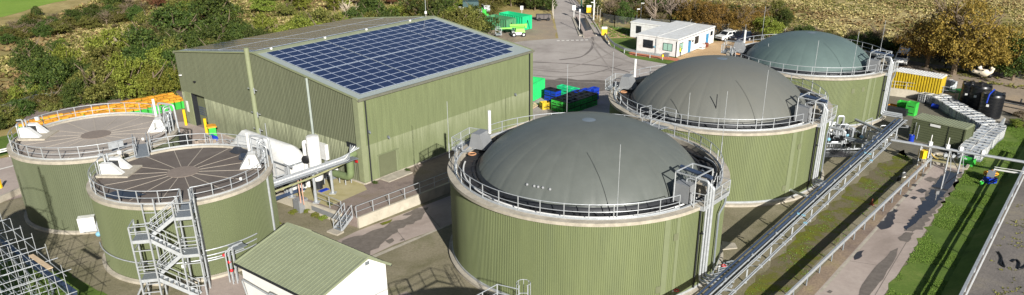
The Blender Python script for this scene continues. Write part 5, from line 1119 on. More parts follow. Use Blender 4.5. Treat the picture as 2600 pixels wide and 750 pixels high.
for i in range(7): q = a_.lerp(b_, i/6); part('post', MB().bar(q, q+ZV*1.1, .1), m_gal, bw)
part('top_rail', MB().bar(a_+ZV*1.1-gw*.2, b_+ZV*1.1-gw*.2, .12, .1), m_gal, bw)
bl_ = thing('black_pipeline', 'black pipeline on low supports leaving the black tanks towards the right edge', 'pipeline', at(2570, 265, 0)); part('pipe', MB().tube([at(2545, 254, 1.0), at(2700, 284, 1.0)], .16, 8), m_black, bl_); part('rail', MB().tube([at(2545, 259, .6), at(2700, 290, .6)], .08, 6), m_gal, bl_)
for px in (2590, 2640): q = at(px, 268+(px-2590)*.2, 0); part('support', MB().bar(q, q+ZV*.9, .15), m_dark, bl_)
# crash barrier along the right roadway
cbz = 1.0; ba, bb = at(1985, 760, cbz), at(2366, 399, cbz); bdv = (bb-ba).normalized(); cbt = thing('crash_barrier', 'long white topped crash barrier along the left side of the right roadway', 'barrier', ba-ZV*cbz)
ba = ba-bdv*3; part('beam', MB().bar(ba, bb, .15, .1), m_gal, cbt); part('beam', MB().bar(ba-ZV*.18, bb-ZV*.18, .05, .28), m_gal, cbt)
LB = (bb-ba).length; nb_ = int(LB/2.6)
for i in range(nb_+1): q = ba+bdv*(LB*i/nb_); part('post', MB().bar(q-ZV*cbz, q, .08), m_gald, cbt)
for k, (px, py, c_, l_) in enumerate(((2282, 460, m_dark, 'dark canister'), (2294, 450, m_white, 'small white canister'))):
    q = at(px, py, 0); solo('canister', MB().lathe([(.02, 0), (.2, 0), (.2, .45), (.08, .55), (.02, .55)], (q.x, q.y), 12), c_, l_+' standing beside the crash barrier', 'canister', smooth=True)
solo('road_cone', MB().lathe([(.25, 0), (.25, .04), (.14, .06), (.03, .6), (.01, .6)], tuple(at(2213, 520, 0))[:2], 12), m_rust, 'short rust coloured post beside the crash barrier', 'post')
# guard rail on the plateau edge
sr_ = thing('guard_rail', 'long silver guard rail on posts along the edge of the grey plateau at the right', 'guard rail', at(2500, 600, PZ)); s0_, s1_ = at(2429, 770, 1.6), at(2600, 428, 1.6); sd_ = (s1_-s0_).normalized(); s0_ -= sd_*4; s1_ += sd_*8
sn_ = Vector((sd_.y, -sd_.x, 0)); part('rail', MB().bar(s0_, s1_, .2, .14), m_gal, sr_); part('rail', MB().bar(s0_+sn_*.3-ZV*.1, s1_+sn_*.3-ZV*.1, .1, .1), m_white, sr_)
for i in range(13): q = s0_.lerp(s1_, i/12); part('post', MB().bar(Vector((q.x, q.y, PZ-.4)), q, .1), m_gal, sr_)
# sampling stand with orange and blue crates
ss = thing('sampling_stand', 'grey ramp stand with white rails reaching from the guard rail to the lawn', 'stand', at(2510, 450, 0)); a_, b_ = at(2524, 430, 1.4), at(2600, 442, 1.5)
part('rail', MB().bar(a_, b_, .1, .14).bar(a_+ZV*.25, b_+ZV*.25, .05, .05), m_white, ss); part('plate', MB().bar(at(2520, 434, 1.2), at(2514, 450, .8), .7, .06), m_gald, ss)
part('leg', MB().bar(Vector((a_.x, a_.y, 0)), a_, .08), m_gal, ss)
oc = crate(at(2512, 458, 0)+ZV*.6, .3, (1.2, .8, .35), m_orange, 'orange topped crate on the blue crate beside the guard rail'); crate(at(2512, 464, 0), .3, (1.1, .75, .58), m_blue, 'blue crate under the orange crate on the lawn')
gbk = thing('bucket', 'green bucket beside the blue crate', 'bucket', at(2491, 470, 0)); part('pail', MB().lathe([(.14, 0), (.2, .35), (.18, .35), (.13, .03), (.01, .03)], (0, 0), 14), m_bgreen, gbk, True, world=False); part('handle', MB().tube([(.19*math.cos(a*.3), 0, .35+.18*math.sin(a*.3)) for a in range(11)], .015, 5), m_gal, gbk, world=False)
for i, pts in enumerate(([(2535, 640), (2545, 655), (2540, 672), (2552, 680), (2545, 662)], [(2570, 665), (2580, 658), (2590, 668), (2585, 685), (2600, 680), (2610, 672)])):
    Q = [at(a, b, PZ+.05) for a, b in pts]; solo('hose', MB().pipe(Q, .07, 6, .5), m_black, 'black hose coiled on the grey plateau, %s' % ('nearer the guard rail' if i == 0 else 'at the right edge'), 'hose', smooth=True)
# valve skid between the middle and far domes
vk = thing('valve_skid', 'tangle of steel pipework and light blue valves between the middle and far domed tanks', 'valve skid', at(2140, 370, 0)); mb = MB(); mb2 = MB(); mb3 = MB(); b0 = at(2140, 372, 0)
for i in range(34):
    q = b0+Vector((random.uniform(-2.4, 5.5), random.uniform(-1.5, 4.0), .2)); hh = random.uniform(.5, 2.4); d = Vector((random.choice((1, -1, 0)), random.choice((1, -1, 0)), 0))*random.uniform(.5, 1.6)
    mb.pipe([q, q+ZV*hh, q+ZV*hh+d, q+d+ZV*.1], random.choice((.05, .07, .1, .13)), 7, .2)
    if i % 4 == 0: mb2.sphere(q+ZV*hh*.4, .22); 
    if i % 3 == 0: mb3.box(q+ZV*hh*.6, (.4, .4, .5), .6)
part('pipework', mb, m_gal, vk, True); part('blue_valve', mb2, m_lblue, vk, True); part('pump', mb3, m_dark, vk)
part('cabinet', MB().box(b0+Vector((-1.5, 1.0, 2.0)), (.5, .4, 1.5)), m_white, vk); part('skid_frame', MB().bar(b0+Vector((-2.5, -1.6, .2)), b0+Vector((3.5, -1.2, .2)), .15).bar(b0+Vector((-2.5, -1.6, .2)), b0+Vector((-2.3, 1.0, .2)), .15).bar(b0+Vector((-2.5, -1.6, .9)), b0+Vector((3, -1.2, .9)), .1), m_gal, vk)
part('feed_pipe', MB().pipe([at(2172, 304, 1.8), at(2250, 338, 1.8), at(2262, 342, 2.4)], .16, 10), m_gal, vk, True)
for x0 in (0, .5): part('header_pipe', MB().tube([at(2130, 345+x0*10, 1.2), at(2240, 370+x0*10, 1.2)], .1, 8), m_gald, vk, True)
sump = sheet('sump_floor', A((2085, 400), (2130, 330), (2250, 330), (2250, 360), (2180, 400)), .016, m_wet)
v4 = thing('outlet_pipe', 'stubby outlet pipe leaving the foot of the middle domed tank', 'pipe', at(2010, 490, 0)); p = at(2003, 482, 1.0); part('pipe', MB().pipe([p, at(2050, 500, 1.1)], .13, 10), m_gal, v4, True); part('flange', MB().sphere(p, .26), m_white, v4, True); part('prop', MB().bar(Vector((p.x, p.y, 0)), p, .1), m_dark, v4)
for nm, px, py, lab in (('sampling_valve', 1826, 675, 'red wheeled valve at the right foot of the near domed tank'), ('sampling_valve', 1706, 738, 'red wheeled valve low on the front of the near domed tank')):
    q = at(px, py, .9); t = thing(nm, lab, 'valve', q-ZV*.9); part('stem', MB().bar(q-ZV*.9, q, .07).bar(q, q+Vector((.35, -.2, .05)), .08), m_gal, t); part('wheel', MB().tube(arc(q+Vector((.3, -.2, 0)), .17, 0, 360, 10, q.z+.12), .04, 6), m_red, t); part('flange', MB().sphere(q, .14), m_white, t, True)
mh = thing('pipe_trench', 'pipes and covers cluttering the foot of the near domed tank by the rack', 'pipework', at(1805, 715, 0)); mb = MB()
for i in range(7): q = at(1800+i*6, 712-i*7, .3); mb.pipe([q, q+Vector((.8, .3, .1)), q+Vector((1.6, -.2, .2))], .09, 7, .2)
part('pipe', mb, m_gald, mh, True); part('cover', MB().box(at(1828, 695, .2), (.8, .6, .35), .5), m_moss, mh)
solo('concrete_pad', MB().prism([(p.x, p.y) for p in A((1832, 615), (1866, 620), (1872, 632), (1832, 636))], 0, .1), m_conc, 'small pale concrete pad right of the near domed tank', 'pad')
# green skips, boom lift and the waste piles in the far yard
def skip(p, rz, s, mat, label, openm=m_rust):
    L0, W0, H0_ = s; t = thing('skip', label, 'skip', p, rz, 'large green skips'); mb = MB()
    for sgn in (-1, 1):
        mb.box((0, sgn*(W0/2-.04), H0_/2+.15), (L0, .08, H0_)).box((sgn*(L0/2-.04), 0, H0_/2+.15), (.08, W0-.17, H0_))
        n = int(L0/.6)
        for i in range(n+1): mb.box((-L0/2+.06+(L0-.12)*i/n, sgn*(W0/2+.05), H0_/2+.15), (.12, .1, H0_))
    mb.box((L0/2+.05, -W0*.25, H0_/2+.15), (.1, .1, H0_)).box((L0/2+.05, W0*.25, H0_/2+.15), (.1, .1, H0_))
    part('side', mb, mat, t, world=False); mr_ = MB()
    for sgn in (-1, 1): mr_.box((0, sgn*W0/2, H0_+.2), (L0+.1, .16, .12)).box((sgn*L0/2, 0, H0_+.2), (.16, W0-.18, .12))
    part('rim', mr_, mat, t, world=False); part('floor', MB().box((0, 0, .9), (L0-.17, W0-.17, 1.2)), openm, t, world=False)
    part('door_brace', MB().bar((L0/2+.12, -.5, .3), (L0/2+.12, 0, H0_*.8), .06).bar((L0/2+.12, .5, .3), (L0/2+.12, 0, H0_*.8), .06), m_dark, t, world=False); return t
zk = zat(*at(1277, 80)[:2], 48)
sa_, sb_ = at(1235, 74), at(1277, 82); sdir = math.atan2((sb_-sa_).y, (sb_-sa_).x)
ska = (sb_-sa_).normalized(); skn = Vector((-ska.y, ska.x, 0))
skip(sa_+ska*2.6+skn*1.3, sdir, (5.6, 2.5, 2.2), m_skipg, 'faded green open skip with rust inside in the far yard')
skip(sa_+ska*3.6+skn*4.4+E1*.0, sdir, (6.2, 2.5, 2.5), m_teal, 'sea green skip behind the faded one in the far yard')
q0_ = at(1318, 252, 0); ks = skip(Vector((q0_.x+2.0, q0_.y+1.2, 0)), 0, (.1, .1, .1), m_teal, 'x') if False else None
cA, cB = at(1350, 262, 0), at(1382, 245, 0); ck = (cB-cA).normalized()
skip(cB-ck*3.0+Vector((-ck.y, ck.x, 0))*1.25, math.atan2(ck.y, ck.x), (6, 2.5, 2.3), pm('bright skip paint', lin((50, 200, 110)), .45, 0, .1, 2), 'bright green ribbed skip just beyond the right corner of the big building')
# boom lift
bf = thing('boom_lift', 'lime green boom lift with black wheels parked in front of the green skips', 'boom lift', at(1316, 92), .15)
part('chassis', MB().box((0, 0, .6), (2.6, 1.6, .5), 0, (.9, .9)), m_white, bf, world=False); part('turret', MB().box((.3, 0, 1.15), (1.8, 1.5, .7), 0, (.85, .9)), m_lime, bf, world=False)
part('boom', MB().box((0, .2, 1.75), (3.0, .35, .3)).box((0, -.2, 2.1), (3.2, .35, .3)).box((-2.3, 0, 1.5), (2.2, .25, .22)).box((1.4, 0, 1.9), (.3, .6, .8)), m_lime, bf, world=False)
for x in (-.9, .9):
    for y in (-.85, .85):
        wh = part('wheel', MB().tube([(x, y-.16, .42), (x, y+.16, .42)], .42, 18), m_black, bf, True, world=False); part('hub', MB().tube([(x, y-.18 if y < 0 else y+.14, .42), (x, y-.14 if y < 0 else y+.18, .42)], .2, 12), m_white, wh, world=False)
mb = MB()
for x in (-4.2, -3.2):
    for y in (-.8, .8): mb.bar((x, y, .4), (x, y, 1.6), .07)
for z in (.45, 1.0, 1.6): mb.bar((-4.2, -.8, z), (-4.2, .8, z), .07).bar((-3.2, -.8, z), (-3.2, .8, z), .07).bar((-4.2, -.8, z), (-3.2, -.8, z), .07).bar((-4.2, .8, z), (-3.2, .8, z), .07)
mb.box((-3.7, 0, .45), (1.1, 1.7, .08)); part('basket', mb, m_gal, bf, world=False)
# hopper machine
hm = thing('hopper_machine', 'dark teal hopper machine standing behind the heap of crates and totes', 'machine', at(1196, 48), .1)
part('hopper', MB().box((0, 0, 3.0), (3.2, 2.2, 1.1), 0, (1, 1)).box((0, 0, 2.2), (2.4, 1.6, .6)), pm('dark teal', lin((60, 84, 84)), .6), hm, world=False); part('frame', MB().bar((-1.3, -.8, 0), (-1.3, -.8, 2.4), .15).bar((1.3, -.8, 0), (1.3, -.8, 2.4), .15).bar((-1.3, .8, 0), (-1.3, .8, 2.4), .15).bar((1.3, .8, 0), (1.3, .8, 2.4), .15), m_dark, hm, world=False); part('yellow_cover', MB().box((-1.3, -1.2, 1.6), (.5, .4, 1.3)), m_yellow, hm, world=False)
# heap of crates & totes
lab_c = {0: 'bright green crate in the heap beyond the solar roof', 1: 'white tote in the heap beyond the solar roof'}
spots = [(1146, 60, 0), (1158, 60, 0), (1152, 52, 0), (1222, 55, 0), (1229, 60, 0), (1218, 64, 0), (1226, 52, 1), (1216, 46, 1), (1232, 50, 0), (1142, 52, 0), (1166, 50, 0), (1176, 48, 0), (1220, 38, 1.2)]
for i, (px, py, lv) in enumerate(spots):
    c_ = crate(at(px, py)+ZV*lv*1.05, random.uniform(-.2, .3), (1.5, 1.3, 1.05), m_bgreen, lab_c[0]); c_['group'] = 'green crates in the heap'
for i, (px, py, lv) in enumerate(((1170, 62, 0), (1178, 62, 0), (1187, 60, 0), (1192, 58, 0), (1202, 50, 0), (1208, 47, 1), (1216, 55, 1), (1204, 44, 1), (1236, 44, 1), (1232, 40, 1), (1174, 50, 1), (1184, 50, 0))):
    o = dup(ip, at(px, py)+ZV*lv*1.17, random.uniform(0, .4), lab_c[1], scale=(1.25, 1.25, 1.15), group='white totes in the heap')
tr_ = thing('bale_stack', 'round heap of mixed grey scrap in a cage beside the crate heap', 'scrap bale', at(1199, 66)); mb = MB()
for i in range(40): mb.box((random.uniform(-.9, .9), random.uniform(-.7, .7), random.uniform(.1, 1.8)), (random.uniform(.2, .7), .15, .15), random.random()*3)
part('scrap', mb, m_gald, tr_, world=False); mb = MB()
for i in range(30): mb.box((random.uniform(-.95, .95), random.uniform(-.8, .8), random.uniform(.1, 1.7)), (random.uniform(.2, .5), .12, .2), random.random()*3)
part('rusty_scrap', mb, m_rust, tr_, world=False)
def sign(px, py, h, label, board, bmat, pole=m_white, pr=.08, shape='box', name='sign_post'):
    p = at(px, py); t = thing(name, label, 'sign', p); part('pole', MB().bar((0, 0, 0), (0, 0, h), pr, n=8), pole, t, world=False)
    bw_, bh_ = board; b = part('board', MB().box((0, -.08, h-bh_/2), (bw_, .06, bh_)), bmat, t, world=False); return t
s_ = sign(1325, 56, 3.2, 'white post with square white head beside the red buoy shaped disc by the skips', (.6, .8), m_white)
solo('red_disc', MB().sphere(at(1318, 47, 1.4), .42, 14, 10, (1, .3, 1)), m_red, 'round red disc mounted low beside the white post by the skips', 'disc', smooth=True)
for px, py, l_ in ((1457, 46, 'white sign with black base at the upper end of the kerb island'), (1471, 80, 'tall white post at the lower end of the kerb island')):
    t = sign(px, py, 2.6 if px < 1460 else 4.2, l_, (.7, 1.0) if px < 1460 else (.3, .5), m_white, pr=.14)
for px, py, l_ in ((1495, 38, 'yellow and white notice board at the upper road edge'), (1534, 96, 'yellow and white notice board where the curved guard rail begins')):
    p = at(px, py); t = thing('notice_board', l_, 'sign', p); part('yellow_panel', MB().box((0, 0, 1.0), (1.0, .12, 1.1)), m_yellow, t, world=False); part('white_panel', MB().box((0, 0, 1.78), (1.0, .12, .42)), m_white, t, world=False); part('leg', MB().bar((-.3, 0, 0), (-.3, 0, .5), .08).bar((.3, 0, 0), (.3, 0, .5), .08), m_gald, t, world=False)
p = at(1507, 52); t = thing('camera_pole', 'thick white gate pole with a small bracket by the road fence', 'pole', p); part('pole', MB().bar((0, 0, 0), (0, 0, 5.2), .28, n=10), m_white, t, world=False); part('bracket', MB().bar((0, 0, 5.0), (-.6, 0, 5.0), .2).bar((0, 0, 3.6), (-.6, 0, 3.6), .15), m_white, t, world=False)
for px, py, h, l_ in ((1616, 62, 3.0, 'short lamp post left of the small cabin'), (1626, 60, 4.0, 'twin headed camera post behind the small cabin'), (1710, 62, 3.2, 'lamp post behind the middle of the site office')):
    p = at(px, py); t = thing('lamp_post', l_, 'lamp post', p); part('pole', MB().bar((0, 0, 0), (0, 0, h), .09, n=8), m_gald, t, world=False); part('lamp_head', MB().box((.25, 0, h), (.6, .3, .16)), m_white, t, world=False)
tl = thing('farm_trailer', 'small dark trailer at the edge of the dirt by the road', 'trailer', at(1380, 52), .1); part('bed', MB().box((0, 0, .8), (3.0, 1.6, .8)), pm('faded brown', lin((96, 90, 88)), .8), tl, world=False)
for x in (-.9, .9): part('wheel', MB().tube([(x, -.9, .35), (x, -.75, .35)], .35, 14), m_black, tl, world=False)
part('slat', MB().box((-1.0, -.82, .8), (.1, .05, .8)).box((0, -.82, .8), (.1, .05, .8)).box((1, -.82, .8), (.1, .05, .8)), m_dark, tl, world=False)
# dark topped crate block by the road
bxa, bxb = at(1445, 262, 1.6), at(1520, 237, 1.6); bxc = at(1395, 256, 1.6); bxa.z = bxb.z = bxc.z = 0; cd = (bxb-bxa).normalized(); cn = Vector((-cd.y, cd.x, 0)); K = 0
NI = max(3, round((bxb-bxa).length/1.22)); NJ = max(2, round((bxc-bxa).dot(cn)/1.02))
def cr2(p, mat, lab, grp, rz, s=(1.15, .95, .85), topm=m_black):
    pass
protoC = {}
def crate_stack(p, lv, mat, key, label, group, rim=m_black):
    if key not in protoC:
        c_ = crate(p+ZV*lv*.78, math.atan2(cd.y, cd.x), (1.15, .95, .76), mat, label); part('rim_lip', MB().box((0, .43, .79), (1.2, .2, .1)).box((0, -.43, .79), (1.2, .2, .1)).box((.52, 0, .79), (.2, .66, .1)).box((-.52, 0, .79), (.2, .66, .1)), rim, c_, world=False); part('liner', MB().box((0, 0, .45), (.98, .8, .5)), rim, c_, world=False)
        c_['group'] = group; protoC[key] = c_
    else: dup(protoC[key], p+ZV*lv*.78, math.atan2(cd.y, cd.x)+random.uniform(-.05, .05), label or None)
shade_g = pm('shaded green crate', lin((24, 128, 50)), .5, 0, .15, 1, objrand=.4)  # block's shade put into a darker green; sunlit near end stays bright
for i in range(NI):
    for j in range(NJ):
        for lv in range(2):
            if 0 < i < NI-1 and 0 < j < NJ-1 and lv < 1: continue
            p = bxa+cd*(i*1.22+.6)+cn*(j*1.02+.5); lab_ = 'green crate with black rim, %s layer, line %s from the near dome side, %s of the big block' % (('bottom', 'top')[lv], ('one', 'two', 'three', 'four', 'five', 'six', 'seven')[min(j, 6)], 'near end' if i < NI*.33 else ('middle' if i < NI*.66 else 'far end'))
            crate_stack(p, lv, m_bgreen if (i == 0 and j > 0) else shade_g, 'gb' if (i == 0 and j > 0) else 'g', lab_.replace('line ', 'row ').replace(' from the near dome side', ''), 'crates in the big block')
q3 = at(1466, 231, 1.6); q3.z = 0
for i in range(3):
    for lv in range(2): crate_stack(q3+cd*(i*1.0)+Vector((i*.5, 0, 0)), lv, m_blue, 'b', 'blue crate, %s layer, along the back of the big crate block' % ('lower', 'upper')[lv], 'blue crates behind the block', m_blue)
qb = at(1396, 254, 0)
for i in range(2):
    for lv in range(2): crate_stack(qb+cn*(-i*1.05), lv, m_blue, 'b2', 'blue crate, %s layer, in the short stack between skip and crate block' % ('lower', 'upper')[lv], 'blue crates by the skip', m_black)
qb = at(1420, 249, 0)
for i in range(3):
    for lv in range(2): crate_stack(qb+cn*(-i*1.05)+cd*.6, lv, m_teal, 't', 'sea green crate, %s layer, behind the short blue stack' % ('lower', 'upper')[lv], 'sea green crates', m_teal)
solo('timber_heap', MB().bar(at(1352, 268, .1), at(1380, 262, .3), .5, .15).bar(at(1350, 275, .2), at(1372, 262, .2), .4, .12).bar(at(1356, 262, .3), at(1384, 270, .1), .3, .1), m_wood, 'heap of broken pale timber in front of the bright green skip', 'timber')
crate(at(1384, 276, 0), .4, (1.2, 1.0, .9), m_ylc, 'yellow crate in shade left of the big crate block')

# ------------------------------------------------------------------ site offices
def cabin(p, rz, L0, W0, H0_, label, front, side, roofj=()):
    t = thing('site_cabin', label, 'cabin', p, rz, 'white site cabins'); part('wall', MB().box((L0/2, W0/2, H0_/2+.1), (L0, W0, H0_)), m_white, t, world=False)
    part('roof', MB().box((L0/2, W0/2, H0_+.2), (L0+.16, W0+.16, .22)), m_white, t, world=False)
    for x, z, w_, h_, mt2 in front:      # y = 0 face (along x)
        f = part('window', MB().box((x, -.03, z), (w_+.16, .05, h_+.16)), m_dark, t, world=False); part('pane', MB().box((x-w_*.26, -.06, z), (w_*.46, .03, h_)).box((x+w_*.26, -.06, z), (w_*.46, .03, h_)), mt2, f, world=False)
    for y, z, w_, h_, mt2 in side:       # x = L0 face... near end along y at x = 0
        f = part('window', MB().box((-.03, y, z), (.05, w_+.16, h_+.16)), m_dark, t, world=False); part('pane', MB().box((-.06, y-w_*.26, z), (.03, w_*.46, h_)).box((-.06, y+w_*.26, z), (.03, w_*.46, h_)), mt2, f, world=False)
    return t
oN = at(1717, 147); oL = at(1611, 133); oR = at(1805, 112); lx = (oR-oN); L0 = lx.length+1.0; lrz = math.atan2(lx.y, lx.x); lyv = (oL-oN); W0 = 3.35
lxd = lx.normalized(); lyd = Vector((-lxd.y, lxd.x, 0)); WT = lyv.dot(lyd)
W0 = WT/2
cA_ = cabin(oN, lrz, L0, W0, 2.75, 'right hand white site cabin with blue doors in its long side', [(1.5, 1.65, 1.2, 1.0, m_curtain), (7.3, 1.75, 1.3, 1.1, m_glass), (L0-1.2, 1.95, .7, .6, m_glass)], [(1.7, 1.55, 1.6, 1.1, m_curtain)])
for x in (4.6, L0-2.9): part('door', MB().box((x, -.04, 1.1), (.95, .06, 2.05)), m_door, cA_, world=False)
part('canopy', MB().box((4.6, -.35, 2.35), (1.3, .7, .1)), m_white, cA_, world=False); part('air_unit', MB().box((-.35, 1.6, .35), (.4, .8, .6)), m_gald, cA_, world=False); part('rain_pipe', MB().bar((-.06, .05, .1), (-.06, .05, 2.7), .08), m_dark, cA_, world=False)
part('wall_light', MB().box((5.6, -.12, 1.9), (.2, .2, .3)), m_dark, cA_, world=False); part('roof_edge', MB().box((L0/2, -.1, 2.78), (L0, .05, .08)), m_gald, cA_, world=False)
cB_ = cabin(oN+lyd*(W0+.03), lrz, L0, W0, 2.78, 'left hand white site cabin joined to the one with blue doors', [], [(1.6, 1.6, 1.7, 1.2, m_glass)])
part('wall_light', MB().box((-.12, .3, 1.3), (.1, .25, .3)), m_lblue, cB_, world=False); part('rain_pipe', MB().bar((-.06, .1, .1), (-.06, .1, 2.7), .07), m_gald, cB_, world=False)
oS = at(1600, 95); cabin(oS+lyd*0+lxd*0, lrz-.0+R_(-38)*0, 7.5, 3.4, 2.7, 'small separate white cabin behind the joined pair', [], [(1.2, 1.6, .9, 1.2, m_glass), ]) if False else None
s2 = at(1690, 108); dS = (s2-oS); sdz = math.atan2(dS.y, dS.x)
cabin(oS, sdz, dS.length, 3.0, 2.6, 'small separate white cabin behind the joined pair', [(1.7, 1.6, .9, 1.2, m_glass), (6.6, 1.7, 1.1, 1.0, m_glass)], [])
for px, py, mt2, l_ in ((1782, 124, m_white, 'white garden bench box by the cabin wall'), (1790, 120, m_rust, 'red planter box by the cabin wall')): q = at(px, py); crate(q, lrz, (1.1, .8, .7), mt2, l_)
# person
pe = thing('person', 'person in a hi-vis yellow jacket and dark trousers at the near corner of the cabin', 'person', at(1726, 144), 2.2)
V = [(0, 0, .95), (0, 0, 1.2), (0, 0, 1.42), (0, 0, 1.55), (0, 0, 1.68), (.1, 0, .88), (.12, .05, .48), (.12, 0, .08), (.12, .14, .04), (-.1, 0, .88), (-.12, -.02, .48), (-.12, -.06, .08), (-.12, .08, .04), (.2, 0, 1.4), (.26, .02, 1.12), (.24, .16, .9), (-.2, 0, 1.4), (-.26, 0, 1.12), (-.25, .1, .88)]
Ed = [(0, 1), (1, 2), (2, 3), (3, 4), (0, 5), (5, 6), (6, 7), (7, 8), (0, 9), (9, 10), (10, 11), (11, 12), (2, 13), (13, 14), (14, 15), (2, 16), (16, 17), (17, 18)]
Rr = [.13, .12, .14, .06, .1, .09, .065, .045, .04, .09, .065, .045, .04, .06, .045, .04, .06, .045, .04]
skin_mesh('body', V, Ed, Rr, m_navy, pe); part('head_skin', MB().sphere((0, .01, 1.68), .105, 14, 10, (.85, .95, 1.15)), m_skin, pe, True, world=False); part('hair', MB().sphere((0, -.02, 1.72), .11, 14, 8, (.9, 1, .9)), m_hair, pe, True, world=False)
part('jacket', MB().lathe([(.2, .85), (.19, 1.1), (.21, 1.38), (.1, 1.5)], (0, 0), 16), m_hiv, pe, True, world=False)
# curved crash barrier by the lawn
cbp_ = [at(*p) for p in ((1537, 96), (1545, 110), (1560, 124), (1585, 136), (1615, 143), (1650, 148), (1682, 153))]; cc = thing('curved_guard_rail', 'curved galvanised guard rail with a yellow end beside the office lawn', 'guard rail', cbp_[3]); mb = MB()
for a, b in zip(cbp_, cbp_[1:]): mb.bar(a+ZV*.72, b+ZV*.72, .08, .32).bar(a+ZV*.95, b+ZV*.95, .06, .05)
part('beam', mb, m_gal, cc)
for p in cbp_: part('post', MB().bar(p, p+ZV*.7, .12), m_gal, cc)
part('yellow_end', MB().box(cbp_[-1]+ZV*.72, (.3, .25, .4)), m_yellow, cc)
# chain link fences
def fence(pts, label, h=2.4, step=3.0, crank=True):
    P = [at(*p) if not isinstance(p, Vector) else p for p in pts]; t = thing('chain_link_fence', label, 'fence', P[0]); mb = MB()
    for a, b in zip(P, P[1:]): mb.add([a, b, b+ZV*h, a+ZV*h], [(0, 1, 2, 3)])
    part('mesh_panel', mb, m_link, t); mb = MB()
    for a, b in zip(P, P[1:]):
        for z in (.1, h*.5, h): mb.bar(a+ZV*z, b+ZV*z, .02)
    part('line_wire', mb, m_gald, t)
    for a, b in zip(P, P[1:]):
        n = max(1, int((b-a).length/step))
        for k in range(n+1): p = a.lerp(b, k/n); part('post', MB().bar(p, p+ZV*h, .11).bar(p+ZV*h, p+ZV*(h+.45)+Vector((.3, .0, 0)), .08), m_conc, t)
fence([(1462, -8), (1492, 20), (1530, 66), (1560, 72), (1600, 78)], 'chain link fence with concrete posts beside the entrance road')
fence([(1600, 78), (1700, 84), (1800, 92), (1990, 108)], 'chain link fence in front of the hedge behind the site offices')
fence([(2280, 150), (2400, 172), (2560, 196), (2700, 215)], 'chain link fence at the back of the stony yard at the right', 2.2, 8)
fence([(0, 326), (100, 292), (250, 268), (370, 252), (440, 238)], 'fence in front of the left thicket behind the orange lidded bins', 2.6, 5)
fence([(1405, 48), (1400, 20), (1388, -5)], 'short fence on the left side of the entrance road')
gt = thing('entrance_gate', 'dark green steel gate post and gate at the top of the entrance road', 'gate', at(1476, 20)); q = at(1476, 20); part('gate_post', MB().bar(q, q+ZV*4.2, .35), pm('dark green steel', lin((30, 70, 52)), .5), gt); part('gate_leaf', MB().bar(q+ZV*.5, at(1462, 2)+ZV*.5, .08).bar(q+ZV*1.6, at(1462, 2)+ZV*1.6, .08).bar(q+ZV*2.4, at(1462, 2)+ZV*2.4, .08), m_dark, gt)
sp_t = thing('solar_trailer', 'small trailer with three tilted solar panels out in the grass field', 'trailer', at(1686, 22), .1); part('frame', MB().box((0, 0, .5), (3.6, 1.4, .2)), m_white, sp_t, world=False)
for i in range(3): part('solar_panel', MB().extr([(-.55, 0), (.55, 0), (.55, .05), (-.55, .05)], (-1.25+i*1.25, -.8, .7), (1, 0, 0), (0, -.5, .86), (0, .86, .5), 1.4), m_pv, sp_t, world=False)
part('battery_box', MB().box((1.9, .2, .9), (.5, .8, .9)), m_white, sp_t, world=False)

# ------------------------------------------------------------------ vehicles
def car(name, label, p, rz, paint, prof_body, prof_cab, wd, wheels, group=None, wr=.36):
    t = thing(name, label, 'car' if 'van' not in name else 'van', p, rz, group)
    def ext(prof, w0, w1=None, taper=None):
        mb = MB(); n = len(prof); vs = []
        for s_ in (-1, 1):
            for x, z in prof:
                k = 1 if taper is None else (1-taper*max(0, (z-taper_z)/(taper_h)))
                vs.append((x, s_*w0/2*k, z))
        mb.add(vs, [tuple(range(n)), tuple(range(n, 2*n))[::-1]]+[(i, n+i, n+(i+1) % n, (i+1) % n) for i in range(n)]); return mb
    b = part('body', ext(prof_body, wd), paint, t, world=False)
    md = b.modifiers.new('bev', 'BEVEL'); md.width = .06; md.segments = 2
    zs_ = [z for x, z in prof_cab]; taper_z = min(zs_); taper_h = max(zs_)-taper_z
    c = part('cab', ext(prof_cab, wd-.06, taper=.16), paint, t, world=False); md = c.modifiers.new('bev', 'BEVEL'); md.width = .05; md.segments = 2
    return t, taper_z, taper_h
def wheels_(t, xs, wd, r=.36):
    for x in xs:
        for s_ in (-1, 1):
            w_ = part('wheel', MB().tube([(x, s_*(wd/2-.2), r), (x, s_*(wd/2+.02), r)], r, 18), m_black, t, True, world=False); part('rim', MB().tube([(x, s_*(wd/2-.02), r), (x, s_*(wd/2+.035), r)], r*.6, 12), m_gal, w_, world=False)
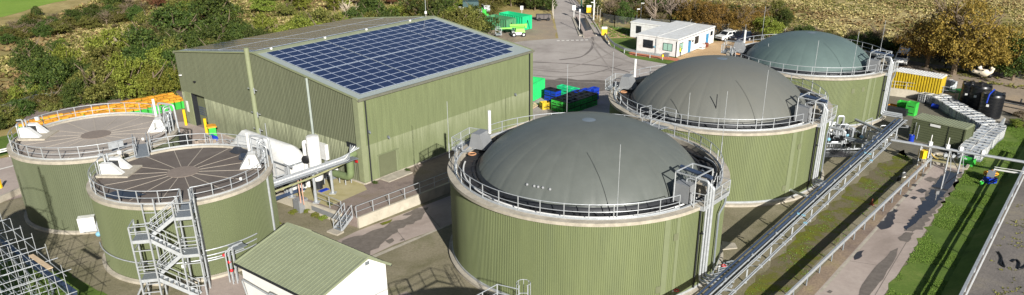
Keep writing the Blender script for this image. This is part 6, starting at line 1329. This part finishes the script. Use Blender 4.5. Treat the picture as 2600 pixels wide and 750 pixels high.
def suv(name, label, p, rz, paint):
    bodyp = [(-2.2, .35), (2.15, .35), (2.2, .75), (2.1, .98), (1.1, 1.08), (-2.1, 1.1), (-2.22, .8)]; cabp = [(-2.1, 1.08), (1.05, 1.08), (.35, 1.62), (-.2, 1.7), (-1.8, 1.68)]
    t, tz, th_ = car(name, label, p, rz, paint, bodyp, cabp, 1.82, None)
    wheels_(t, (-1.35, 1.35), 1.82)
    part('windscreen', MB().add([(1.03, -.72, 1.12), (1.03, .72, 1.12), (.42, .66, 1.6), (.42, -.66, 1.6)], [(0, 1, 2, 3)]).add([(-2.08, -.7, 1.15), (-2.08, .7, 1.15), (-1.86, .66, 1.58), (-1.86, -.66, 1.58)], [(0, 3, 2, 1)]), m_glass, t, world=False)
    mb = MB()
    for s_ in (-1, 1):
        for x0, x1, x2, x3 in ((-.35, .75, .28, -.35), (-1.3, -.5, -.5, -1.25), (-1.95, -1.45, -1.4, -1.75)):
            mb.add([(x0, s_*.885, 1.15), (x1, s_*.885, 1.15), (x2, s_*.80, 1.55), (x3, s_*.80, 1.55)], [(0, 1, 2, 3)])
    part('side_window', mb, m_glass, t, world=False)
    for s_ in (-1, 1): part('headlight', MB().box((2.14, s_*.66, .82), (.16, .36, .18)), m_gal, t, world=False); part('tail_light', MB().box((-2.18, s_*.78, .95), (.08, .16, .3)), m_red, t, world=False); part('roof_rail', MB().bar((-1.7, s_*.68, 1.76), (.1, s_*.68, 1.76), .05), m_gald, t, world=False)
    part('grille', MB().box((2.19, 0, .78), (.06, .8, .14)).box((2.17, 0, .45), (.1, 1.4, .16)), m_dark, t, world=False); return t
hd1 = math.atan2(*(at(1826, 113)-at(1858, 99)).yx) if False else None
qa, qb2 = at(1826, 108), at(1862, 96); dv = (qa-qb2); suv('parked_car', 'white parked off-roader at the end of the site offices', (qa+qb2)/2+Vector((0, 0, 0)), math.atan2(dv.y, dv.x)-.25, m_white)
qd = at(1880, 105); suv('parked_car', 'dark blue parked car in shade beside the white off-roader', qd, math.atan2(dv.y, dv.x)-.25, pm('navy car paint', lin((26, 34, 50)), .25, 0, .05, 1, spec=.6))
bodyp = [(-2.6, .4), (2.5, .4), (2.6, .8), (2.45, 1.1), (1.75, 1.25), (-2.6, 1.3)]; cabp = [(-2.6, 1.25), (1.75, 1.25), (1.05, 1.95), (.7, 2.1), (-2.5, 2.12)]
qv = at(2288, 162); qv = Vector((qv.x, qv.y, 0)); t, _, _ = car('parked_van', 'white panel van parked behind the far domed tank', qv+Vector((0, 0, .0)), math.atan2(-1, -.55), m_white, bodyp, cabp, 1.95, None); wheels_(t, (-1.6, 1.6), 1.95)
part('windscreen', MB().add([(1.74, -.78, 1.3), (1.74, .78, 1.3), (1.1, .7, 1.92), (1.1, -.7, 1.92)], [(0, 1, 2, 3)]), m_glass, t, world=False); mb = MB()
for s_ in (-1, 1): mb.add([(.6, s_*.955, 1.32), (1.5, s_*.955, 1.32), (1.05, s_*.88, 1.85), (.6, s_*.88, 1.85)], [(0, 1, 2, 3)])
part('side_window', mb, m_glass, t, world=False); part('bumper', MB().box((2.55, 0, .55), (.2, 1.8, .25)), m_dark, t, world=False)
for s_ in (-1, 1): part('headlight', MB().box((2.53, s_*.75, .92), (.14, .3, .22)), m_gal, t, world=False); part('mirror', MB().box((1.5, s_*1.08, 1.4), (.15, .2, .25)), m_dark, t, world=False)

# ------------------------------------------------------------------ vegetation
def leaf_mesh(name, n, R, mat, lobes=14, leaf=.28, flat=.85, seed=0, low=.03, hang=0.):
    """crown: leaf sized quads gathered in clumps through an uneven volume; unit height ~2R"""
    g = np.random.default_rng(seed); cs = []
    for i in range(lobes):
        a = g.uniform(0, 2*np.pi); e = np.arccos(g.uniform(-.95, 1)); rr = g.uniform(.35, .8); cs.append((R*rr*np.sin(e)*np.cos(a), R*rr*np.sin(e)*np.sin(a), R*(flat*rr*np.cos(e)+flat*.86), R*g.uniform(.26, .44)))
    cs = np.array(cs); idx = g.integers(0, lobes, n); d = g.normal(size=(n, 3)); d /= np.linalg.norm(d, axis=1)[:, None]
    # second level: twig clumps on every lobe
    tw = g.normal(size=(lobes, 26, 3)); tw /= np.linalg.norm(tw, axis=2)[:, :, None]; ti = g.integers(0, 26, n); dirs = tw[idx, ti]; dirs[:, 2] = np.abs(dirs[:, 2])*.9-.15
    P = cs[idx, :3]+dirs*(cs[idx, 3]*g.uniform(.75, 1.12, n))[:, None]+d*(R*.085*g.uniform(.2, 1.3, n))[:, None]
    P[:, 2] = np.maximum(P[:, 2], low*R+g.uniform(0, .15, n)*R)
    nrm = g.normal(size=(n, 3))*.9+dirs*.9+np.array([0, 0, .35]); nrm /= np.linalg.norm(nrm, axis=1)[:, None]
    t = np.cross(nrm, g.normal(size=(n, 3))); t /= np.linalg.norm(t, axis=1)[:, None]; b = np.cross(nrm, t); s = leaf*g.uniform(.55, 1.35, n)[:, None]
    V = np.stack([P-t*s*.5, P+b*s*.32, P+t*s*.5, P-b*s*.32], 1).reshape(-1, 3)
    me = bpy.data.meshes.new(name); me.vertices.add(4*n); me.vertices.foreach_set('co', V.ravel()); me.loops.add(4*n); me.loops.foreach_set('vertex_index', np.arange(4*n)); me.polygons.add(n); me.polygons.foreach_set('loop_start', np.arange(n)*4); me.polygons.foreach_set('loop_total', np.full(n, 4)); me.update(calc_edges=True); me.materials.append(mat); return me
def trunk_mesh(R, seed, mat=None, bare=False):
    g = random.Random(seed); mb = MB(); mb.tube([(0, 0, 0), (.05*R, 0, R*.6), (0, .05*R, R*1.2)], 1, 7, rs=[.06*R, .05*R, .03*R])
    for i in range(16 if bare else 8):
        a = g.uniform(0, 6.28); z0 = R*g.uniform(.3, 1.0); l = R*g.uniform(.5, .9); p = Vector((0, 0, z0)); q = p+Vector((math.cos(a)*l*.5, math.sin(a)*l*.5, l*.35)); r = q+Vector((math.cos(a+.4)*l*.35, math.sin(a+.4)*l*.35, l*.4)); mb.tube([p, q, r], 1, 5, rs=[.03*R, .02*R, .008*R])
        if bare:
            for k in range(4): q2 = q.lerp(r, k/4); e = q2+Vector((g.uniform(-1, 1), g.uniform(-1, 1), g.uniform(.3, 1)))*R*.3; mb.tube([q2, e], 1, 4, rs=[.012*R, .004*R])
    return mesh_of(mb, 'trunk', mat or m_bark, fixn=False)
def lm(name, c, cols): return pm(name, c, .65, 0, .25, .8, spec=.25, leaf=True, island=.4, isl_col=cols)
L_dark = lm('dark green leaves', lin((62, 78, 32)), [lin((34, 48, 20)), lin((66, 84, 34)), lin((104, 116, 52))])
L_oliv = lm('olive leaves', lin((98, 100, 44)), [lin((62, 66, 28)), lin((100, 102, 46)), lin((140, 134, 72))])
L_lime = lm('yellow green leaves', lin((112, 122, 44)), [lin((76, 88, 30)), lin((118, 130, 48)), lin((150, 156, 70))])
L_autm = lm('autumn leaves', lin((138, 114, 50)), [lin((84, 80, 36)), lin((134, 114, 50)), lin((166, 138, 66))])
L_brwn = lm('brown scrub twigs', lin((92, 84, 54)), [lin((58, 56, 34)), lin((94, 86, 52)), lin((136, 124, 82))])
L_red = lm('russet leaves', lin((112, 80, 50)), [lin((84, 58, 38)), lin((126, 92, 58))])
PROT = {}
def tree_proto(key, mat, n, leaf, seed, lobes=14, flat=.85, bare=False):
    PROT[key] = (leaf_mesh('crown', n, 1.0, mat, lobes, leaf, flat, seed), trunk_mesh(1.0, seed, bare=bare))
for i in range(3): tree_proto('dark%d' % i, L_dark, 10000, .065, 10+i, 22); tree_proto('oliv%d' % i, L_oliv, 10000, .065, 20+i, 22); tree_proto('lime%d' % i, L_lime, 9000, .065, 30+i, 20)
for i in range(2): tree_proto('brwn%d' % i, L_brwn, 4500, .06, 40+i, 18, .7, True); tree_proto('autm%d' % i, L_autm, 15000, .042, 50+i, 34, .9, True)
tree_proto('red0', L_red, 3000, .08, 60, 10, .7)
KINDS = {'dark': ('tree', 3), 'oliv': ('tree', 3), 'lime': ('tree', 3), 'brwn': ('bush', 2), 'autm': ('tree', 2), 'red': ('bush', 1)}
def plant(key, p, R, zs, label, group=None, name=None, cat=None):
    k, n = KINDS[key]; cm, tm = PROT[key+str(random.randrange(n))]; nm = name or ('leafy_tree' if k == 'tree' else 'scrub_bush')
    t = thing(nm, label, cat or k, p, random.uniform(0, 6.28), group); t.scale = (R, R, R*zs)
    for q, m_ in (('crown', cm), ('trunk', tm)): o = bpy.data.objects.new(q, m_); COL.objects.link(o); o.parent = t
    return t
def scatter(poly, n, mind, keys, rr, zs, label, group, avoid=None, zbase=0, name=None, cat=None):
    xs = [p[0] for p in poly]; ys = [p[1] for p in poly]; done = []; tries = 0
    while len(done) < n and tries < n*60:
        tries += 1; x, y = random.uniform(min(xs), max(xs)), random.uniform(min(ys), max(ys))
        if not inside(x, y, poly): continue
        if any((x-a)**2+(y-b)**2 < mind*mind for a, b in done): continue
        done.append((x, y)); key = random.choice(keys); R0 = random.uniform(*rr); u_ = (x-min(xs))/(max(xs)-min(xs)+1e-6); v_ = (y-min(ys))/(max(ys)-min(ys)+1e-6); sz = 'small' if R0 < rr[0]+(rr[1]-rr[0])*.33 else ('large' if R0 > rr[0]+(rr[1]-rr[0])*.67 else 'middling')
        plc = ', %s %s' % (('far left', 'left', 'right', 'far right')[min(3, int(u_*4))], ('front', 'middle', 'back')[min(2, int(v_*3))]); lab = label.replace('%s', sz+' '+KW[key])+plc
        plant(key, Vector((x, y, zbase)), R0, random.uniform(*zs), lab, group, name, cat)
KW = {'dark': 'dark green', 'oliv': 'olive green', 'lime': 'yellow green', 'brwn': 'brown twiggy', 'autm': 'golden brown', 'red': 'russet'}
hedgeL = A((-140, 362), (0, 335), (110, 305), (300, 273), (452, 247), (452, 222), (300, 245), (120, 276), (-140, 318))
scatter(hedgeL, 70, 1.6, ['oliv', 'oliv', 'dark', 'dark', 'lime'], (1.6, 2.4), (.85, 1.15), '%s tree in the thicket beyond the orange lidded bins', 'left thicket')
wpoly = [bp(-6, BW+19), bp(-6, BW+32), bp(24, BW+34), bp(62, BW+26), bp(62, BW+6), bp(24, BW+5), bp(8, BW+8), bp(4, BW+14)]
scatter(wpoly, 78, 2.6, ['dark', 'dark', 'oliv', 'oliv', 'lime'], (2.6, 4.2), (.95, 1.3), '%s tree in the wood behind the big building', 'wood behind the building')
for px, py, R0, k, l_ in ((395, 215, 5.0, 'dark', 'broad dark green tree at the left end of the wood'), (470, 150, 5.2, 'dark', 'tall dark green tree just left of the building roof'), (560, 110, 5.4, 'dark', 'tallest dark tree rising above the far left eave'), (85, 190, 3.2, 'dark', 'lone dark green tree standing in the rough grass at the left'), (152, 152, 2.0, 'dark', 'small dark round bush right of the lone tree'), (96, 42, 1.3, 'dark', 'small dark bush at the edge of the green pasture'), (292, 24, 3.2, 'dark', 'dark green bush at the end of the track at the top left')):
    plant(k, at(px, py), R0, 1.05, l_)
far_l = A((330, 110), (600, 60), (900, 30), (1120, 55), (1400, 30), (1390, -30), (1000, -40), (600, -20), (350, 20))
scatter(far_l, 70, 2.6, ['dark', 'oliv', 'lime', 'brwn', 'red', 'oliv'], (1.8, 3.2), (.7, 1.1), '%s shrub in the rough ground past the building', 'far shrubs', name='field_shrub', cat='shrub')
yardh = A((1110, 42), (1240, 32), (1400, 34), (1396, 10), (1385, -20), (1100, -20), (1090, 30)); scatter(yardh, 30, 2.4, ['dark', 'oliv', 'dark'], (2.4, 3.2), (.95, 1.2), '%s tree in the hedge behind the far yard', 'far yard hedge')
strip = A((-150, 150), (0, 118), (150, 90), (330, 55), (380, 30), (330, 22), (140, 58), (-10, 88), (-150, 110)); scatter(strip, 56, 2.2, ['dark', 'oliv', 'brwn', 'dark'], (1.6, 2.4), (.6, .85), '%s shrub in the hedge crossing the top left field', 'top left hedge line', name='hedge_shrub', cat='shrub')
mid = A((0, 300), (100, 250), (330, 210), (340, 120), (330, 60), (150, 100), (0, 140)); scatter(mid, 13, 4.2, ['brwn', 'oliv', 'oliv', 'lime'], (.6, 1.3), (.5, .8), '%s low bush in the rough grass at the left', 'low left bushes', name='low_bush', cat='bush')
offh = A((1500, 30), (1540, 58), (1620, 66), (1700, 74), (1810, 84), (2000, 100), (1990, 60), (1800, 40), (1640, 30)); scatter(offh, 48, 2.2, ['brwn', 'brwn', 'oliv', 'autm', 'dark'], (1.8, 2.9), (.8, 1.15), '%s shrub in the hedge behind the site offices', 'office hedge', name='hedge_shrub', cat='shrub')
for px, py, R0, k, l_ in ((1815, 88, 4.4, 'autm', 'golden brown tree behind the far end of the offices'), (1760, 76, 3.8, 'autm', 'brown tree behind the middle of the offices'), (1880, 96, 3.6, 'autm', 'golden tree behind the parked cars'), (1950, 108, 3.3, 'lime', 'bright green tree left of the far dome'), (1635, 30, 1.6, 'dark', 'small green bush in the grass field beyond the fence'), (2352, 172, 5.6, 'autm', 'left part of the large golden autumn tree at the right'), (2420, 190, 7.4, 'autm', 'largest golden autumn tree at the right'), (2490, 196, 6.0, 'autm', 'right shoulder of the golden autumn tree'), (2570, 205, 4.4, 'dark', 'dark green tree at the right edge by the golden tree'), (2630, 200, 4.6, 'dark', 'dark green tree cut by the right edge'), (2282, 140, 1.8, 'lime', 'small yellow green bush behind the white van')):
    plant(k, at(px, py), R0, .98, l_)
backh = A((1980, 118), (2140, 128), (2280, 142), (2400, 162), (2620, 195), (2900, 240), (2900, 180), (2500, 150), (2300, 118), (2100, 104), (1990, 96)); scatter(backh, 74, 2.0, ['brwn', 'dark', 'brwn', 'oliv', 'brwn'], (1.5, 2.6), (.7, 1.0), '%s shrub in the hedge behind the far dome', 'dark back hedge', name='hedge_shrub', cat='shrub')
rsh = A((2555, 345), (2600, 330), (2760, 360), (2760, 300), (2590, 298), (2560, 320)); pass; scatter(rsh, 16, 1.2, ['oliv', 'brwn', 'lime'], (.7, 1.2), (.7, .9), '%s low bush beside the black pipeline', 'bushes by the pipeline', name='low_bush', cat='bush')
platp = A((2470, 760), (2560, 560), (2600, 470), (2800, 560), (2700, 780), z=PZ); scatter(platp, 5, 1.2, ['oliv', 'dark'], (.16, .34), (.5, .9), '%s weed clump on the grey plateau', 'plateau weeds', zbase=PZ, name='weed_clump', cat='weed')
for px, py, z_0, l_ in ((706, 578, 0, 'weed tuft at the plinth foot below the pipe bridge'), (745, 545, 0, 'green weed beside the concrete block'), (782, 541, 0, 'bright green weed right of the concrete block'), (802, 552, 0, 'green weed tuft between block and steps'), (820, 560, 0, 'small weed nearest the steel steps'), (838, 522, ZP, 'dark bush growing over the plinth railing'), (1035, 436, ZP, 'small green weed beside the shutter step'), (953, 468, ZP, 'weed at the foot of the building corner')):
    plant('lime' if z_0 == 0 else 'dark', at(px, py, z_0), (.45 if z_0 == 0 else .32), .7, l_, name='weed', cat='weed')
# dead tree
dt = thing('dead_tree', 'bleached bare dead tree standing in the left thicket', 'tree', at(318, 168), .4); dt.scale = (2.6, 2.6, 3.4); o = bpy.data.objects.new('trunk', trunk_mesh(1.0, 77, m_deadw, True)); COL.objects.link(o); o.parent = dt
dt2 = thing('dead_tree', 'bleached fallen branches among the trees beyond the solar roof', 'tree', at(885, 60), 1.4); dt2.scale = (3.0, 3.0, 3.2); o = bpy.data.objects.new('trunk', trunk_mesh(1.0, 78, m_deadw, True)); COL.objects.link(o); o.parent = dt2
for i, px in enumerate((1660, 1700, 1728)):
    b_ = thing('bare_tree', ['grey bare tree behind the small cabin', 'grey bare tree behind the roof of the joined cabins', 'grey bare tree right of the other bare trees'][i], 'tree', at(px, 66), i); b_.scale = (3.6, 3.6, 4.2); o = bpy.data.objects.new('trunk', trunk_mesh(1.0, 80+i, pm('grey bark', lin((132, 118, 104)), .9), True)); COL.objects.link(o); o.parent = b_
# tufts (uncountable grass)
def tufts(name, poly, n, h, wd, mat, z=0., blades=5, avoid=(), seed=1, clump=0.):
    g = np.random.default_rng(seed); xs = [p[0] for p in poly]; ys = [p[1] for p in poly]; pts = []
    while len(pts) < n:
        X = g.uniform(min(xs), max(xs), 4000); Y = g.uniform(min(ys), max(ys), 4000)
        for x, y in zip(X, Y):
            if inside(x, y, poly) and not any(inside(x, y, a) for a in avoid):
                if clump and mnoise.noise(Vector((x*clump, y*clump, seed))) < g.uniform(-.2, .3): continue
                pts.append((x, y))
                if len(pts) >= n: break
    P = np.array(pts); m = len(P); B = blades; base = np.repeat(P, B, 0); a = g.uniform(0, 2*np.pi, m*B); H = np.repeat(g.uniform(.5, 1.2, m), B)*h*g.uniform(.6, 1.2, m*B); W_ = np.repeat(g.uniform(.6, 1.3, m), B)*wd
    bx_ = base[:, 0]+np.cos(a)*W_*.25; by_ = base[:, 1]+np.sin(a)*W_*.25; tx = np.cos(a+1.57)*W_*.28; ty = np.sin(a+1.57)*W_*.28
    V = np.zeros((m*B, 3, 3)); V[:, 0] = np.stack([bx_-tx, by_-ty, np.full(m*B, z)], 1); V[:, 1] = np.stack([bx_+tx, by_+ty, np.full(m*B, z)], 1); V[:, 2] = np.stack([bx_+np.cos(a)*W_*.5, by_+np.sin(a)*W_*.5, z+H], 1)
    N = m*B; me = bpy.data.meshes.new(name); me.vertices.add(3*N); me.vertices.foreach_set('co', V.ravel()); me.loops.add(3*N); me.loops.foreach_set('vertex_index', np.arange(3*N)); me.polygons.add(N); me.polygons.foreach_set('loop_start', np.arange(N)*3); me.polygons.foreach_set('loop_total', np.full(N, 3)); me.update(calc_edges=True); me.materials.append(mat)
    o = bpy.data.objects.new(name, me); COL.objects.link(o); o['kind'] = 'stuff'; return o
def tm(name, cols): return pm(name, cols[1], .85, 0, .3, .05, spec=.15, island=.4, isl_col=cols)
G_straw = tm('straw grass blades', [lin((132, 126, 72)), lin((176, 160, 104)), lin((202, 188, 138))]); G_brown = tm('brown bracken blades', [lin((92, 76, 50)), lin((122, 102, 68)), lin((150, 128, 88))]); G_olv = tm('olive grass blades', [lin((74, 78, 34)), lin((112, 110, 56)), lin((140, 136, 78))]); G_grn = tm('lawn blades', [lin((60, 84, 28)), lin((96, 124, 48)), lin((128, 144, 70))])
fieldR = A((1470, 10), (1530, 55), (1700, 75), (2000, 100), (2300, 128), (2500, 170), (2760, 210), (2900, 150), (2900, -60), (1470, -60)); 
tufts('field_grass', fieldR, 15000, .25, .8, G_straw, seed=2, clump=.09); tufts('field_bracken', fieldR, 3000, .4, 1.0, G_brown, seed=3, clump=.05); tufts('field_green_grass', fieldR, 9000, .24, .8, G_olv, seed=4, clump=.07)
fieldL = A((-200, 300), (0, 270), (330, 200), (600, 70), (1100, 30), (1384, -8), (1384, -60), (400, -60), (140, 40), (-200, 110)); 
past = A((-400, 50), (0, 46), (60, 32), (140, 10), (260, -22), (-300, -45))
tufts('rough_grass', fieldL, 11000, .26, .8, G_straw, seed=5, clump=.07, avoid=(past,)); tufts('rough_green_grass', fieldL, 8000, .4, 1.0, G_olv, seed=6, clump=.06, avoid=(past,)); tufts('rough_bracken', fieldL, 2500, .5, 1.1, G_brown, seed=7, clump=.05, avoid=(past,))
lawnR = A((2240, 765), (2456, 432), (2466, 402), (2545, 334), (2580, 306), (2700, 330), (2640, 430), (2560, 500), (2400, 770)); tufts('lawn_grass', lawnR, 26000, .045, .16, G_grn, z=.02, blades=4, seed=8, clump=.35)
tufts('gravel_weeds', A((1880, 760), (1990, 640), (2290, 380), (2322, 410), (2010, 745)), 700, .05, .14, G_grn, z=.01, blades=4, seed=9, clump=.4)
tufts('verge_weeds', A((1500, 60), (1545, 66), (1616, 76), (1600, 96), (1545, 97)), 300, .2, .4, G_grn, z=.02, seed=10)
tufts('plateau_grass', A((2470, 760), (2560, 560), (2600, 470), (2800, 560), (2700, 780), z=PZ), 300, .1, .22, G_olv, z=PZ, seed=11, clump=.3)
tufts('yard_edge_grass', A((2330, 168), (2640, 200), (2800, 240), (2800, 262), (2600, 230), (2420, 200)), 350, .2, .5, G_olv, z=.02, seed=12, clump=.3)
